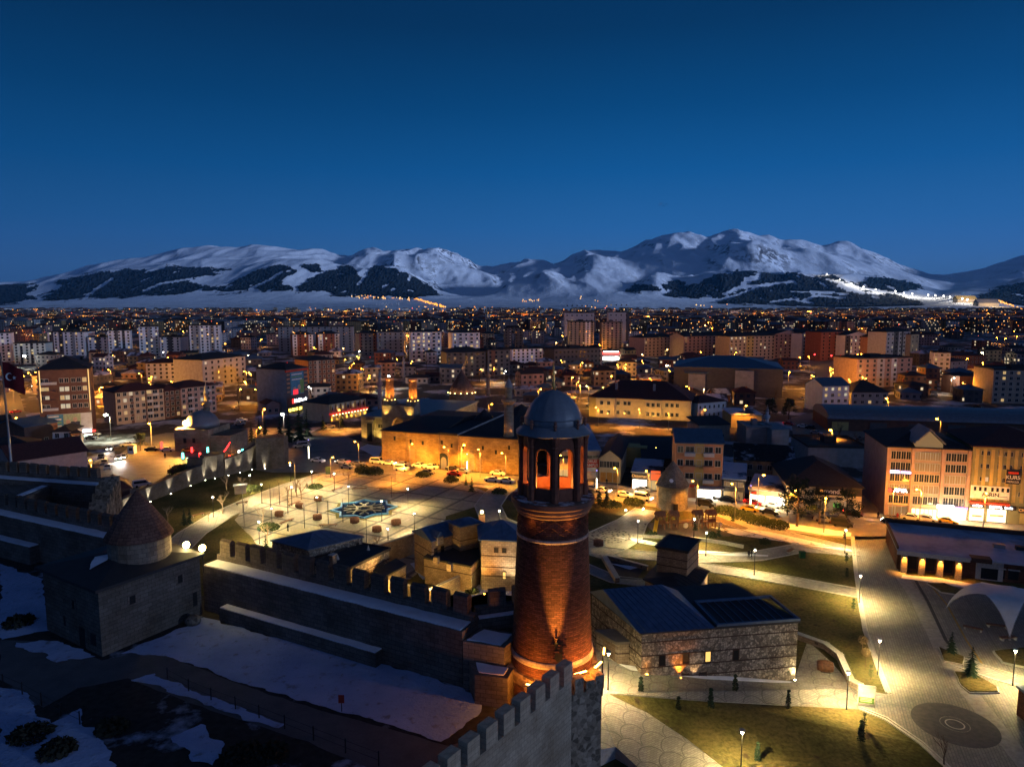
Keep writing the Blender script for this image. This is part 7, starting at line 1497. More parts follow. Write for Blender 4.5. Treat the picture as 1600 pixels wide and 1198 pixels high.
# ---------------------------------------------------------------- trees, cars, people, small things
M_PINE = plain('pine_needles', (.018,.030,.014), .9, .5, 2); M_CON = plain('conifer_green', (.022,.042,.022), .9, .45, 2); M_BARK = plain('bark', (.085,.06,.042), .9, .3, 4); M_TWIG = plain('pale_twigs', (.28,.21,.15), .9, .3, 4); M_TWIGD = plain('dark_twigs', (.07,.05,.038), .9, .3, 4); M_HEDGE = plain('hedge_green', (.035,.05,.018), .9, .5, 3)
def leafs(q, c, r, n, s, flat=.5):
    for i in range(n):
        d = Vector((R.gauss(0,1), R.gauss(0,1), R.gauss(0,1)*flat)).normalized()*r*R.random()**.4; p = Vector(c)+d
        u = Vector((R.uniform(-1,1), R.uniform(-1,1), R.uniform(-.6,.6))).normalized(); v = u.orthogonal().normalized(); k = s*R.uniform(.6,1.3)
        q.add([p-u*k, p+v*k*.45, p+u*k, p-v*k*.45], [(0,1,2,3)])
def conifer(h, r, n=14):
    t = MB().tube([(0,0,0),(0,0,h*.5),(0,0,h*.96)], [h*.02+.05, h*.014+.03, .02], 6); q = MB()
    for i in range(n):
        z = h*(.10+.88*i/n); rr = r*(1-(i/n))**.85+.1; k = max(4, int(9*(1-i/n))+3)
        for j in range(k):
            a = R.uniform(0, 6.28); L_ = rr*R.uniform(.7,1.1); e = Vector((L_*math.cos(a), L_*math.sin(a), z-L_*.28)); 
            for m_ in range(5):
                f = (m_+.6)/5; p = Vector((0,0,z+.08*h/n)).lerp(e, f); w_ = .32*rr*(1.15-f)+.06; dn = Vector((-math.sin(a), math.cos(a), 0))
                q.add([p-dn*w_+Vector((0,0,-.12*w_)), p+Vector((math.cos(a)*w_*.9, math.sin(a)*w_*.9, -.35*w_)), p+dn*w_+Vector((0,0,-.12*w_)), p-Vector((math.cos(a)*w_*.5, math.sin(a)*w_*.5, -.25*w_))], [(0,1,2,3)])
    return t, q
def pine(h, r):
    t = MB().tube([(0,0,0),(.1,.05,h*.35),(-.05,.1,h*.7),(0,0,h*.95)], [.26,.2,.12,.04], 8); q = MB()
    for i in range(26):
        z = h*R.uniform(.28,.96); a = R.uniform(0, 6.28); L_ = r*(1.12-.75*((z/h-.28)/.7)**1.4)*R.uniform(.45,1); e = Vector((L_*math.cos(a), L_*math.sin(a), z+.1*L_))
        t.tube([(0,0,z-.4), tuple(e)], [.07,.02], 4); leafs(q, e, r*R.uniform(.26,.42), 95, .22, .55)
    return t, q
def bare(h, spread, depth=4, s=1):
    t = MB(); q = MB()
    def br(p, d, L_, r, k):
        e = p+d*L_; (t if k >= depth-1 else q).tube([p, p.lerp(e,.5)+Vector((R.uniform(-.05,.05),R.uniform(-.05,.05),0))*L_, e], [r, r*.8, r*.6], 5 if k > 1 else 3)
        if k == 0: return
        for i in range(R.randint(2,4) if k < depth else R.randint(4,6)):
            nd_ = (d + Vector((R.gauss(0,1), R.gauss(0,1), R.uniform(-.1,.8)))*spread).normalized(); br(p+d*L_*R.uniform(.55,1), nd_, L_*R.uniform(.5,.75), max(.012, r*.55), k-1)
    br(Vector((0,0,0)), Vector((R.uniform(-.05,.05),0,1)).normalized(), h*.42, .022*h, depth); return t, q
TM = {}
for k in range(2):
    a, b = conifer(6, 1.5); TM['con', k] = (a.mesh('trunk', M_BARK), b.mesh('crown', M_CON))
    a, b = pine(9, 3.0); TM['pine', k] = (a.mesh('trunk', M_BARK), b.mesh('crown', M_PINE))
    a, b = bare(5.2, .42); TM['bare', k] = (a.mesh('trunk', M_TWIG), b.mesh('crown', M_TWIG))
    a, b = bare(6, .38); TM['dark', k] = (a.mesh('trunk', M_TWIGD), b.mesh('crown', M_TWIGD))
a = MB().tube([(0,0,0),(0,0,2.2)], [.05,.03], 6); b = MB()
for z, r in ((.75,.36),(1.35,.30),(1.95,.24)): leafs(b, (0,0,z), r, 120, .10, 1)
TM['pom', 0] = (a.mesh('trunk', M_BARK), b.mesh('crown', M_HEDGE))
a = MB().tube([(0,0,0),(0,0,1.9)], [.06,.04], 6); b = MB(); leafs(b, (0,0,2.1), .62, 380, .12, .9); TM['ball', 0] = (a.mesh('trunk', M_BARK), b.mesh('crown', plain('dry_leaf', (.16,.11,.05), .9, .3, 3)))
a = MB().tube([(0,0,0),(0,0,2.0)], [.06,.03], 6); b = MB()
for z in (.5,.9,1.3,1.7,2.1): leafs(b, (0,0,z), .34*(1.25-z/2.6), 90, .12, 1)
TM['cyp', 0] = (a.mesh('trunk', M_BARK), b.mesh('crown', M_CON))
def tree(kind, px, py, h, base_h, label, name, group=None, z0=0):
    me = TM[kind, R.randrange(2) if (kind, 1) in TM else 0]; t = thing(name, label, 'tree', P(px, py, z0), R.uniform(0, 6.28), group); s = h/base_h; t.scale = (s, s, s); put('trunk', me[0], t); put('crown', me[1], t); return t
for px, py, h, lb_ in [(1245,822,11,'tallest dark pine between park and road by the furniture shop'),(1280,818,8,'middle dark pine of the three at the roadside'),(1322,822,8.5,'right wide dark pine at the promenade end'),(1202,652,8,'dark pine mass behind the pale depot, left part'),(1232,655,9,'dark pine mass behind the pale depot, right part'),(220,704,6,'round dark tree at the left square with parked cars')]: tree('pine', px, py, h, 9, lb_, 'pine_tree', 'dark pines')
for px, py, h, lb_ in [(438,690,10,'dark spruce left of the spruce row above the lit wall end'),(452,690,12,'second dark spruce of the row above the lit wall end'),(468,688,14,'tallest dark spruce of the row above the lit wall end'),(480,682,11,'rightmost dark spruce of the row above the lit wall end'),(534,668,8,'dark spruce before the amber lit hotel'),(505,672,7,'small spruce left of the amber lit hotel'),(393,690,8,'dark spruce behind the uplit castle wall, left'),(405,688,9,'dark spruce behind the uplit castle wall, middle'),(415,692,10,'dark spruce behind the uplit castle wall, right'),(416,872,5,'small spruce in front of the hipped plaza house'),(288,820,4,'left small spruce at the lower left path'),(297,818,4,'right small spruce at the lower left path'),(737,768,4.4,'small spruce at the right plaza corner'),(728,758,3,'tiny spruce among bushes by the road'),(936,786,5,'left dark spruce right of the clock tower lantern'),(948,786,4.6,'right dark spruce beside the clock tower lantern'),(1517,1058,4.6,'tall thin conifer in the kerbed bed near the pillar'),(1486,1022,3.6,'thin conifer in the bed beside the promenade strip'),(1123,838,3.2,'small thin spruce at the playground edge'),(1086,828,3,'leafy young conifer before the playground frame'),(1285,812,4,'young spruce among the roadside pines'),(1145,814,3,'small conifer at the hedge by the road')]: tree('con', px, py, h, 6, lb_, 'spruce_tree', 'spruces in the park')
for px, py, h, lb_ in [(451,785,5.5,'bushy white bare tree beside the plaza lamp'),(411,822,5.5,'pale bare tree at the lower left plaza rim'),(418,848,5,'leaning pale bare tree before the plaza house'),(464,776,6,'pale bare tree between plaza kerb and path'),(471,780,6,'second pale bare tree between plaza kerb and path'),(348,802,6,'tall bare tree by the lower left path'),(378,765,4.5,'white lit bare tree near the uplit wall'),(326,815,3,'round pale bush tree at the left path lamp'),(262,815,4.5,'white lit bare tree behind the tomb cone'),(522,755,4,'pale bare tree at the far plaza corner'),(544,760,6,'thin bare tree behind the star pool'),(1092,830,5,'bare tree at the playground edge'),(590,872,6,'thin bare tree before the plaza houses'),(354,765,5,'yellowish young tree under the uplit wall')]: tree('bare', px, py, h, 5.2, lb_, 'bare_tree', 'bare trees of the park')
for px, py, h, lb_ in [(352,740,7,'dark bare tree behind the wall turret'),(270,745,5,'dark bare tree at the junction verge'),(1310,690,8,'dark bare tree in the back street lot'),(1330,700,7,'second dark bare tree in the back street lot'),(1210,628,8,'bare trees beside the pale hall yard'),(660,640,8,'bare tree behind the madrasa'),(745,655,8,'bare tree beside the big pointed tomb'),(1475,1195,4,'thin bare sapling leaning over the promenade edge'),(560,612,9,'dark bare tree above the amber lit hotel'),(690,600,9,'dark bare tree before the dark clad block'),(900,600,10,'dark bare tree right above the dome'),(1050,620,9,'dark bare tree left of the grey sports hall')]: tree('dark', px, py, h, 6, lb_, 'bare_tree', 'dark bare trees of the town')
for px, py, lb_ in [(1322,880,'pompom clipped tree at the bench corner'),(1323,905,'pompom clipped tree above the lit path end'),(1333,955,'pompom clipped tree on the dark lawn edge'),(1360,1062,'pompom clipped tree at the lawn tip'),(1319,845,'pompom clipped tree nearest the farthest promenade lamp'),(1350,1140,'small dark clipped shrub in front of the notice board')]: tree('pom', px, py, 2.4, 2.4, lb_, 'topiary_tree', 'clipped topiary')
for px, py, lb_ in [(1352,1042,'round brown tree on the lawn by the promenade, right'),(1347,1022,'round brown tree on the lawn by the promenade, left')]: tree('ball', px, py, 2.8, 2.7, lb_, 'round_tree')
for px, py, h, lb_ in [(1001,1092,3.0,'leftmost thin cypress in front of the long stone house'),(1059,1126,3.2,'dark cypress leaning on the bottom lawn'),(1110,1110,3.0,'brown cypress in the middle of the bottom lawn'),(1148,1090,3.2,'dark cypress at the path edge below the white uplight'),(1231,1110,2.8,'dark cypress at the path corner near the green bin'),(1345,1160,2.8,'dark cypress left of the clipped shrub by the board'),(1183,1190,2.4,'pale cypress beside the nearest park lamp')]: tree('cyp', px, py, h, 2.3, lb_, 'cypress_tree', 'young cypresses', SLP(px)*.6 if px < 1240 and py < 1120 else 0)
def bush(px, py, r, h, label, n=None, mat=None, sz=.22, group='bushes of the park', z0=0): return scrub(label, P(px, py, z0), r, h, n or int(160*r*r+140), mat or M_HEDGE, 'bush', 'bush', group, sz)
for px, py, r, h, lb_ in [(567,738,2.4,2.6,'dark round bush left at the plaza road edge'),(585,740,2.6,2.4,'dark round bush right of its twin at the plaza road edge'),(660,744,2,1.6,'low dark bush before the parked white van'),(705,752,2.2,1.6,'low bush at the far right plaza edge'),(420,826,2.4,1.4,'clipped hedge lump on the plaza lawn'),(493,762,2,1.2,'low hedge beside the left plaza path'),(395,765,2.6,1.3,'yellow green hedge under the uplit wall'),(1019,838,1.2,1.4,'light green bush left before the playground strip'),(1112,838,1.2,1.2,'light green bush right before the playground strip'),(1195,848,1.2,1.1,'small bush right of the playground'),(285,738,4,2.6,'dark scrub on the verge above the uplit wall'),(330,728,4,2.4,'dark scrub behind the wall turret'),(690,925,1.8,1.2,'dark bush at the courtyard wall end'),(705,918,1.6,1,'brown bush next to the courtyard wall'),(738,925,1.2,.8,'green bush by the snow near the tall stone house'),(1160,808,3,1.6,'dark hedge clump at the roadside, first'),(1185,816,3,1.6,'dark hedge clump at the roadside, second'),(1212,822,3,1.5,'dark hedge clump at the roadside, third'),(1135,800,3,1.6,'dark hedge clump right of the road side tomb'),(955,790,2.6,1.4,'dark hedge clump right of the clock tower gallery'),(990,786,2.6,1.4,'dark hedge clump left of the road side tomb'),(780,770,2,1.5,'dark bush by the curved right plaza path')]: bush(px, py, r, h, lb_)
# cars
CP = {k: plain('car_'+k, c, .3, .06, 1, m, 0) for k, c, m in (('white', (.6,.6,.6), 0), ('silver', (.35,.35,.37), .6), ('black', (.02,.02,.022), 0), ('red', (.35,.02,.018), 0), ('yellow', (.6,.36,.03), 0), ('grey', (.12,.12,.13), .4), ('blue', (.03,.06,.16), 0), ('maroon', (.10,.02,.02), 0))}
M_TYRE = plain('tyre', (.015,.015,.015)); M_HEAD = emit('headlight_on', (1,.95,.85), 26, False); M_TAIL = emit('tail_light_on', (1,.02,.015), 7, False); M_HOFF = plain('headlight_off', (.5,.5,.5), .2, .05, 1, 0, 0); M_TOFF = plain('tail_off', (.2,.012,.01), .3, .05, 1, 0, 0)
def car_parts(van=False):
    if van: pr = [(-2.3,.35),(-2.35,1.0),(-2.2,1.95),(.9,1.98),(1.55,1.15),(2.2,.98),(2.35,.6),(2.3,.35)]; gl = [(-2.0,1.15),(-2.0,1.75),(.85,1.78),(1.35,1.15)]
    else: pr = [(-2.2,.32),(-2.25,.75),(-2.1,.98),(-1.5,1.02),(-.85,1.45),(.35,1.47),(1.15,1.0),(2.0,.85),(2.2,.62),(2.15,.32)]; gl = [(-1.35,1.02),(-.78,1.38),(.30,1.40),(.98,1.0)]
    def ext(p, y0, y1, sh=0):
        n = len(p); q = MB(); f = lambda y, z: y*(1-.16*max(0, (z-.95))/.5) if not van else y*(1-.06*max(0, z-.95))
        q.add([(x, f(y0, z), z) for x, z in p]+[(x, f(y1, z), z) for x, z in p], [tuple(range(n)), tuple(range(2*n-1, n-1, -1))]+[(i, n+i, n+(i+1)%n, (i+1)%n) for i in range(n)]); return q
    b = ext(pr, -.86, .86); g = ext(gl, -.875, .875)
    if not van: g.add([(.42,-.62,1.435),(.42,.62,1.435),(1.13,.74,1.03),(1.13,-.74,1.03)], [(0,1,2,3)]); g.add([(-.9,-.62,1.44),(-.9,.62,1.44),(-1.46,.74,1.06),(-1.46,-.74,1.06)], [(3,2,1,0)])
    else: g.add([(.96,-.76,1.93),(.96,.76,1.93),(1.56,.8,1.2),(1.56,-.8,1.2)], [(0,1,2,3)])
    ws = []
    w_ = MB().lathe([(.32,-.11),(.33,-.06),(.33,.06),(.32,.11)], 12); w_.v = [(x, z, y) for x, y, z in w_.v]
    return b, g, w_, (2.3 if van else 2.16), (-2.36 if van else -2.24)
CB = {}
def car_mesh(van):
    if van not in CB:
        b, g, w_, fx, rx_ = car_parts(van); hd_ = MB().box(-.06,.05,-.2,.2,0,.16); CB[van] = (b, g.mesh('windows', W_D), w_.mesh('wheel', M_TYRE), fx, rx_, hd_, {})
    return CB[van]
nc_ = 0
def car(px, py, col, rz, label, van=False, lights='', z0=.02, group='cars of the old town', light_w=0):
    b, g, w_, fx, rx_, hd_, cache = car_mesh(van)
    if col not in cache: cache[col] = b.mesh('body', CP[col])
    for nm, m in (('hon', M_HEAD), ('hoff', M_HOFF), ('ton', M_TAIL), ('toff', M_TOFF)):
        if nm not in cache: cache[nm] = hd_.mesh('headlight' if nm[0] == 'h' else 'tail_light', m)
    p = P(px, py); t = thing('van' if van else 'car', label, 'van' if van else 'car', (p.x, p.y, z0), rz, group)
    put('body', cache[col], t); put('windows', g, t)
    for x in (-1.35, 1.35):
        for y in (-.8, .8): put('wheel', w_, t, (x, y, .33))
    for y in (-.6, .6): put('headlight', cache['hon' if 'h' in lights else 'hoff'], t, (fx, y, .62)); put('tail_light', cache['ton' if 't' in lights else 'toff'], t, (rx_, y, .72))
    if 'h' in lights and light_w: spot('headlight_beam', Vector((p.x, p.y, .8)) + Vector((math.cos(rz), math.sin(rz), 0))*2.5, Vector((p.x, p.y, 0)) + Vector((math.cos(rz), math.sin(rz), 0))*14, light_w, (1,.93,.8), 60, .6)
    return t
rd = P(800, 752) - P(600, 734); RA = math.atan2(rd.y, rd.x); rd2 = P(1230, 815) - P(1010, 778); RB2 = math.atan2(rd2.y, rd2.x); rd3 = P(1330, 695)-P(1275, 655); R3 = math.atan2(rd3.y, rd3.x)
for a in [(497,722,'white',RA,'white car leftmost on the road before the great mosque',0,''),(535,724,'white',RA+3.14,'white car with red tail lights left of the great mosque',0,'ht'),(543,732,'silver',RA,'silver car on the near lane by the plaza bushes',0,''),(560,727,'silver',RA,'silver car under the road lamp left of the mosque',0,''),(590,724,'white',RA,'white van parked at the left corner of the great mosque',1,''),(608,726,'white',RA,'white car with bright headlights by the mosque corner',0,'h'),(630,728,'silver',RA,'silver car parked by the blank mosque wall',0,''),(628,735,'white',RA,'white van on the near lane below the bright wall patch',1,''),(655,730,'white',RA,'white car parked in front of the mosque wall glow',0,''),(674,732,'white',RA,'white car parked left of the mosque door',0,''),(668,741,'grey',RA,'dark car on the near lane before the mosque door',0,''),(711,743,'red',RA,'dark red car on the near lane before the great mosque',0,''),(708,735,'black',RA,'black car parked right of the mosque door',0,''),(724,739,'silver',RA,'silver car with lights on, right of the mosque door',0,'t'),(769,752,'white',RA+3.14,'white car near the lamp at the right mosque end',0,''),(778,742,'white',RA,'white car at the right end of the mosque wall',0,''),(792,754,'white',RA,'white car just left of the clock tower lantern',0,''),
 (927,766,'silver',RB2,'silver car just right of the clock tower',0,''),(942,769,'white',RB2,'white car with bright headlights right of the clock tower',0,'h'),(976,776,'white',RB2,'white car on the road before the yellow house',0,''),(1005,781,'white',RB2,'white van with headlights left of the road side tomb',1,'h'),(1006,768,'silver',RB2,'silver car parked under the white lit shop',0,''),(1110,779,'grey',RB2,'grey car parked before the orange apartment house',0,''),(1103,791,'black',RB2,'dark van on the road right of the road side tomb',1,''),(1137,784,'black',RB2,'black car parked at the black fronted shop',0,''),(1177,788,'red',RB2,'bright red car before the bright shop row',0,'t'),(1172,798,'yellow',RB2+3.14,'yellow car on the near lane before the bright shops',0,''),(1203,803,'black',RB2,'black car on the near lane by the hedge',0,''),(1208,793,'white',RB2,'white car glowing before the bright shop row',0,'h'),(1262,808,'grey',RB2,'dark car half hidden by the tallest pine',0,''),(1288,815,'silver',RB2,'car with one light showing among the pines',0,'h'),(1316,822,'black',RB2,'black van at the right end of the pines',1,''),(1333,806,'maroon',RB2,'maroon car parked below the furniture shop',0,'t'),(1394,818,'black',RB2+3.0,'black car turning at the corner of the brick hall',0,'h'),(1424,812,'white',RB2,'white car parked before the amber shop windows',0,''),(1448,814,'white',RB2,'second white car before the glass gable building',0,''),(1480,817,'yellow',RB2,'yellow car behind the roof edge of the brick hall',0,''),
 (1233,664,'red',R3+.9,'red lit car at the left of the back street lot',0,'t'),(1255,668,'white',R3+.9,'white car in the back street lot, upper',0,''),(1268,670,'black',R3+.9,'black car in the middle of the back street lot',0,''),(1275,678,'silver',R3+.9,'silver car in the back street lot',0,''),(1288,686,'grey',R3+.9,'grey car in the back street lot near the lamp',0,''),(1296,692,'black',R3+.9,'black car at the lower end of the lot',0,''),(1330,693,'white',.2,'white van parked right of the back street lamp',1,''),(1348,688,'black',.2,'black car behind the white van',0,''),(1276,658,'red',1.4,'car with red tail lights leaving up the white lit lane',0,'t'),(1362,726,'white',1.5,'white car in the dark alley by the glass gable building',0,''),(1375,728,'grey',1.5,'grey car in the dark alley',0,''),
 (172,703,'white',-1.2,'car with glaring headlights at the junction, upper left',0,'h'),(186,718,'white',-1.2,'car with glaring headlights coming down the left road',0,'h'),(193,716,'silver',-1.2,'second headlight car beside it on the left road',0,'h'),(163,725,'grey',-1.1,'grey car parked along the left road',0,''),(168,733,'silver',-1.1,'silver car parked along the left road, lower',0,''),(158,716,'black',-1.1,'black car parked along the left road, upper',0,''),(262,705,'white',.1,'white car on the square by the red lamp column',0,''),(238,704,'black',.1,'black car near the round dark tree',0,''),(295,706,'yellow',.1,'yellow taxi on the square',0,''),(375,664,'silver',.2,'silver car parked right of the small left mosque',0,''),(378,658,'white',.2,'white car parked behind the small left mosque',0,''),(200,697,'white',.2,'white car by the small kiosk on the square',0,''),(148,680,'white',-.2,'white car parked below the billboard',0,''),(143,686,'grey',-.2,'grey car parked below the billboard',0,''),
 (464,634,'white',-1.4,'headlight car below the blue poster tower',0,'h'),(475,698,'white',.4,'white van on the dark square left of the madrasa',1,''),(468,699,'silver',.4,'silver car on the dark square',0,''),(515,668,'silver',.3,'silver car at the hotel corner',0,''),(25,645,'red',1.3,'car on the orange left side street',0,'t'),(222,760,'white',.6,'white minibus by the left end of the uplit wall',1,'')]:
    lw = 4500 if 'h' in a[6] and a[0] < 480 else (700 if 'h' in a[6] else 0)
    car(*a[:5], van=bool(a[5]), lights=a[6], light_w=lw)
# people
def person_mesh(walk=True):
    v = [(0,0,.92),(0,0,1.15),(0,.01,1.40),(0,.02,1.52),(0,.0,1.62),(0,0,1.70), (.10,.0,.88),(.11,.10,.48),(.11,.16,.06),(.11,.02,.03), (-.10,.0,.88),(-.11,-.06,.48),(-.11,-.22,.08),(-.11,-.34,.05), (.19,0,1.40),(.25,-.05,1.12),(.24,.06,.86), (-.19,0,1.40),(-.25,.06,1.12),(-.24,.14,.88)]
    e = [(0,1),(1,2),(2,3),(3,4),(4,5),(0,6),(6,7),(7,8),(8,9),(0,10),(10,11),(11,12),(12,13),(2,14),(14,15),(15,16),(2,17),(17,18),(18,19)]
    r = [.15,.15,.17,.06,.10,.085, .10,.07,.05,.04, .10,.07,.05,.04, .075,.055,.045, .075,.055,.045]
    me = bpy.data.meshes.new('person'); me.from_pydata(v, e, []); o = bpy.data.objects.new('tmp', me); C.objects.link(o)
    m = o.modifiers.new('s', 'SKIN'); 
    for i, x in enumerate(me.skin_vertices[0].data): x.radius = (r[i], r[i]); x.use_root = i == 0
    s = o.modifiers.new('d', 'SUBSURF'); s.levels = 1; s.render_levels = 1
    bpy.context.view_layer.update(); n = bpy.data.meshes.new_from_object(o.evaluated_get(bpy.context.evaluated_depsgraph_get())); bpy.data.objects.remove(o); return n
PM = person_mesh(); CL = {k: plain('clothes_'+k, c, .9, .3, 6) for k, c in (('dark', (.02,.02,.022)), ('red', (.25,.02,.02)), ('grey', (.1,.1,.11)))}
for px, py, c, lb_ in [(1372,810,'dark','person in dark clothes walking at the alley corner'),(1402,812,'red','person in a red jacket before the corner shop window'),(1230,806,'dark','person in dark clothes walking by the hedge road'),(1170,872,'dark','person in dark clothes standing on the upper path, left of two'),(1174,872,'dark','person in dark clothes standing on the upper path, right of two'),(651,729,'dark','person in dark clothes left of the mosque wall glow'),(661,730,'dark','person in dark clothes right of the mosque wall glow'),(681,732,'dark','person in dark clothes walking near the mosque door'),(686,732,'dark','person in dark clothes at the mosque door edge'),(693,729,'dark','person in dark clothes inside the mosque doorway'),(948,757,'dark','person in dark clothes at the shutters of the yellow house'),(1155,784,'grey','person in grey before the black fronted shop'),(480,764,'grey','person in grey on the far left plaza path'),(450,830,'dark','person in dark clothes at the lower left plaza corner'),(258,716,'dark','person in dark clothes crossing the left square')]:
    me = PM.copy(); me.materials.clear(); me.materials.append(CL[c]); p = P(px, py); o = put('person', me, None, (p.x, p.y, .02), R.uniform(0, 6.28)); tag(o, lb_, 'person')
# glowing festival columns and a neon arch on the left square
def glow_col(px, py, h, m, label, w_=.28, foot=False):
    t = thing('light_column', label, 'light column', P(px, py), 0, 'coloured light columns on the square'); MB().box(-w_,w_,-w_,w_,0,.3).build('base', M_BLACK, t); MB().box(-w_*.8,w_*.8,-w_*.8,w_*.8,.302,h).build('glowing_column', m, t)
    if foot: MB().box(-3.4,-.3,-.15,.15,.05,.3).build('glowing_base_line', m, t)
N_R = emit('neon_red', (1,.03,.03), 6, False); N_T = emit('neon_teal', (.15,1,.75), 5, False)
for px, py, h, m, lb_ in [(253,703,2.8,N_R,'red glowing column at the left of the square'),(300,708,2.0,N_R,'short red glowing column under a green lamp'),(301,696,1.2,N_T,'small teal glowing lamp above the short red column'),(325,711,2.6,N_T,'large teal glowing column in the middle of the square'),(286,718,2.2,N_T,'left thin teal glowing column near the verge'),(294,724,1.8,N_T,'right thin teal glowing column near the verge'),(313,722,3.0,N_R,'red glowing column with a glowing foot line'),(359,722,2.2,N_R,'red glowing column behind the uplit wall'),(374,717,2.8,emit('neon_white', (1,1,.9), 6, False),'white glowing column at the right end of the square'),(379,706,1.0,N_T,'teal lamp at the right end of the square')]: glow_col(px, py, h, m, lb_, .3, px == 313)
t = thing('neon_arch', 'sloping red neon arch at the right end of the square', 'neon arch', P(345, 716)); MB().tube([(-2.4,0,.4),(-.5,0,1.0),(1.5,0,2.6),(3.2,0,5.2)], .16, 6).build('glowing_tube', N_R, t); MB().tube([(3.2,0,0),(3.2,0,5.1)], .1, 6).build('post', M_BLACK, t); point('neon_glow', t.location + Vector((1,-1,2)), 500, (1,.05,.05))
# light poles with glowing strips along the shops
for px, py, h, lb_ in [(932,768,3.6,'glowing white strip pole at the red poster'),(956,750,4.2,'glowing white strip pole before the yellow house'),(1172,796,3.8,'glowing white strip pole before the bright shop row'),(653,722,4.0,'glowing strip pole before the mosque wall glow'),(483,722,5.0,'bright white glowing strip pole on the road'),(730,738,3.4,'greenish glowing strip pole right of the mosque door'),(1328,796,5,'orange glowing strip pole before the furniture shop')]:
    t = thing('strip_pole', lb_, 'light pole', P(px, py), 0, 'glowing strip poles along the road'); MB().tube([(0,0,0),(0,0,h+2)], .07, 6).build('pole', M_STEEL, t); MB().box(-.1,.1,-.16,-.07,h*.25,h).build('glowing_strip', emit('strip_white', (1,.88,.6), 9, False), t); MB().ball((0,0,h+2.1), .16, 6).build('blue_lamp', E_BLUE, t)
# playground
t = thing('play_frame', 'wooden playground castle with bridge and panels in the park', 'playground', P(1060, 825), .1); q = MB()
for x0 in (-5,-2,3.5,6.5):
    for x in (x0, x0+1.6):
        for y in (-.8,.8): MB().box(x-.1,x+.1,y-.1,y+.1,0,3.0).build('post', M_WOOD, t)
    MB().box(x0,x0+1.6,-.8,.8,1.3,1.45).build('deck', M_WOOD, t); MB().box(x0-.1,x0+1.7,-.9,-.82,1.5,2.2).build('rail_panel', plain('playground_orange', (.16,.07,.025)), t); o = MB(); gable(o, x0-.1, x0+1.7, -.9, .9, 3.0, .9, .2, 0, 0); o.build('roof', M_WOOD, t)
for x0, x1 in ((-3.4,-2),(-.4,3.5),(5.1,6.5)): MB().box(x0,x1,-.5,.5,1.3,1.4).build('bridge', M_WOOD, t)
for x in (1.2,9): 
    o = MB().lathe([(.55,0),(.6,.08),(.55,.16)], 14).build('round_panel', P_CREAM, t, (x,-1.2,1.0)); o.rotation_euler = (math.pi/2,0,0)
t = thing('slide', 'yellow slide at the left end of the wooden playground', 'slide', P(1026, 828), -1.9); q = MB(); q.add([(0,-.35,2.2),(0,.35,2.2),(3.2,.35,.35),(3.2,-.35,.35),(0,-.35,2.12),(0,.35,2.12),(3.2,.35,.27),(3.2,-.35,.27)], [(0,3,2,1),(4,5,6,7),(0,1,5,4),(1,2,6,5),(2,3,7,6),(3,0,4,7)]); q.build('chute', CP['yellow'], t); MB().box(-.1,0,-.4,.4,0,2.2).build('ladder', M_WOOD, t)
for y in (-.4,.36): MB().add([(0,y,2.2),(0,y+.05,2.2),(3.2,y+.05,.35),(3.2,y,.35),(0,y,2.5),(0,y+.05,2.5),(3.2,y+.05,.65),(3.2,y,.65)], [(0,3,2,1),(4,5,6,7),(0,1,5,4),(1,2,6,5),(2,3,7,6),(3,0,4,7)]).build('side_rail', CP['yellow'], t)
sheet('playground_floor', rag(pp((1005,818),(1120,806),(1170,825),(1140,838),(1030,838)), .3, 1.5), .03, plain('rubber_floor', (.09,.065,.05)))
low_wall('low pale lit kerb wall curving below the playground', [(990,835),(1040,838),(1085,840),(1130,846),(1160,852)], .5, .4, M_KERB)
t = thing('kiosk', 'small brown glowing kiosk box at the right plaza edge', 'kiosk', P(753, 816)); MB().box(-.7,.7,-.6,.6,0,2.0).build('wall', M_WOOD, t); MB().box(-.8,.8,-.7,.7,2.002,2.2).build('roof', T_DARK, t); MB().box(-.3,.3,-.3,.3,2.2,2.7).build('lamp_head', emit('kiosk_lamp', (1,.8,.4), 12, False), t); spot('kiosk_light', P(753,816)+Vector((0,-1.4,3)), P(753,816)+Vector((0,-1,0)), 600, LAMPC, 140)
t = thing('square_kiosk', 'little white ticket kiosk on the left square', 'kiosk', P(207, 708)); MB().box(-1,1,-1,1,0,2.6).build('wall', P_WHITE, t); MB().box(-1.2,1.2,-1.2,1.2,2.602,2.8).build('roof', T_GREY, t); MB().box(-.6,.6,-1.03,-1.002,1.1,2.0).build('window', W_D, t)
t = thing('road_sign', 'dark information sign on two posts at the far plaza end', 'sign', P(513, 746)); MB().box(-.7,.7,-.05,.05,1.0,3.2).build('panel', plain('sign_green_dark', (.03,.06,.05)), t)
for x in (-.6,.6): MB().tube([(x,0,0),(x,0,1.0)], .05, 6).build('post', M_STEEL, t)
t = thing('info_booth', 'pale roofed info booth by the white lit tree', 'booth', P(376, 770), .3); MB().box(-1.4,1.4,-.8,.8,0,2.1).build('wall', P_BEIGE, t); MB().box(-1.7,1.7,-1.1,1.1,2.102,2.3).build('roof', P_LGREY, t)
for i, (px, py, lb_) in enumerate([(1272,560,'left red traffic light at the top of the back street'),(1298,562,'middle red traffic light at the top of the back street'),(1313,562,'right red traffic light at the top of the back street')]):
    t = thing('traffic_light', lb_, 'traffic light', P(px, py+4)); MB().tube([(0,0,0),(0,0,4.5)], .12, 6).build('post', M_BLACK, t); MB().box(-.4,.4,-.3,.3,4.5,6).build('housing', M_BLACK, t); MB().ball((0,-.5,5.5), .55, 8).build('red_lens', emit('traffic_red', (1,.03,.03), 14, False), t)
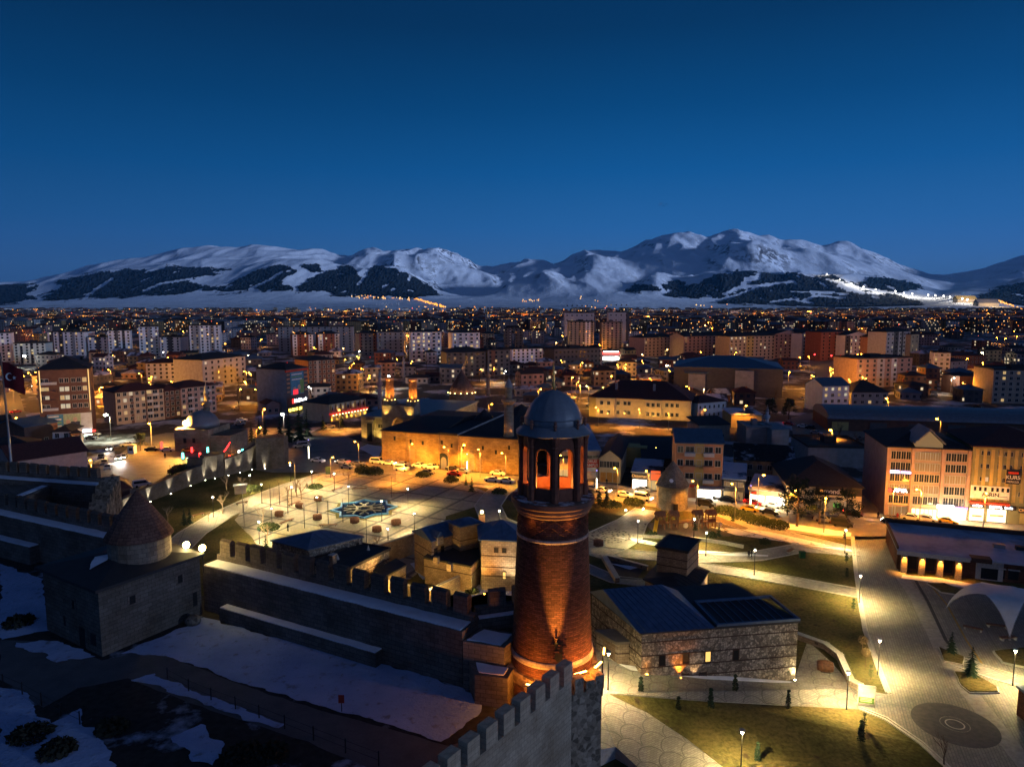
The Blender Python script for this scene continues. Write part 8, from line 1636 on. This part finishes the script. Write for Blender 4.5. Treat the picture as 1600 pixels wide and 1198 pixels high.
# a few birds far off in the sky
bm2 = MB().add([(0,.3,0),(0,-.3,0),(.9,-.1,.25),(.9,.15,.25),(-.9,-.1,.25),(-.9,.15,.25),(0,.28,-.08),(0,-.3,-.08)], [(0,3,2,1),(0,1,4,5),(6,7,2,3),(7,6,5,4)]).mesh('bird', M_BLACK)
for i, (x, y) in enumerate([(1033,318),(1038,322),(1031,321),(1041,319)]):
    r = ray(x, y); o = put('bird', bm2, None, Vector((0,0,H)) + r*(420/r.y), R.uniform(0, 3)); o.scale = (1.1,1.1,1.1); AUTO.append((o, 'tiny dark bird flying in the sky above the summit', PX(o.location))); tag(o, '', 'bird', 'birds in the sky')
for px, py, lb_ in [(437,788,'thin dark mast on the grass left of the plaza lamps'),(450,803,'thin dark mast at the left plaza kerb'),(476,825,'thin dark mast in the lower left plaza'),(513,819,'thin dark mast left of the front barrel planter'),(536,816,'thin dark mast between two front barrel planters'),(573,851,'tall thin dark mast nearest the plaza houses'),(423,792,'thin dark mast beside the plaza rim lamp'),(612,777,'thin dark mast right of the star pool'),(380,800,'pale thin mast on the lower left lawn'),(382,826,'second pale thin mast on the lower left lawn')]:
    t = thing('thin_mast', lb_, 'pole', P(px, py), 0, 'thin unlit masts of the plaza'); MB().tube([(0,0,0),(0,0,5.5)], [.07,.04], 6).build('pole', M_BLACK if 'dark' in lb_ else M_STEEL, t); MB().lathe([(.16,0),(.16,.08)], 8).build('base', M_STEEL, t)
# bare trees and parked cars among the town houses
k_ = 0
while k_ < 80:
    py = 548 + 92*R.random(); px = R.uniform(-20, 1620); p = P(px, py)
    if any((p.x-x)**2 + (p.y-y)**2 < (r*.85+2)**2 for x, y, r in OCC) or any(a < px < b and c < py < d for a, b, c, d in KEEP[2:]): continue
    o = tree('dark', px, py, R.uniform(6, 10), 6, '', 'bare_tree', 'bare trees among the town houses'); AUTO.append((o, R.choice(('slender bare tree', 'tall bare tree', 'bushy bare tree')), PX((p.x, p.y, 4)))); k_ += 1
k_ = 0
while k_ < 60:
    py = 556 + 84*R.random(); px = R.uniform(-20, 1620); p = P(px, py)
    if any((p.x-x)**2 + (p.y-y)**2 < (r*.85+3)**2 for x, y, r in OCC) or any(a < px < b and c < py < d for a, b, c, d in KEEP[3:]): continue
    c_ = R.choice(('white','silver','grey','black','white')); o = car(px, py, c_, R.uniform(0, 6.28), '', lights=R.choice(('', '', '', 'h', 't')), group='cars parked among the town houses'); AUTO.append((o, c_ + ' parked car', PX((p.x, p.y, 1)))); k_ += 1
# ---- finish the labels of repeats: each by what stands beside it
ORD = ['first','second','third','fourth','fifth','sixth','seventh','eighth','ninth','tenth','eleventh','twelfth','thirteenth','fourteenth','fifteenth','sixteenth','seventeenth','eighteenth','nineteenth','twentieth']
g_ = {}
for o, base, q_ in AUTO:
    k = base if ('mast' in base or 'bird' in base) else base + ' ' + rel(*q_); g_.setdefault(k, []).append((q_[0], o))
for k, v in g_.items():
    v.sort(key=lambda a: a[0])
    for i, (x, o) in enumerate(v): 
        lb = k if len(v) == 1 else '%s, %s from left' % (k, ORD[min(i, 19)])
        if len(lb.split()) > 16: lb = lb.replace(' single storey', ' low').replace(' from left', '')
        o['label'] = lb

# ---- evening air: one even volume round camera and scene, sky outside
hz = MB().box(-32000, 32000, -9500, 20500, -6, 2000).build('haze', None)
hz['kind'] = 'stuff'
m = bpy.data.materials.new('haze_air'); m.use_nodes = True; t = m.node_tree; t.nodes.clear()
o_ = t.nodes.new('ShaderNodeOutputMaterial'); v_ = t.nodes.new('ShaderNodeVolumePrincipled'); v_.inputs['Density'].default_value = 1.7e-5; v_.inputs['Color'].default_value = (.10, .45, 1, 1); v_.inputs['Anisotropy'].default_value = .1
t.links.new(v_.outputs[0], o_.inputs['Volume']); hz.data.materials.clear(); hz.data.materials.append(m)
